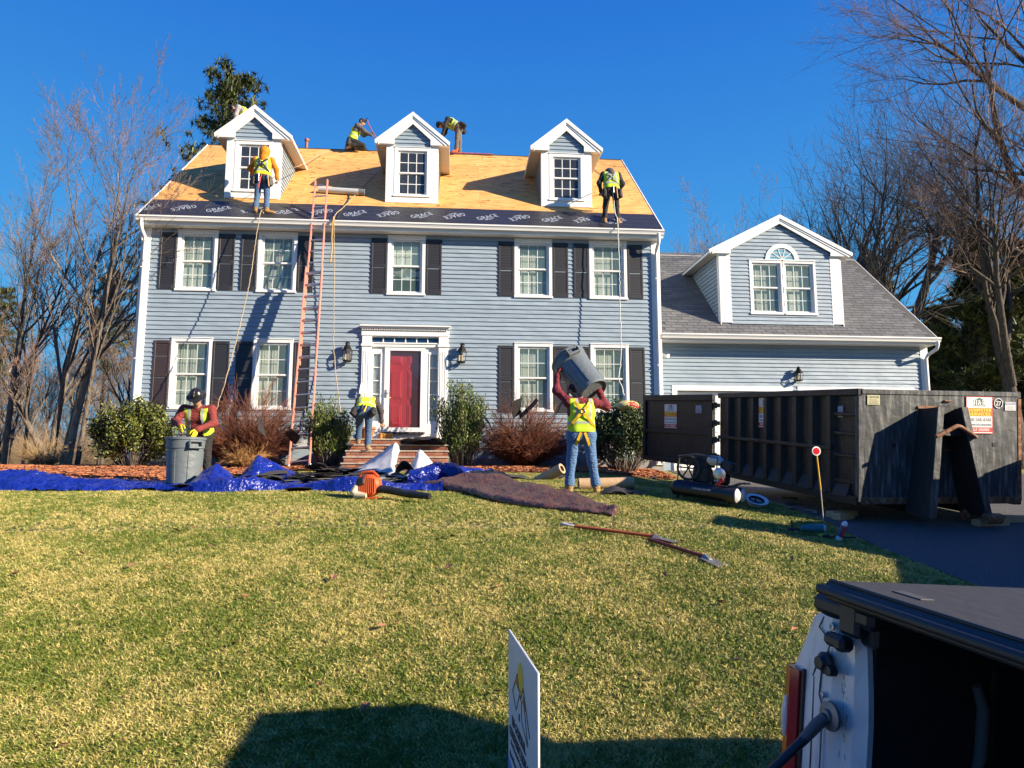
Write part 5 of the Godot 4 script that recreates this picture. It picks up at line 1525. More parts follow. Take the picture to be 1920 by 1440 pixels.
	p = person("person in lime vest and black trousers looking down beside the right dormer", T(r5 + V(0, 0, 0)), J, {"skin": skin, "top": Color(0.035, 0.032, 0.038), "neck": Color(0.05, 0.05, 0.055), "hood": Color(0.06, 0.06, 0.07), "legs": Color(0.02, 0.019, 0.02), "boots": Color(0.33, 0.18, 0.07), "vest": lime, "strap": mat("strap_grey", 0.35, 0.35, 0.33, 0.7), "leg_strap": false, "belt": [[0.1, .36, .02, wood], [.02, .2, .0, steel]], "hem": 0.12})
	# 6 bending over the standing bin, facing the lawn
	J = {"hl": V(.1, .86, -.1), "hr": V(-.1, .86, -.1), "sl": V(.22, 1.27, .09), "sr": V(-.22, 1.27, .09), "head": V(0.02, 1.44, .22), "look": V(.03, -.62, .8), "hup": V(0.02, .8, .6),
		"el": V(.30, 1.03, .16), "wl": V(.12, .90, .42), "er": V(-.32, 1.05, .16), "wr": V(-.15, .98, .42), "kl": V(.12, .46, -.1), "kr": V(-.12, .46, -.1), "al": V(.14, .09, -.16), "ar": V(-.14, .09, -.16), "tl": V(.16, .04, .02), "tr": V(-.16, .04, .02), "dl": V(-.1, -.75, .5), "dr": V(.3, -.65, .5), "pl": V(-.6, -.3, -.3), "pr": V(.5, -.4, -.4), "gl": false, "gr": false}
	p = person("person in black hard hat and rust-red sleeves reaching into the standing bin", T(on_ground(-4.36, 5.38)), J, {"skin": skin, "top": Color(0.20, 0.035, 0.03), "legs": dark, "boots": tan_, "glove": Color(0.72, 0.52, 0.02), "vest": Color(0.55, 0.72, 0.03), "open": true, "features": true, "hair": Color(0.03, 0.02, 0.015)})
	hat(p, J, mat("hat_black", 0.018, 0.018, 0.02, 0.28), true)
	# 7 bent over on the steps, back to us
	J = {"hl": V(-.1, .86, .05), "hr": V(.1, .86, .05), "sl": V(-.17, 1.16, -.36), "sr": V(.2, 1.16, -.36), "head": V(0.03, 1.05, -.58), "look": V(0, -.9, -.4), "hup": V(0, .1, -1),
		"el": V(-.27, .9, -.42), "wl": V(-.2, .66, -.5), "er": V(.32, .92, -.4), "wr": V(.34, .66, -.42), "kl": V(-.14, .6, -.27), "kr": V(.1, .45, .02), "al": V(-.17, .24, -.3), "ar": V(.1, .09, .1), "tl": V(-.18, .19, -.44), "tr": V(.14, .04, -.06)}
	p = person("person in lime vest bending over on the brick steps, seen from behind", T(V(-2.08, 2.335 - 0.142 * 2 + 0.0, 1.72)), J, {"skin": skin, "top": Color(0.06, 0.05, 0.055), "legs": Color(0.05, 0.10, 0.19), "boots": Color(0.28, 0.2, 0.12), "vest": Color(0.6, 0.78, 0.03), "hem": 0.12, "belt": [[0.06, .33, -.02, mat("hammer_yellow", 0.7, 0.42, 0.03, 0.5)], [-.03, .2, .02, steel]]})
	# 8 carrying a bin on the shoulder
	J = {"hl": V(-.11, .91, .0), "hr": V(.11, .91, .0), "sl": V(-.2, 1.43, .0), "sr": V(.19, 1.41, .0), "head": V(-.07, 1.60, -.08), "look": V(-.2, -.3, -1),
		"el": V(-.37, 1.60, -.08), "wl": V(-.34, 1.86, -.17), "er": V(.40, 1.35, .0), "wr": V(.30, 1.60, -.05), "kl": V(-.16, .49, -.01), "kr": V(.16, .49, .02), "al": V(-.2, .09, .02), "ar": V(.22, .09, .03), "tl": V(-.23, .04, -.12), "tr": V(.25, .04, -.1), "pl": V(1, .2, 0), "pr": V(-.4, .8, -.3)}
	p = person("person in lime vest and blue jeans carrying a bin across the lawn", T(on_ground(1.92, 6.86)), J, {"skin": skin, "top": Color(0.17, 0.018, 0.028), "legs": Color(0.075, 0.16, 0.31), "boots": Color(0.36, 0.22, 0.08), "glove": Color(0.42, 0.05, 0.05), "vest": lime, "hem": 0.13, "strap": mat("strap_yellow", 0.68, 0.42, 0.01, 0.6), "hair": Color(0.02, 0.012, 0.018)})
	hat(p, J, mat("cap_wine", 0.03, 0.012, 0.02, 0.9), false, "cap")

# ---------------------------------------------------------------- things about the site
func make_bin(label: String) -> Node3D:
	var t := thing("rubbish_bin", label, "bin")
	var m := M.new()
	m.lathe([Vector2(0.0, 0.02), Vector2(0.215, 0.02), Vector2(0.225, 0.0), Vector2(0.238, 0.0), Vector2(0.245, 0.03), Vector2(0.272, 0.60), Vector2(0.285, 0.61), Vector2(0.292, 0.735), Vector2(0.306, 0.745), Vector2(0.308, 0.775), Vector2(0.298, 0.785), Vector2(0.284, 0.775), Vector2(0.276, 0.62), Vector2(0.258, 0.55), Vector2(0.232, 0.04), Vector2(0.0, 0.035)], 36)
	var gm: Material = mats.bin_grey
	obj("shell", m, gm, t)
	# raised flat panels and ribs round the side
	for k in 4:
		var a := TAU * k / 4 + 0.35
		var p := M.new()
		var n := 6
		for i in n:
			var a0 := a - 0.42 + 0.84 * i / n; var a1 := a - 0.42 + 0.84 * (i + 1) / n
			var f := func(an: float, y: float, e: float): return Vector3(cos(an), 0, -sin(an)) * (0.245 + 0.047 * (y - 0.03) + e) + Vector3(0, y, 0)
			p.hexa([f.call(a0, 0.06, 0.010), f.call(a1, 0.06, 0.010), f.call(a1, 0.06, -0.01), f.call(a0, 0.06, -0.01), f.call(a0, 0.56, 0.010), f.call(a1, 0.56, 0.010), f.call(a1, 0.56, -0.01), f.call(a0, 0.56, -0.01)])
		obj("side_panel", p, gm, t)
	for s in [-1.0, 1.0]:
		m = M.new()
		var x := Transform3D(Basis(Vector3.UP, PI / 2 * s - PI / 2 - 1.35), Vector3.ZERO)
		m.bbox(Vector3(0.27, 0.60, -0.11), Vector3(0.345, 0.635, 0.11), 0.01, x)
		m.bbox(Vector3(0.27, 0.635, -0.11), Vector3(0.345, 0.72, -0.085), 0.01, x); m.bbox(Vector3(0.27, 0.635, 0.085), Vector3(0.345, 0.72, 0.11), 0.01, x)
		m.bbox(Vector3(0.315, 0.70, -0.11), Vector3(0.35, 0.735, 0.11), 0.012, x)
		obj("handle", m, gm, t)
	return t

# crumpled cloth: f(u, v) gives its lie, wrinkles are added along the normal
func cloth(nu: int, nv: int, f: Callable, amp: float, freq: float, sd: float) -> M:
	var m := M.new()
	m.sheet(nu, nv, func(u, v):
		var p: Vector3 = f.call(u, v)
		var e := 0.004
		var n: Vector3 = ((f.call(minf(u + e, 1), v) - f.call(maxf(u - e, 0), v)) as Vector3).cross(f.call(u, minf(v + e, 1)) - f.call(u, maxf(v - e, 0))).normalized()
		var w := 1.0 - absf(noise.get_noise_3d(p.x * freq * 2.2 + sd, p.y * freq * 2.2, p.z * freq * 3.4)) * 2.8
		var w2 := 1.0 - absf(noise.get_noise_3d(p.x * freq * 7.0 + sd * 2, p.y * freq * 7.0, p.z * freq * 6.0)) * 2.6
		var c := cell.get_noise_3d(p.x * freq * 0.14 + sd, p.y * freq * 0.1, p.z * freq * 0.2) + 1.0
		var c2 := cell.get_noise_3d(p.x * freq * 0.4 + sd, p.y * freq * 0.3, p.z * freq * 0.5) + 1.0
		return p + n * (w * amp * 0.7 + w2 * amp * 0.3 + (c * 3.2 + c2 * 1.2 - 1.5) * amp))
	return m

func build_tarps() -> void:
	var blue: Material = mats.tarp_blue
	# long rumpled roll of tarp on the left
	var m := cloth(260, 44, func(u, v):
		var x := lerpf(-9.3, -4.35, u)
		var h := 0.11 + 0.06 * sin(x * 1.7 + 1.0) + 0.03 * sin(x * 4.3)
		var z := lerpf(6.45 - 0.18 * sin(x * 1.3), 4.75 + 0.2 * sin(x * 2.0), v)
		var y := sin(clampf(v * 1.25, 0, 1) * PI) * h + 0.02
		if v < 0.3: y = maxf(y, h * (0.35 + v * 2))
		if v < 0.04: y = 0.0
		return on_ground(x, z, y), 0.026, 26.0, 3.0)
	tag(obj("blue_tarp", m, blue), "crumpled blue tarp bunched along the lawn edge left of the standing bin", "tarp")
	# the spread sheet under the torn shingles, its edge folding up here and there
	m = cloth(240, 70, func(u, v):
		var x := lerpf(-4.5, -0.2, u); var z := lerpf(6.75 + 0.12 * sin(x * 3.1) , 4.4, v)
		var y := 0.05 + 0.15 * exp(-pow((v - 0.07) / 0.07, 2)) * (0.55 + 0.45 * sin(x * 3.6 + 1.0))
		y += 0.36 * maxf(0.0, 1.0 - absf(x + 3.75 - 0.25 * (z - 6.3)) / 0.42) * maxf(0.0, 1.0 - absf(z - 6.25) / 0.4)
		y += 0.42 * maxf(0.0, 1.0 - absf(x + 3.45) / (0.30 if x < -3.45 else 0.75)) * maxf(0.0, 1.0 - absf(z - 5.0) / 0.5) 
		if v < 0.02: y = 0.0
		return on_ground(x, z, y), 0.022, 24.0, 9.0)
	tag(obj("blue_tarp", m, blue), "blue tarp spread under the heap of torn black shingles", "tarp")
	# rolled fold at its right end
	m = cloth(60, 40, func(u, v):
		var a = v * TAU * 0.93 - 1.9
		var r = 0.15 + 0.05 * sin(u * 5.0) + 0.05 * u
		var c := Vector3(lerpf(-0.75, 0.62, u), 0, lerpf(5.9, 5.35, u)); c.y = ground(c.x, c.z) + r * 0.9 + 0.02
		return c + Vector3(-0.25 * sin(a) * r, cos(a) * r * 0.95, sin(a) * r * 1.2), 0.02, 26.0, 5.0)
	tag(obj("blue_tarp", m, blue), "rolled-up end of blue tarp standing in front of the tall green shrub", "tarp")
	# brown tarp: a long flattened heap, folded edge towards the camera
	m = cloth(200, 60, func(u, v):
		var a := Vector3(-0.62, 0, 6.35).lerp(Vector3(1.95, 0, 8.9), u) + Vector3(0.10 * sin(u * 9.0), 0, -0.12 * sin(u * 7.0)); var b := Vector3(0.55, 0, 5.75).lerp(Vector3(2.2, 0, 8.6), u) + Vector3(0.12 * sin(u * 11.0), 0, 0.1 * sin(u * 8.0 + 1.0))
		var p := a.lerp(b, v)
		var h = (lerpf(0.27, 0.05, pow(u, 0.8)) + 0.035 * sin(u * 14.0) * v) * smoothstep(0.0, 0.05, u + 0.012)
		var y = h * (0.5 * smoothstep(0.0, 0.08, v) + 0.5 * smoothstep(0.08, 0.75, v)) * (1.0 - smoothstep(0.86, 1.0, v)) + 0.015
		if v < 0.10: p += (a - b).normalized() * 0.08 * sin(v * 10 * PI)
		if u > 0.985 or v > 0.985: y = 0.0
		return on_ground(p.x, p.z, y), 0.017, 15.0, 14.0)
	tag(obj("brown_tarp", m, mats.tarp_brown), "dark brown folded tarp lying across the lawn in front of the blue tarp", "tarp")
	# stiff pale underlayment sheets standing before the steps
	m = cloth(30, 24, func(u, v):
		var x := lerpf(-2.18, -1.12, u)
		var top := 0.66 * pow(u, 1.15) * (1.0 - smoothstep(0.94, 1.0, u) * 0.35)
		var y := top * sin(v * PI * 0.5) + 0.02; var z = 4.5 - 0.85 * v + 0.25 * u * (1 - v)
		return on_ground(x + 0.1 * v * (1 - u), z, y + 0.06), 0.012, 14.0, 2.0)
	tag(obj("underlayment_sheet", m, mat("sheet_grey", 0.50, 0.51, 0.53, 0.5)), "pale grey torn underlayment sheet standing up in front of the brick steps", "sheet")
	m = cloth(20, 16, func(u, v):
		var x := lerpf(-1.2, -0.72, u); var y = 0.30 * sin(u * PI) * (1 - v * 0.6)
		return on_ground(x, 4.55 - 0.5 * v, y + 0.05), 0.012, 14.0, 6.0)
	obj("underside", m, mat("sheet_black", 0.03, 0.03, 0.035, 0.6), get_node("underlayment_sheet"))
	m = cloth(34, 20, func(u, v):
		var x := lerpf(-1.05, 0.35, u)
		var y: float = 0.46 * maxf(0.0, 1.0 - absf(u - 0.24) / 0.22) + 0.20 * exp(-pow((u - 0.55) / 0.3, 2))
		return on_ground(x, 4.35 - 0.6 * v, y * (0.35 + 0.65 * sin(v * PI * 0.5)) + 0.04), 0.012, 12.0, 8.0)
	tag(obj("underlayment_sheet", m, mat("sheet_white", 0.60, 0.60, 0.60, 0.5)), "whitish crumpled underlayment sheet with one sharp peak right of the grey one", "sheet")
	m = cloth(24, 16, func(u, v): return on_ground(lerpf(-1.3, -0.25, u), lerpf(1.85, 1.25, v), 0.0) + Vector3(0, 0.62 + 0.10 * sin(u * PI) + 0.04 * sin(u * 9 + v * 4), 0), 0.012, 16.0, 30.0)
	tag(obj("black_felt", m, mat("felt_sheet", 0.025, 0.025, 0.028, 0.7)), "black felt rags heaped on the right side of the brick steps", "felt")
	# heap of torn shingles: each piece is a thing
	rng.seed = 31
	var shapes := []
	for k in 7:
		var l := rng.randf_range(0.28, 0.75); var w := rng.randf_range(0.16, 0.32)
		var poly := [Vector2(-l / 2, -w / 2)]
		for i in 3: poly.append(Vector2(lerpf(-l / 2, l / 2, (i + 1) / 4.0), -w / 2 + rng.randf_range(-0.02, 0.03)))
		poly.append_array([Vector2(l / 2, -w / 2 + rng.randf_range(0, 0.05)), Vector2(l / 2 - rng.randf_range(0, 0.08), w / 2)])
		for i in 3: poly.append(Vector2(lerpf(l / 2, -l / 2, (i + 1) / 4.0), w / 2 + rng.randf_range(-0.04, 0.02)))
		poly.append(Vector2(-l / 2 + rng.randf_range(0, 0.06), w / 2))
		var s := M.new()
		s.prism(pv(poly), -0.003, 0.003, Transform3D(Basis(Vector3.RIGHT, -PI / 2), Vector3.ZERO))
		for i in s.v.size(): s.v[i].y += 0.28 * s.v[i].x * s.v[i].x * (1 if k % 2 else -1)
		shapes.append(s.mesh())
	var smats := [mats.scrap0, mats.scrap0, mats.scrap1, mats.scrap1, mats.scrap2, mats.scrap3]
	for i in 150:
		var x := rng.randf_range(-4.0, -0.35); var z := rng.randf_range(4.3, 6.25)
		if x > -1.3: z = rng.randf_range(4.9, 5.9)
		var h := 0.06 + 0.15 * exp(-pow((x + 2.3) / 1.2, 2) - pow((z - 5.1) / 0.7, 2)) * rng.randf_range(0.3, 1.4)
		var o := put("torn_shingle", shapes[rng.randi() % 7], smats[rng.randi() % 6], self, T(on_ground(x, z, h + 0.01), rng.randf() * TAU, rng.randf_range(-0.25, 0.25), rng.randf_range(-0.22, 0.22)))
		tag(o, "torn roofing shingle in the heap on the blue tarp before the steps", "shingle", "torn shingles heaped on the tarp")
	var spots := [[-2.35, 6.75, "flat black shingle lying on the tarp edge behind the orange blower", 0.05], [-4.05, 6.6, "flat dark shingle leaning at the foot of the standing bin", 0.10], [-4.3, 1.9, "dark shingle sheet dangling in the red-brown shrub by the ladder", 1.0], [-3.6, 1.85, "curled black shingle caught beside the orange ladder rail", 0.75], [1.35, 1.9, "torn shingle caught high in the red-brown shrub left of the man with the bin", 1.42], [1.62, 1.85, "small torn shingle caught at the top right of that red-brown shrub", 1.38], [4.35, 2.2, "bent black shingle on the ground below the dark evergreen shrub", 0.05], [0.72, 1.0, "brown curved shingle stuck upright right of the tall green shrub", 1.15]]
	for k in spots.size():
		var q = spots[k]
		tag(put("torn_shingle", shapes[k % 7], smats[0], self, T(on_ground(q[0], q[1], q[3]), k * 1.3, 0.5 if q[3] > 0.3 else -0.15, 0.9 if q[3] > 0.3 else 0.05)), q[2], "shingle")
	for k in 3:
		m = cloth(12, 8, func(u, v): return on_ground(lerpf(2.15, 2.62, u) + k * 0.18, 6.95 + 0.2 * v - k * 0.08, 0.02 + [0.12, 0.09, 0.06][k] * sin(u * PI) * (1 - 0.5 * v)), 0.012, 20.0, 40.0 + k)
		tag(obj("felt_rag", m, mat("felt_sheet", 0.025, 0.025, 0.028, 0.7)), "black felt rag on the grass before the brown paper roll", "rag", "felt rags before the paper roll")
	# debris strips lying along the bed on the right, paper rolls
	m = cloth(30, 8, func(u, v): return on_ground(lerpf(0.6, 2.1, u), lerpf(4.4, 3.7, v), 0.03 + 0.03 * sin(u * 7)), 0.01, 12.0, 61.0)
	tag(obj("shingle_strip", m, mats.scrap1), "dark strip of old shingle lying behind the brown tarp", "strip")
	m = M.new()
	m.lathe([Vector2(0.045, -0.45), Vector2(0.095, -0.45), Vector2(0.095, 0.45), Vector2(0.045, 0.45), Vector2(0.045, -0.45)], 20, Transform3D(Basis(Vector3.FORWARD, PI / 2 - 0.02), on_ground(2.42, 6.28, 0.10)))
	tag(obj("paper_roll", m, mats.card), "long brown paper roll lying on the grass behind the man's feet", "paper roll")
	m = M.new()
	m.lathe([Vector2(0.06, -0.3), Vector2(0.1, -0.3), Vector2(0.1, 0.3), Vector2(0.06, 0.3), Vector2(0.06, -0.3)], 20, Transform3D(Basis.from_euler(Vector3(1.15, 0.9, 0)), on_ground(1.72, 4.6, 0.10)))
	tag(obj("paper_roll", m, mats.card), "short brown paper roll behind the left leg of the man with the bin", "paper roll")
	# flower pot on the landing, bag on the shrub
	var pot := thing("flower_pot", "terracotta planter on the landing behind the person on the steps", "planter", T(Vector3(-2.15, 2.336, 0.75)))
	m = M.new()
	m.lathe([Vector2(0, 0), Vector2(0.12, 0), Vector2(0.2, 0.24), Vector2(0.23, 0.24), Vector2(0.23, 0.29), Vector2(0.2, 0.29), Vector2(0.19, 0.22), Vector2(0, 0.21)], 22)
	obj("pot", m, mat("terracotta", 0.36, 0.14, 0.05, 0.8), pot)
	m = M.new()
	m.bbox(Vector3(-0.16, 0, -0.1), Vector3(0.16, 0.16, 0.1), 0.02, T(Vector3(-1.72, 2.337, 0.55), 0.3))
	tag(obj("cardboard_box", m, mat("orange_card", 0.55, 0.27, 0.06, 0.8)), "small orange-brown box on the landing by the door", "box")
	var bag := thing("material_bag", "yellow and red bag lying on top of the dark evergreen shrub", "bag", Transform3D(Basis.from_scale(Vector3(0.85, 0.9, 0.85)), on_ground(4.0, 1.5, 1.62)))
	m = M.new()
	m.sheet(20, 12, func(u, v): 
		var th: float = PI * v - PI / 2
		return Vector3(cos(th) * cos(TAU * u) * 0.32, sin(th) * 0.13 + 0.02 * sin(u * 20), -cos(th) * sin(TAU * u) * 0.2))
	obj("sack", m, mat("bag_yellow", 0.6, 0.48, 0.2, 0.6), bag)
	m = M.new()
	m.sheet(8, 6, func(u, v):
		var th: float = lerpf(-0.35, 0.6, v); var a := lerpf(-1.5, -0.5, u)
		return Vector3(cos(th) * cos(a) * 0.326, sin(th) * 0.136 + 0.02 * sin(a / TAU * 20), -cos(th) * sin(a) * 0.206))
	obj("print", m, mat("bag_red", 0.5, 0.03, 0.03, 0.5), bag)

func build_ladder() -> void:
	var t := thing("extension_ladder", "orange fibreglass extension ladder leaning on the eave left of the door", "ladder")
	var bot := [Vector3(-3.74, 1.64, 1.6), Vector3(-3.27, 1.68, 1.6)]
	var top := [Vector3(-3.735, 9.02, 0.18), Vector3(-3.36, 9.05, 0.18)]
	var fib: Material = mats.ladder
	var al := mat("aluminium", 0.6, 0.6, 0.6, 0.35, 0.9)
	var out: Vector3 = (top[0] - bot[0]).cross(Vector3.RIGHT).normalized()
	if out.z < 0: out = -out
	for sec in 2: # base section and fly
		var f0: float = [0.0, 0.33][sec]; var f1: float = [0.665, 1.0][sec]
		for s in 2:
			var m := M.new()
			var inset: float = (0.0 if sec == 0 else 0.026) * (1 if s == 0 else -1)
			var a: Vector3 = (bot[s] as Vector3).lerp(top[s], f0) + Vector3(inset, 0, 0) - out * (0.0 if sec == 0 else 0.075)
			var b: Vector3 = (bot[s] as Vector3).lerp(top[s], f1) + Vector3(inset, 0, 0) - out * (0.0 if sec == 0 else 0.075)
			var d := (b - a).normalized()
			var x := Transform3D(Basis(d.cross(out).normalized() * -1.0, d, out), a)
			x.basis.x = x.basis.y.cross(x.basis.z)
			var l := (b - a).length(); var g := 1.0 if s == 0 else -1.0
			m.bbox(Vector3(-0.006, 0, -0.04), Vector3(0.006, l, 0.04), 0.003, x)
			for e in [-0.04, 0.032]: m.bbox(Vector3(minf(0, g * 0.026), 0, e), Vector3(maxf(0, g * 0.026), l, e + 0.008), 0.003, x)
			obj("rail", m, fib, t)
			if sec == 0:
				m = M.new()
				m.bbox(Vector3(-0.03, -0.05, -0.05), Vector3(0.03, 0.09, 0.05), 0.01, x)
				obj("foot", m, al, t)
		var n := int(((top[0] - bot[0]) as Vector3).length() * (f1 - f0) / 0.305)
		for i in n:
			var f := f0 + (f1 - f0) * (i + 0.5) / n
			var m := M.new()
			var o: Vector3 = -out * (0.0 if sec == 0 else 0.075)
			m.rod((bot[0] as Vector3).lerp(top[0], f) + o, (bot[1] as Vector3).lerp(top[1], f) + o, 0.018, 10)
			obj("rung", m, al, t)

func rope(called: String, pts: Array, r: float, m: Material, label: String, sag := 0.0) -> MeshInstance3D:
	var c := Curve3D.new()
	for i in pts.size():
		var tan_ := Vector3.ZERO
		if i > 0 and i < pts.size() - 1: tan_ = (pts[i + 1] - pts[i - 1]) * 0.16
		c.add_point(pts[i], -tan_, tan_)
	c.bake_interval = 0.12
	var bp := c.get_baked_points()
	for i in bp.size(): bp[i] += Vector3(noise.get_noise_1d(i * 9.0), 0, noise.get_noise_1d(i * 9.0 + 500)) * 0.02
	var m_ := M.new()
	m_.tube(bp, PF([r]), 6)
	return tag(obj(called, m_, m), label, "rope")

func build_ropes() -> void:
	var hemp := mat("rope", 0.38, 0.30, 0.20, 0.9); var wht := mat("rope_white", 0.6, 0.6, 0.57, 0.9); var blk := mat("rope_black", 0.03, 0.03, 0.035, 0.8)
	var g := V(0, 7.87, 0.45)
	rope("rope", [RP(-4.98, 0.55, 0.06), RP(-4.97, 0.3, 0.03), V(-4.95, 7.9, 0.46), V(-5.05, 6.0, 0.75), V(-5.22, 4.0, 1.3), V(-5.35, 2.6, 1.9), V(-5.42, 2.25, 2.05), V(-5.30, 2.05, 2.2), V(-5.38, 1.85, 2.3)], 0.011, hemp, "tan rope hanging from the orange-clad roofer down past the left windows")
	rope("rope", [V(-4.85, 9.1, -0.1), V(-4.55, 9.45, -0.3), V(-4.2, 9.75, -0.6), V(-4.1, 11.5, -3.4)], 0.01, hemp, "thin line running from the orange-clad roofer up behind the left dormer")
	rope("rope", [RP(-2.28, 5.85, 0.02), RP(-2.35, 4.4, 0.03), RP(-2.75, 2.4, 0.03), RP(-3.05, 0.9, 0.03), V(-3.13, 7.9, 0.43), V(-3.12, 7.0, 0.32), V(-3.09, 5.0, 0.25), V(-3.02, 4.2, 0.3), V(-2.8, 3.0, 0.6)], 0.012, hemp, "tan rope from the ridge over the gutter down past the left lantern")
	rope("strap", [V(-3.15, 7.93, 0.45), V(-3.18, 7.5, 0.44), V(-3.17, 7.0, 0.42), V(-3.2, 6.75, 0.42)], 0.02, mat("strap_tan", 0.45, 0.28, 0.08, 0.8), "short tan strap dangling from the gutter right of the ladder")
	rope("rope", [V(4.06, 9.2, 0.05), V(4.08, 8.4, 0.2), V(4.1, 7.88, 0.45), V(4.1, 6.0, 0.5), V(4.08, 4.5, 0.6), V(3.98, 3.9, 0.75), V(4.02, 3.62, 0.9), V(3.98, 3.4, 1.2)], 0.013, wht, "white rope hanging from the right-hand roofer to the dark evergreen shrub")
	rope("rope", [V(4.0, 9.4, 0.0), RP(4.6, 3.2, 0.02), RP(4.3, 4.6, 0.02), RP(3.9, 5.8, 0.02)], 0.01, blk, "dark line on the plywood right of the right dormer")
	rope("hose", [RP(-0.35, 5.86, 0.06), RP(0.4, 5.9, 0.05), RP(1.0, 5.87, 0.05), RP(1.1, 5.85, 0.05)], 0.018, mat("hose_red", 0.35, 0.1, 0.16, 0.5), "reddish air hose lying along the ridge right of the bending person")
	rope("rope", [RP(-3.04, 2.0, 0.02), RP(-3.0, 1.5, 0.02), RP(-3.06, 0.9, 0.025), RP(-3.1, 0.1, 0.03)], 0.014, blk, "black cord lying on the roof below the grey roll")

func build_tools() -> void:
	# backpack leaf blower
	var t := thing("leaf_blower", "orange leaf blower with black tube on the lawn before the blue tarp", "leaf blower", T(on_ground(-1.25, 7.5, 0.0), -0.25))
	var org := mat("blower_orange", 0.62, 0.10, 0.02, 0.45); var blk := mat("plastic_black", 0.018, 0.018, 0.02, 0.5)
	var m := M.new()
	m.lathe([Vector2(0.0, -0.09), Vector2(0.13, -0.09), Vector2(0.155, -0.06), Vector2(0.155, 0.06), Vector2(0.12, 0.09), Vector2(0, 0.095)], 24, Transform3D(Basis(Vector3.RIGHT, PI / 2), V(0.04, 0.19, 0)))
	for i in 9: m.bbox(V(-0.09 + i * 0.028, 0.08, 0.088), V(-0.078 + i * 0.028, 0.30, 0.104), 0.003)
	obj("housing", m, org, t)
	m = M.new()
	m.tube(P3([V(-0.12, 0.30, 0), V(-0.08, 0.37, 0), V(0.08, 0.38, 0), V(0.16, 0.31, 0)]), PF([0.022]), 8)
	obj("handle", m, org, t)
	m = M.new()
	m.bbox(V(-0.14, 0.16, -0.09), V(-0.02, 0.31, 0.09), 0.03); m.bbox(V(-0.1, 0.2, 0.08), V(0.0, 0.3, 0.13), 0.02)
	obj("engine", m, blk, t)
	m = M.new()
	m.tube(P3([V(-0.13, 0.2, 0.08), V(-0.16, 0.1, 0.1), V(-0.11, 0.055, 0.11), V(0.03, 0.05, 0.11)]), PF([0.035, 0.06, 0.06, 0.035]), 10)
	obj("fuel_tank", m, mat("tank_cream", 0.55, 0.48, 0.33, 0.4), t)
	m = M.new()
	for z in [-0.1, 0.1]: m.bbox(V(-0.16, 0.0, z - 0.015), V(0.18, 0.03, z + 0.015), 0.006)
	obj("base", m, org, t)
	m = M.new()
	m.tube(P3([V(0.12, 0.14, 0.02), V(0.25, 0.14, 0.03), V(0.4, 0.12, 0.06), V(0.62, 0.08, 0.12), V(0.66, 0.08, 0.13), V(0.98, 0.05, 0.22)]), PF([0.06, 0.055, 0.055, 0.05, 0.055, 0.042]), 14)
	obj("blower_tube", m, blk, t)
	# shovels with toothed heads
	for k in 2:
		var a: Vector3 = [on_ground(1.2, 9.5, 0.05), on_ground(1.95, 10.05, 0.05)][k]; var b: Vector3 = [on_ground(2.12, 10.08, 0.05), on_ground(2.40, 10.82, 0.04)][k]
		var d := (b - a).normalized()
		var s := thing("tear_off_shovel", ["orange-handled tear-off shovel on the lawn, farther from the truck", "rusty-handled tear-off shovel on the lawn, nearer the truck"][k], "shovel")
		m = M.new()
		var l := (b - a).length()
		m.tube(P3([a + d * 0.16, a + d * (l - 0.1), b]), PF([0.019, 0.019, 0.024]), 10)
		obj("shaft", m, mat("shaft_orange", 0.42, 0.09, 0.025, 0.5) if k == 0 else mat("shaft_rust", 0.16, 0.03, 0.018, 0.6), s)
		var sd := d.cross(Vector3.UP).normalized(); var x := Transform3D(Basis(sd, Vector3.UP, sd.cross(Vector3.UP)), b)
		x.basis.z = -d
		x.basis = Basis(sd, (-d).cross(sd), -d)
		m = M.new()
		m.hexa([x * V(-.07, -.012, 0), x * V(.07, -.012, 0), x * V(.1, -.03, -.22), x * V(-.1, -.03, -.22), x * V(-.07, -.006, 0), x * V(.07, -.006, 0), x * V(.1, -.024, -.22), x * V(-.1, -.024, -.22)])
		for i in 6: m.hexa([x * V(-.095 + i * .036, -.03, -.22), x * V(-.075 + i * .036, -.03, -.22), x * V(-.083 + i * .036, -.034, -.25), x * V(-.087 + i * .036, -.034, -.25), x * V(-.095 + i * .036, -.025, -.22), x * V(-.075 + i * .036, -.025, -.22), x * V(-.083 + i * .036, -.03, -.25), x * V(-.087 + i * .036, -.03, -.25)])
		m.hexa([x * V(-.05, -.02, .02), x * V(.05, -.02, .02), x * V(.05, -.04, -.1), x * V(-.05, -.04, -.1), x * V(-.02, .03, 0), x * V(.02, .03, 0), x * V(.02, .0, -.06), x * V(-.02, .0, -.06)])
		obj("blade", m, mats.worn_steel, s)
		m = M.new()
		if k == 0:
			var y := Transform3D(x.basis, a)
			m.tube(P3([y * V(0, 0, -.17), y * V(-.05, .01, -.1), y * V(-.055, .01, -.02), y * V(.055, .01, -.02), y * V(.05, .01, -.1), y * V(0, 0, -.17)]), PF([0.014]), 8)
			obj("handle", m, mat("handle_grey", 0.3, 0.31, 0.33, 0.5), s)
	# compressor
	build_compressor()
	# hard hat lying upside down
	var hh := thing("hard_hat", "white hard hat lying upside down on the grass beside the compressor", "hard hat", Transform3D(Basis.from_euler(Vector3(0.55, 0.2, 0)), on_ground(4.52, 7.2, 0.10)))
	m = M.new()
	m.lathe([Vector2(0, -0.10), Vector2(0.06, -0.09), Vector2(0.105, -0.05), Vector2(0.12, 0.02), Vector2(0.165, 0.035), Vector2(0.165, 0.04), Vector2(0.115, 0.03), Vector2(0.1, -0.045), Vector2(0.055, -0.082), Vector2(0, -0.092)], 26, Transform3D.IDENTITY, 1.12, 0.95)
	obj("shell", m, white(), hh)
	m = M.new()
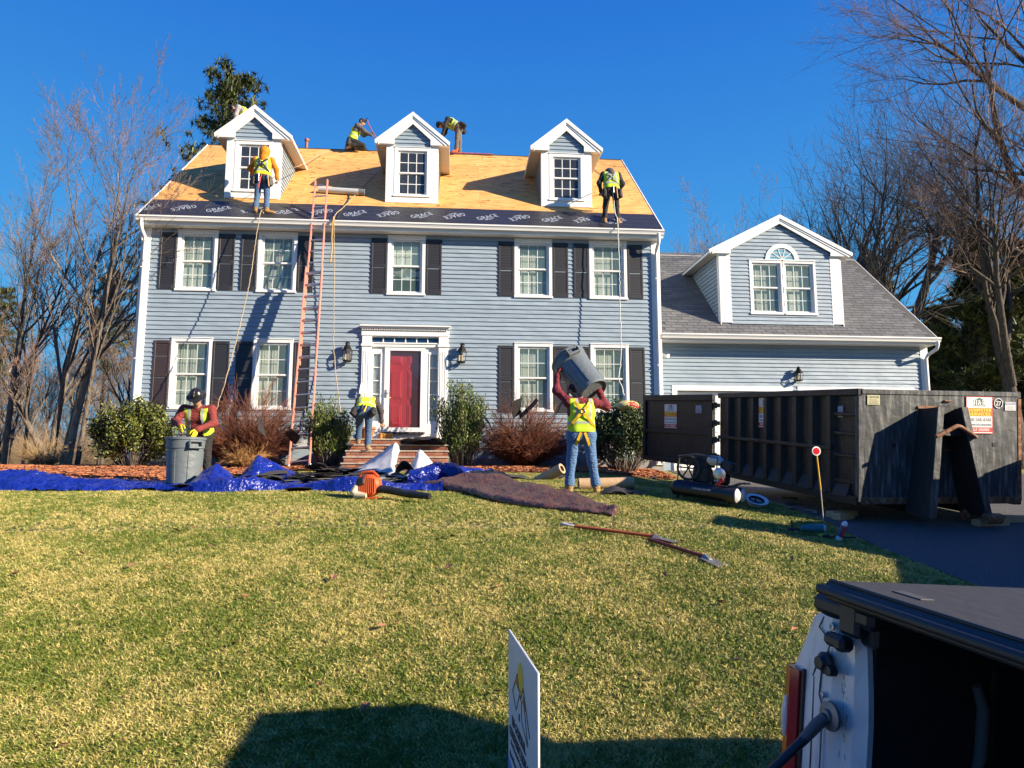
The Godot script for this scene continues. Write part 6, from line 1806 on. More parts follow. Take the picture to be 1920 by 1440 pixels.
	m.lathe([Vector2(0.108, 0.0), Vector2(0.112, 0.03), Vector2(0.10, 0.03), Vector2(0.096, 0.0)], 22, Transform3D.IDENTITY, 1.12, 0.95)
	for k in 3: m.bbox(V(-.11, -.02, -.012), V(.11, -.012, .012), .003, T(V(0, 0, 0), k * PI / 3))
	obj("suspension", m, blk, hh)
	# driveway marker
	var mk := thing("driveway_marker", "yellow driveway marker with red reflector at the asphalt edge", "marker", T(on_ground(5.0, 8.25, 0.0)))
	m = M.new()
	m.rod(V(0, -0.1, 0), V(-0.02, 0.45, 0), 0.008)
	obj("lower_stake", m, mat("stake_pale", 0.4, 0.36, 0.28, 0.6), mk)
	m = M.new()
	m.rod(V(-0.02, 0.45, 0), V(-0.05, 0.92, 0), 0.011)
	obj("upper_stake", m, mat("stake_yellow", 0.75, 0.40, 0.02, 0.5), mk)
	m = M.new()
	m.lathe([Vector2(0, -0.006), Vector2(0.06, -0.006), Vector2(0.065, 0), Vector2(0.06, 0.006), Vector2(0, 0.006)], 22, Transform3D(Basis(Vector3.RIGHT, PI / 2), V(-.055, .98, 0)))
	obj("reflector_rim", m, white(), mk)
	m = M.new()
	m.lathe([Vector2(0.0, -0.002), Vector2(0.047, -0.002), Vector2(0.047, 0.0085), Vector2(0, 0.0095)], 22, Transform3D(Basis(Vector3.RIGHT, PI / 2), V(-.055, .98, 0)))
	obj("reflector", m, mat("reflector_red", 0.62, 0.01, 0.02, 0.3), mk)
	# nail gun, caulking gun with its tube
	var teal := mat("tool_teal", 0.03, 0.14, 0.16, 0.45)
	var ng := thing("nail_gun", "teal nail gun lying in the shaded grass near the driveway", "nail gun", T(on_ground(4.15, 9.3, 0.05), -0.25))
	m = M.new()
	m.tube(P3([V(.0, .03, 0), V(.10, .03, 0), V(.24, .03, .0)]), PF([0.035, 0.05, 0.052]), 12); m.bbox(V(-.02, .0, -.03), V(.1, .05, .03), .01)
	obj("motor", m, teal, ng)
	m = M.new()
	m.bbox(V(-.16, .0, -.02), V(-.02, .03, .02), .006); m.bbox(V(.02, .03, -.1), V(.07, .06, -.02), .01); m.bbox(V(-.12, .02, -.012), V(-.1, .12, .012), .004)
	obj("magazine", m, blk, ng)
	m = M.new()
	m.tube(P3([V(.235, .03, 0), V(.27, .03, 0)]), PF([0.05, 0.04]), 12)
	obj("cap", m, mat("tool_pale", 0.45, 0.5, 0.55, 0.4), ng)
	var cg := thing("sealant_tube", "white and red sealant tube lying in the grass at the driveway edge", "sealant tube", Transform3D(Basis.from_euler(Vector3(0.35, 0.0, -0.25)), on_ground(4.47, 9.55, 0.04)))
	m = M.new()
	m.lathe([Vector2(0, -.02), Vector2(.032, -.02), Vector2(.034, .0), Vector2(.032, .20), Vector2(.018, .215), Vector2(.012, .225), Vector2(0, .226)], 18)
	obj("tube", m, mat("tube_white", 0.7, 0.72, 0.75, 0.4), cg)
	m = M.new()
	m.lathe([Vector2(.0345, .03), Vector2(.0345, .17)], 18)
	obj("band", m, mat("tube_navy", 0.03, 0.04, 0.16, 0.4), cg)
	m = M.new()
	m.bbox(V(-.016, .04, .03), V(.016, .165, .037), .004)
	obj("print", m, mat("tube_red", 0.5, 0.04, 0.06, 0.4), cg)
	var gun := thing("caulking_gun", "black and yellow caulking gun beside the sealant tube", "caulking gun", T(on_ground(4.38, 9.45, 0.03), -0.3))
	m = M.new()
	m.rod(V(-.1, 0, 0), V(.32, 0, 0), .008); m.bbox(V(-.05, -.01, -.03), V(.02, .03, .03), .006)
	obj("frame", m, blk, gun)
	m = M.new()
	m.bbox(V(-.09, .0, -.02), V(-.0, .035, .02), .008)
	obj("grip", m, mat("grip_yellow", 0.55, 0.42, 0.04, 0.5), gun)
	# scraps on the driveway
	rng.seed = 61
	for i in 16:
		m = M.new()
		var l := rng.randf_range(0.05, 0.22)
		m.prism(pv([Vector2(-l, -.03), Vector2(l * .7, -.05), Vector2(l, .02), Vector2(.1 * l, .05), Vector2(-l * .8, .03)]), 0, .012)
		var p := on_ground(rng.randf_range(4.5, 5.9), rng.randf_range(3.5, 7.6), 0.02)
		m.v = Transform3D(Basis.from_euler(Vector3(-PI / 2 + 0.15, rng.randf() * 6, 0)), p) * m.v
		tag(obj("wood_scrap", m, mat("scrap_wood", 0.33, 0.26, 0.19, 0.8)), "small pale wood or shingle scrap on the driveway beside the dumpster", "scrap", "scraps on the driveway")
	# dead leaves on the lawn
	var lf := M.new()
	for s in [-1.0, 1.0]: lf.quad(V(-.05, .006, 0), V(0, .0, 0), V(.05, .012, 0), V(0, .02, s * .03)) if s > 0 else lf.quad(V(0, .02, s * .03), V(.05, .012, 0), V(0, .0, 0), V(-.05, .006, 0))
	var lm := lf.mesh()
	for i in 60:
		var d := rng.randf_range(3.9, 9.0)
		var x := d * .079 + rng.randf_range(-.75, .7) * d
		if x > drive_edge(17.5 - d) - 0.2: continue
		tag(put("dead_leaf", lm, mat("leaf_dead%d" % (i % 3), 0.30 - 0.05 * (i % 3), 0.14 - 0.02 * (i % 3), 0.06, 0.8), self, Transform3D(Basis.from_euler(Vector3(rng.randf_range(-.5, .5), rng.randf() * 6, rng.randf_range(-.4, .4))).scaled(Vector3.ONE * rng.randf_range(.6, 1.1)), on_ground(x, 17.5 - d, .045))), "curled brown dead leaf lying on the lawn", "leaf", "dead leaves on the lawn")

func mark(tk: Node3D) -> void:
	var m := M.new()
	for i in 9: m.box(V(.30 + i * .032, .165, .2385), V(.30 + i * .032 + .018 + .006 * (i % 2), .195, .2415))
	kind(obj("worn_marking", m, mat("mark_grey", 0.3, 0.3, 0.32, 0.5), tk), "stuff")

func build_compressor() -> void:
	var a := on_ground(3.36, 7.05, 0.03); var b := on_ground(4.10, 7.68, 0.06)
	var d := (b - a).normalized(); var u := Vector3.UP; var s := d.cross(u).normalized(); u = s.cross(d)
	var t := thing("air_compressor", "black twin-tank air compressor with petrol engine on the lawn by the dumpster", "compressor", Transform3D(Basis(d, u, s), a))
	var blk := mat("tank_black", 0.016, 0.016, 0.018, 0.35); var cap := mat("cap_white", 0.62, 0.63, 0.66, 0.4); var dk := mat("engine_dark", 0.03, 0.03, 0.032, 0.6); var al := mat("aluminium", 0.6, 0.6, 0.6, 0.35, 0.9)
	var L := 0.92
	for z in [0.13, -0.13]:
		var m := M.new()
		var x := Transform3D(Basis(Vector3.FORWARD, PI / 2), V(0, 0.15, z))
		m.lathe([Vector2(0, -.06), Vector2(.07, -.045), Vector2(.105, -.01), Vector2(.11, .0), Vector2(.11, L), Vector2(.105, L + .01)], 22, x)
		var tk := obj("air_tank", m, blk, t)
		m = M.new()
		m.lathe([Vector2(.106, L + .0), Vector2(.1, L + .02), Vector2(.065, L + .05), Vector2(0, L + .062)], 22, x)
		obj("end_cap", m, cap, tk)
		if z > 0: mark(tk)
	var m := M.new()
	m.bbox(V(0.02, .25, -.16), V(.78, .27, .17), .006)
	for x in [.05, .75]:
		for z in [-.13, .13]: m.bbox(V(x - .02, .0, z - .02), V(x + .02, .06, z + .02), .006)
	obj("deck", m, dk, t)
	m = M.new() # frame and handles
	m.tube(P3([V(.82, .27, -.1), V(.95, .33, -.1), V(1.03, .33, -.1), V(1.03, .33, .1), V(.95, .33, .1), V(.82, .27, .1)]), PF([.012]), 8)
	m.tube(P3([V(.02, .62, .16), V(.3, .68, .16), V(.62, .66, .16)]), PF([.012]), 8); m.rod(V(.62, .66, .16), V(.62, .26, .16), .01); m.rod(V(.04, .62, .16), V(.04, .26, .16), .01)
	obj("frame", m, mat("frame_steel", 0.12, 0.11, 0.1, 0.4, 0.6), t)
	m = M.new() # flywheel with spokes
	var ring := PackedVector3Array()
	for i in 25: ring.append(V(.17 + cos(TAU * i / 24) * .17, .46 + sin(TAU * i / 24) * .17, .10))
	m.tube(ring, PF([.02]), 8, false)
	for i in 6: m.rod(V(.17, .46, .10), V(.17 + cos(TAU * i / 6) * .17, .46 + sin(TAU * i / 6) * .17, .10), .012, 6)
	obj("flywheel", m, dk, t)
	m = M.new() # pump with cooling fins
	m.bbox(V(.22, .27, -.12), V(.46, .50, .06), .02)
	for i in 8: m.bbox(V(.23, .49 + i * .018, -.1), V(.44, .50 + i * .018, .05), .002)
	m.bbox(V(.25, .62, -.09), V(.42, .66, .04), .01)
	for i in 6: m.rod(V(.42 + i * .025, .28, .12), V(.42 + i * .025, .48, .12), .006, 6)
	obj("pump", m, dk, t)
	m = M.new()
	m.bbox(V(.5, .27, -.14), V(.74, .44, .1), .03); m.bbox(V(.66, .46, -.1), V(.80, .62, .08), .02)
	for i in 5: m.bbox(V(.80, .44 + i * .035, -.08), V(.84, .455 + i * .035, .1), .002)
	obj("engine", m, dk, t)
	m = M.new()
	m.bbox(V(.42, .54, -.12), V(.64, .68, .1), .05)
	obj("fuel_tank", m, mat("tank_white", 0.6, 0.6, 0.57, 0.35), t)
	m = M.new()
	m.lathe([Vector2(.0, -.02), Vector2(.085, -.02), Vector2(.09, .02), Vector2(.06, .04), Vector2(0, .045)], 18, Transform3D(Basis(Vector3.RIGHT, PI / 2), V(.66, .43, .14)))
	m.tube(P3([V(.6, .33, .15), V(.7, .32, .16), V(.74, .4, .15)]), PF([.014]), 6)
	obj("recoil_starter", m, al, t)
	m = M.new()
	m.tube(P3([V(.64, .27, .16), V(.68, .31, .18), V(.73, .36, .17)]), PF([.024]), 8)
	obj("red_valve", m, mat("red_tool", 0.5, 0.03, 0.03, 0.5), t)

# the yard sign at the lawn's edge
func build_sign() -> void:
	var A := V(0.173, 1.10, 15.222); var B := V(0.209, 1.10, 15.707)
	var x := Transform3D(Basis((B - A).normalized(), Vector3.UP, Vector3.UP.cross((B - A).normalized()) * -1.0), A)
	x.basis.z = x.basis.x.cross(x.basis.y)
	var w := 0.486; var h := 0.66
	var t := thing("yard_sign", "white contractor's yard sign seen edge-on at the front of the lawn", "sign", x)
	var m := M.new()
	m.bbox(V(0, -h, -.003), V(w, 0, .003), .001)
	var pl := mat("sign_plastic", 0.72, 0.73, 0.75, 0.4)
	pl.backlight_enabled = true; pl.backlight = Color(0.22, 0.22, 0.22)
	obj("panel", m, pl, t)
	m = M.new()
	for i in 40: m.quad(V(w * i / 40 + .004, -h, .0033), V(w * i / 40 + .0065, -h, .0033), V(w * i / 40 + .0065, 0, .0033), V(w * i / 40 + .004, 0, .0033))
	kind(obj("flute", m, mat("sign_flute", 0.62, 0.63, 0.66, 0.5), t), "stuff")
	# printed parts, facing the street side (the sign's -x seen from the left)
	var z := .0042
	m = M.new()
	var c := Vector2(.235, -.085); var po := []
	for i in 20: po.append(c + Vector2(cos(TAU * i / 20) * .044, sin(TAU * i / 20) * .044))
	m.prism(pv(po), z - .001, z)
	obj("sun_emblem", m, mat("print_gold", 0.75, 0.45, 0.04, 0.5), t)
	var k := func(p: Vector2): return Vector2((p.x - .29) * .72 + .23, p.y * .60 + .004)
	m = M.new()
	for s in [[.10, -.27, .22, -.15, .006], [.22, -.15, .30, -.24, .006], [.10, -.27, .19, -.33, .004], [.19, -.33, .30, -.20, .004], [.30, -.24, .36, -.17, .006], [.36, -.17, .50, -.33, .006], [.32, -.24, .33, -.33, .004], [.33, -.33, .46, -.38, .004], [.37, -.22, .46, -.38, .004]]:
		var a = k.call(Vector2(s[0], s[1])); var b = k.call(Vector2(s[2], s[3])); var n: Vector2 = (b - a).normalized().orthogonal() * s[4] * 0.4
		m.prism(pv([a - n, b - n, b + n, a + n]), z - .001, z + .0006)
	for j in 4: m.box(V(.205 + .010 * (j % 2), -.195 - .010 * (j / 2), z - .001), V(.213 + .010 * (j % 2), -.187 - .010 * (j / 2), z + .0006))
	obj("roof_emblem", m, mat("print_grey", 0.06, 0.055, 0.06, 0.5), t)
	m = M.new()
	for s in [[.165, -.20, .22, -.155], [.335, -.235, .375, -.19]]: m.prism(pv([k.call(Vector2(s[0], s[1])), k.call(Vector2(s[2], s[3])), k.call(Vector2(s[2] + .03, s[1] - .02))]), z - .001, z + .0003)
	obj("roof_fill", m, mat("print_brown", 0.32, 0.10, 0.04, 0.5), t)
	var gr := mat("print_grey", 0.06, 0.055, 0.06, 0.5); var nv := mat("print_navy", 0.02, 0.03, 0.08, 0.5)
	letters("lettering", "RD GENERAL", .026, .24, gr, t, T(V(.20, -.245, z)), "Droid Serif", false)
	letters("lettering", "CONSTRUCTION CORP", .028, .40, gr, t, T(V(.235, -.285, z)), "Droid Serif", false)
	letters("lettering", "Residential & Commercial", .013, .32, gr, t, T(V(.22, -.315, z)))
	letters("lettering", "Roofing & Siding & Painting", .020, .42, nv, t, T(V(.25, -.355, z)))
	m = M.new()
	m.prism(pv([Vector2(0, -h), Vector2(.34, -h), Vector2(.34, -.45), Vector2(.22, -.40), Vector2(0, -.375)]), z - .002, z - .0006)
	obj("blue_field", m, mat("print_blue_sign", 0.04, 0.18, 0.55, 0.5), t)
	letters("lettering", "9761", .042, .13, nv, t, T(V(.13, -.425, z)))
	m = M.new()
	var sh := []
	for i in 16: sh.append(Vector2(.36, -.47) + Vector2(cos(TAU * i / 16) * .09, sin(TAU * i / 16) * .04))
	m.prism(pv(sh), z - .001, z + .0004)
	obj("badge_rim", m, mat("print_wine", 0.25, 0.01, 0.02, 0.5), t)
	m = M.new()
	sh = []
	for i in 16: sh.append(Vector2(.36, -.47) + Vector2(cos(TAU * i / 16) * .08, sin(TAU * i / 16) * .033))
	m.prism(pv(sh), z, z + .0008)
	obj("badge", m, white(), t)
	letters("lettering", "FREE", .032, .11, mat("print_wine", 0.25, 0.01, 0.02, 0.5), t, T(V(.36, -.47, z + .001)))
	m = M.new()
	for q in [.09, .40]: m.rod(V(q, -h - .45, 0), V(q, -h + .1, 0), .0025, 6)
	obj("wire_stake", m, mat("steel", 0.4, 0.4, 0.42, 0.35, 1.0), t)

func sticker(parent: Node3D, x: Transform3D, w: float, h: float, full: bool) -> void:
	# a white sheet with house emblem, orange bands and lettering, printed on a plate
	var m := M.new()
	m.bbox(V(0, 0, 0), V(w, h, .004), .001, x)
	var s := obj("sign_plate", m, mat("plate_white", 0.72, 0.71, 0.68, 0.5), parent)
	var z := .0048
	var red := mat("plate_red", 0.55, 0.04, 0.03, 0.5); var green := mat("plate_green", 0.03, 0.11, 0.10, 0.5); var org := mat("plate_orange", 0.70, 0.13, 0.02, 0.5); var yel := mat("plate_yellow", 0.85, 0.72, 0.04, 0.5); var dkb := mat("plate_dark", 0.02, 0.04, 0.06, 0.5); var wh := white()
	m = M.new()
	for e in [[0.0, 0.0, w, .008], [0.0, h - .008, w, h], [0.0, .0081, .008, h - .0081], [w - .008, .0081, w, h - .0081]]: m.box(V(e[0], e[1], .002), V(e[2], e[3], z), x)
	m.box(V(.01, .022 * h / .5, .002), V(w - .01, .085 * h / .5, z), x)
	obj("red_print", m, red, s)
	m = M.new()
	m.box(V(.010, .235 * h / .5, .002), V(w - .010, .345 * h / .5, z), x)
	obj("orange_band", m, org, s)
	m = M.new()
	m.prism(pv([Vector2(.27 * w, .37 * h / .5), Vector2(.73 * w, .37 * h / .5), Vector2(.70 * w, .44 * h / .5), Vector2(.76 * w, .44 * h / .5), Vector2(.5 * w, .485 * h / .5), Vector2(.24 * w, .44 * h / .5), Vector2(.30 * w, .44 * h / .5)]), .002, z, x)
	obj("house_emblem", m, green, s)
	letters("lettering", "H&R", .075 * h / .5, .46 * w, wh, s, x * T(V(.5 * w, .415 * h / .5, z + .001)), "Droid Serif")
	letters("lettering", "DUMPSTER", .042 * h / .5, w * .90, yel, s, x * T(V(.5 * w, .316 * h / .5, z)))
	letters("lettering", "SERVICES", .042 * h / .5, w * .82, yel, s, x * T(V(.5 * w, .263 * h / .5, z)))
	letters("lettering", "508-348-4348", .045 * h / .5, w * .88, dkb, s, x * T(V(.5 * w, .187 * h / .5, z)), "Droid Sans", false)
	letters("lettering", "Commercial & Residential", .028 * h / .5, w * .88, dkb, s, x * T(V(.5 * w, .122 * h / .5, z)), "Droid Sans", false)
	letters("lettering", "FULLY  INSURED", .035 * h / .5, w * .72, wh, s, x * T(V(.5 * w, .054 * h / .5, z)))
func small_label(parent: Node3D, x: Transform3D, w: float, h: float, word: String, head: Material, ink: Material, base: Material) -> void:
	var m := M.new()
	m.bbox(V(0, 0, 0), V(w, h, .003), .001, x)
	var s := obj("label_plate", m, base, parent)
	m = M.new()
	m.box(V(.008, h * .66, .001), V(w - .008, h * .94, .0038), x)
	obj("heading_band", m, head, s)
	letters("lettering", word, h * .2, w * .8, ink, s, x * T(V(w * .5, h * .8, .004)))
	m = M.new()
	for k in 4: m.box(V(w * .1, h * (.10 + .13 * k), .001), V(w * (.9 - .1 * (k % 2)), h * (.145 + .13 * k), .0036), x)
	kind(obj("fine_print", m, mat("plate_dark", 0.02, 0.04, 0.06, 0.5), s), "stuff")

func build_dumpster() -> void:
	var a := V(-.0755, .094, -.993).normalized()
	var l := V(.997, .0, -.076).normalized(); var u := l.cross(a).normalized()
	l = a.cross(u).normalized()
	var X := Transform3D(Basis(l, u, -a), V(5.49, 1.13, 8.35))
	var t := thing("roll_off_dumpster", "black steel roll-off dumpster with rusty edges and open rear door on the driveway", "dumpster", X)
	var st: Material = mats.dump_steel; var fr: Material = mats.dump_front; var rust: Material = mats.rust
	var W := 2.44; var H := 1.58; var L := 4.28
	var m := M.new()
	m.box(V(0, .12, -L), V(.04, H - .02, -.04)); m.box(V(W - .04, .12, -L), V(W, H - .02, -.04)); m.box(V(0, .08, -L), V(W, .13, -.03))
	obj("side_wall", m, st, t)
	m = M.new()
	m.box(V(0.005, .10, -.04), V(W - .005, H - .01, 0))
	obj("front_wall", m, fr, t)
	# top rails, corner posts
	m = M.new()
	m.bbox(V(-.06, H - .08, -L), V(.05, H + .02, .0), .015); m.bbox(V(W - .05, H - .08, -L), V(W + .06, H + .02, 0), .015)
	obj("top_rail", m, st, t)
	m = M.new()
	m.bbox(V(-.05, .05, -.07), V(.012, H - .08, .006), .008)
	obj("corner_post", m, fr, t)
	m = M.new()
	m.bbox(V(W - .014, .05, -.07), V(W + .05, H - .08, .008), .008); m.bbox(V(0.0, .02, -.06), V(W, .115, .008), .006)
	obj("edge_bar", m, rust, t)
	m = M.new()
	m.bbox(V(.0, H - .06, -.03), V(W, H + .012, .012), .01)
	obj("front_rail", m, fr, t)
	# side ribs: trapezoid posts with sloped feet
	var zs := [-.62, -1.06, -1.50, -1.95, -2.4, -2.86, -3.32, -3.8]
	for z in zs:
		m = M.new()
		m.hexa([V(-.09, .12, z + .05), V(.0, .12, z + .09), V(.0, .12, z - .09), V(-.09, .12, z - .05), V(-.09, H - .08, z + .05), V(.0, H - .08, z + .09), V(.0, H - .08, z - .09), V(-.09, H - .08, z - .05)])
		obj("rib", m, st, t)
	for z in [-.38, -.84, -1.28, -1.72, -2.17, -2.63, -3.09, -3.56]:
		m = M.new()
		m.hexa([V(-.085, .10, z + .16), V(0, .10, z + .16), V(0, .10, z - .16), V(-.085, .10, z - .16), V(-.005, .30, z + .16), V(0, .30, z + .16), V(0, .30, z - .16), V(-.005, .30, z - .16)])
		obj("gusset", m, mats.dump_dust, t)
	m = M.new()
	m.bbox(V(-.1, .72, -L + .1), V(-.005, .78, -.55), .01)
	for y in [.28, .64, .95, 1.22]: m.bbox(V(-.05, y, -.56), V(-.005, y + .05, -.07), .008)
	obj("side_rail", m, st, t)
	m = M.new()
	m.bbox(V(-.07, .0, -L), V(.06, .12, -.02), .012); m.bbox(V(W - .06, .0, -L), V(W + .07, .12, -.02), .012)
	for x in [.75, 1.6]: m.bbox(V(x, -.10, -L), V(x + .1, .08, .2), .01)
	obj("underframe", m, mats.dump_under, t)
	# hook frame: two leaning channel legs, cross bar with bent pull hook
	for s in 2:
		# deep plates: back edge on the wall, front edge leaning out
		var bt: float = [.87, 1.22][s]; var bb: float = [.66, 1.50][s]
		var dt := .36; var db := .46; var w := .05
		m = M.new()
		m.hexa([V(bb, -.1, db), V(bb + w, -.1, db), V(bb + w, -.1, .001), V(bb, -.1, .001), V(bt, 1.36, dt), V(bt + w, 1.36, dt), V(bt + w, 1.33, .001), V(bt, 1.33, .001)])
		obj("hook_leg", m, mats.dump_leg, t)
		m = M.new()
		m.hexa([V(bb - .01, -.1, db + .012), V(bb + w + .03, -.1, db + .012), V(bb + w + .03, -.1, db - .01), V(bb - .01, -.1, db - .01), V(bt - .01, 1.365, dt + .012), V(bt + w + .03, 1.365, dt + .012), V(bt + w + .03, 1.365, dt - .01), V(bt - .01, 1.365, dt - .01)])
		obj("leg_edge", m, fr, t)
	m = M.new()
	m.hexa([V(.90, .98, .3), V(1.28, .98, .3), V(1.28, .98, .01), V(.90, .98, .01), V(.91, 1.06, .29), V(1.27, 1.06, .29), V(1.27, 1.06, .01), V(.91, 1.06, .01)])
	m.prism(pv([Vector2(.90, 1.37), Vector2(.94, 1.24), Vector2(1.16, 1.34), Vector2(1.27, 1.35), Vector2(1.1, 1.39)]), .30, .315)
	obj("cross_plate", m, mats.dump_leg, t)
	m = M.new()
	m.tube(P3([V(.78, .97, .42), V(.86, 1.0, .42), V(1.06, 1.10, .42), V(1.10, 1.11, .42), V(1.15, 1.10, .42), V(1.34, .99, .42), V(1.38, .96, .42)]), PF([.027]), 12)
	obj("pull_hook", m, rust, t)
	m = M.new()
	m.bbox(V(.84, 1.335, .001), V(1.30, 1.375, .02), .006); m.bbox(V(1.25, 1.44, .0), V(1.36, 1.46, .03), .004); m.bbox(V(1.2, .76, .0), V(1.42, .78, .04), .004)
	obj("rusty_seam", m, rust, t)
	m = M.new()
	for q in [[.46, .80], [2.02, .82]]: m.bbox(V(q[0], q[1], .0), V(q[0] + .06, q[1] + .055, .006), .002)
	obj("slot", m, mat("belt_black", 0.016, 0.015, 0.015, 0.6), t)
	for z in [-.1, .25]:
		m = M.new()
		m.rod(V(1.48, -.11, z + .2), V(1.70, -.11, z + .2), .07, 14)
		obj("ground_roller", m, rust, t)
	# labels on the front and side
	sticker(t, T(V(1.60, 1.00, .008)), .42, .52, true)
	small_label(t, T(V(2.22, 1.33, .008)), .17, .12, "NOTICE", mat("plate_navy", 0.04, 0.05, 0.25, 0.5), white(), mat("plate_white", 0.72, 0.71, 0.68, 0.5))
	small_label(t, T(V(.08, 1.38, .008)), .19, .13, "CAUTION", mat("plate_cream", 0.55, 0.52, 0.3, 0.5), mat("plate_dark", 0.02, 0.04, 0.06, 0.5), mat("plate_cream", 0.55, 0.52, 0.3, 0.5))
	m = M.new()
	for i in 24:
		var p := TAU * i / 24 - .9; var q := TAU * (i + 1) / 24 - .9
		if i == 23: continue
		m.prism(pv([Vector2(cos(p), sin(p)) * .062, Vector2(cos(p), sin(p)) * .072, Vector2(cos(q), sin(q)) * .072, Vector2(cos(q), sin(q)) * .062]), .004, .012, T(V(2.115, 1.43, 0)))
	var ring := obj("number_ring", m, mat("plate_white", 0.72, 0.71, 0.68, 0.5), t)
	letters("lettering", "27", .062, .075, mat("plate_white", 0.72, 0.71, 0.68, 0.5), ring, T(V(2.115, 1.43, .01)))
	var sx := Transform3D(Basis(V(0, 0, 1), V(0, 1, 0), V(-1, 0, 0)), V(-.012, .98, -2.75))
	sticker(t, sx, .40, .52, false)
	small_label(t, Transform3D(Basis(V(0, 0, 1), V(0, 1, 0), V(-1, 0, 0)), V(-.012, 1.2, -.50)), .12, .16, "NOTICE", mat("plate_navy", 0.04, 0.05, 0.25, 0.5), white(), mat("plate_pale", 0.4, 0.4, 0.45, 0.5))
	# open rear door, swung outward on the left
	var hp := V(-.05, 0, -L - .06); var dd := V(-.30, .0, -.955).normalized()
	var D := Transform3D(Basis(-dd, V(0, 1, 0), (-dd).cross(V(0, 1, 0))), hp + dd * 2.30)
	m = M.new()
	m.bbox(V(0, .12, -.02), V(2.25, H - .02, .02), .004, D)
	var door := obj("rear_door", m, st, t)
	m = M.new()
	m.bbox(V(0, H - .13, .021), V(2.25, H, .07), .01, D); m.bbox(V(0, .12, .021), V(2.25, .22, .07), .01, D); m.bbox(V(0, .22, .021), V(.1, H - .13, .07), .01, D); m.bbox(V(2.12, .22, .021), V(2.25, H - .13, .07), .01, D); m.bbox(V(.1, .75, .021), V(2.12, .82, .06), .01, D)
	obj("door_frame", m, st, door)
	for y in [.3, .62, .95, 1.3]:
		m = M.new()
		m.rod(D * V(2.30, y, .03), D * V(2.30, y + .12, .03), .035, 10); m.bbox(V(2.2, y + .02, .01), V(2.42, y + .10, .05), .01, D)
		obj("hinge", m, st, door)
	var keep := t
	sticker(keep, D * T(V(.72, .86, .024)), .42, .52, false)
	small_label(keep, D * T(V(1.72, 1.2, .024)), .18, .16, "NOTICE", mat("plate_navy", 0.04, 0.05, 0.25, 0.5), white(), mat("plate_pale", 0.4, 0.4, 0.45, 0.5))
	# timbers it stands on
	var lum = mats.lumber
	var sets := [[5.55, 7.75, .34, .5, "weathered timber under the dumpster's near left corner"], [5.45, 7.95, .5, .35, "split plank beside the timber at the dumpster's near left corner"], [7.25, 8.45, .15, .5, "pale timber under the dumpster's hook frame"], [7.75, 8.25, .0, .3, "short pale block right of the dumpster's hook frame"], [5.0, 4.2, .4, .9, "pale board under the far end of the dumpster"], [4.85, 4.5, .15, 1.0, "second pale board under the far end of the dumpster"]]
	for q in sets:
		m = M.new()
		m.bbox(V(-q[3] / 2, -.02, -.07), V(q[3] / 2, .075, .07), .006)
		var o := put("timber_block", m.mesh(), lum, self, T(on_ground(q[0], q[1], .02), q[2]))
		tag(o, q[4], "timber")

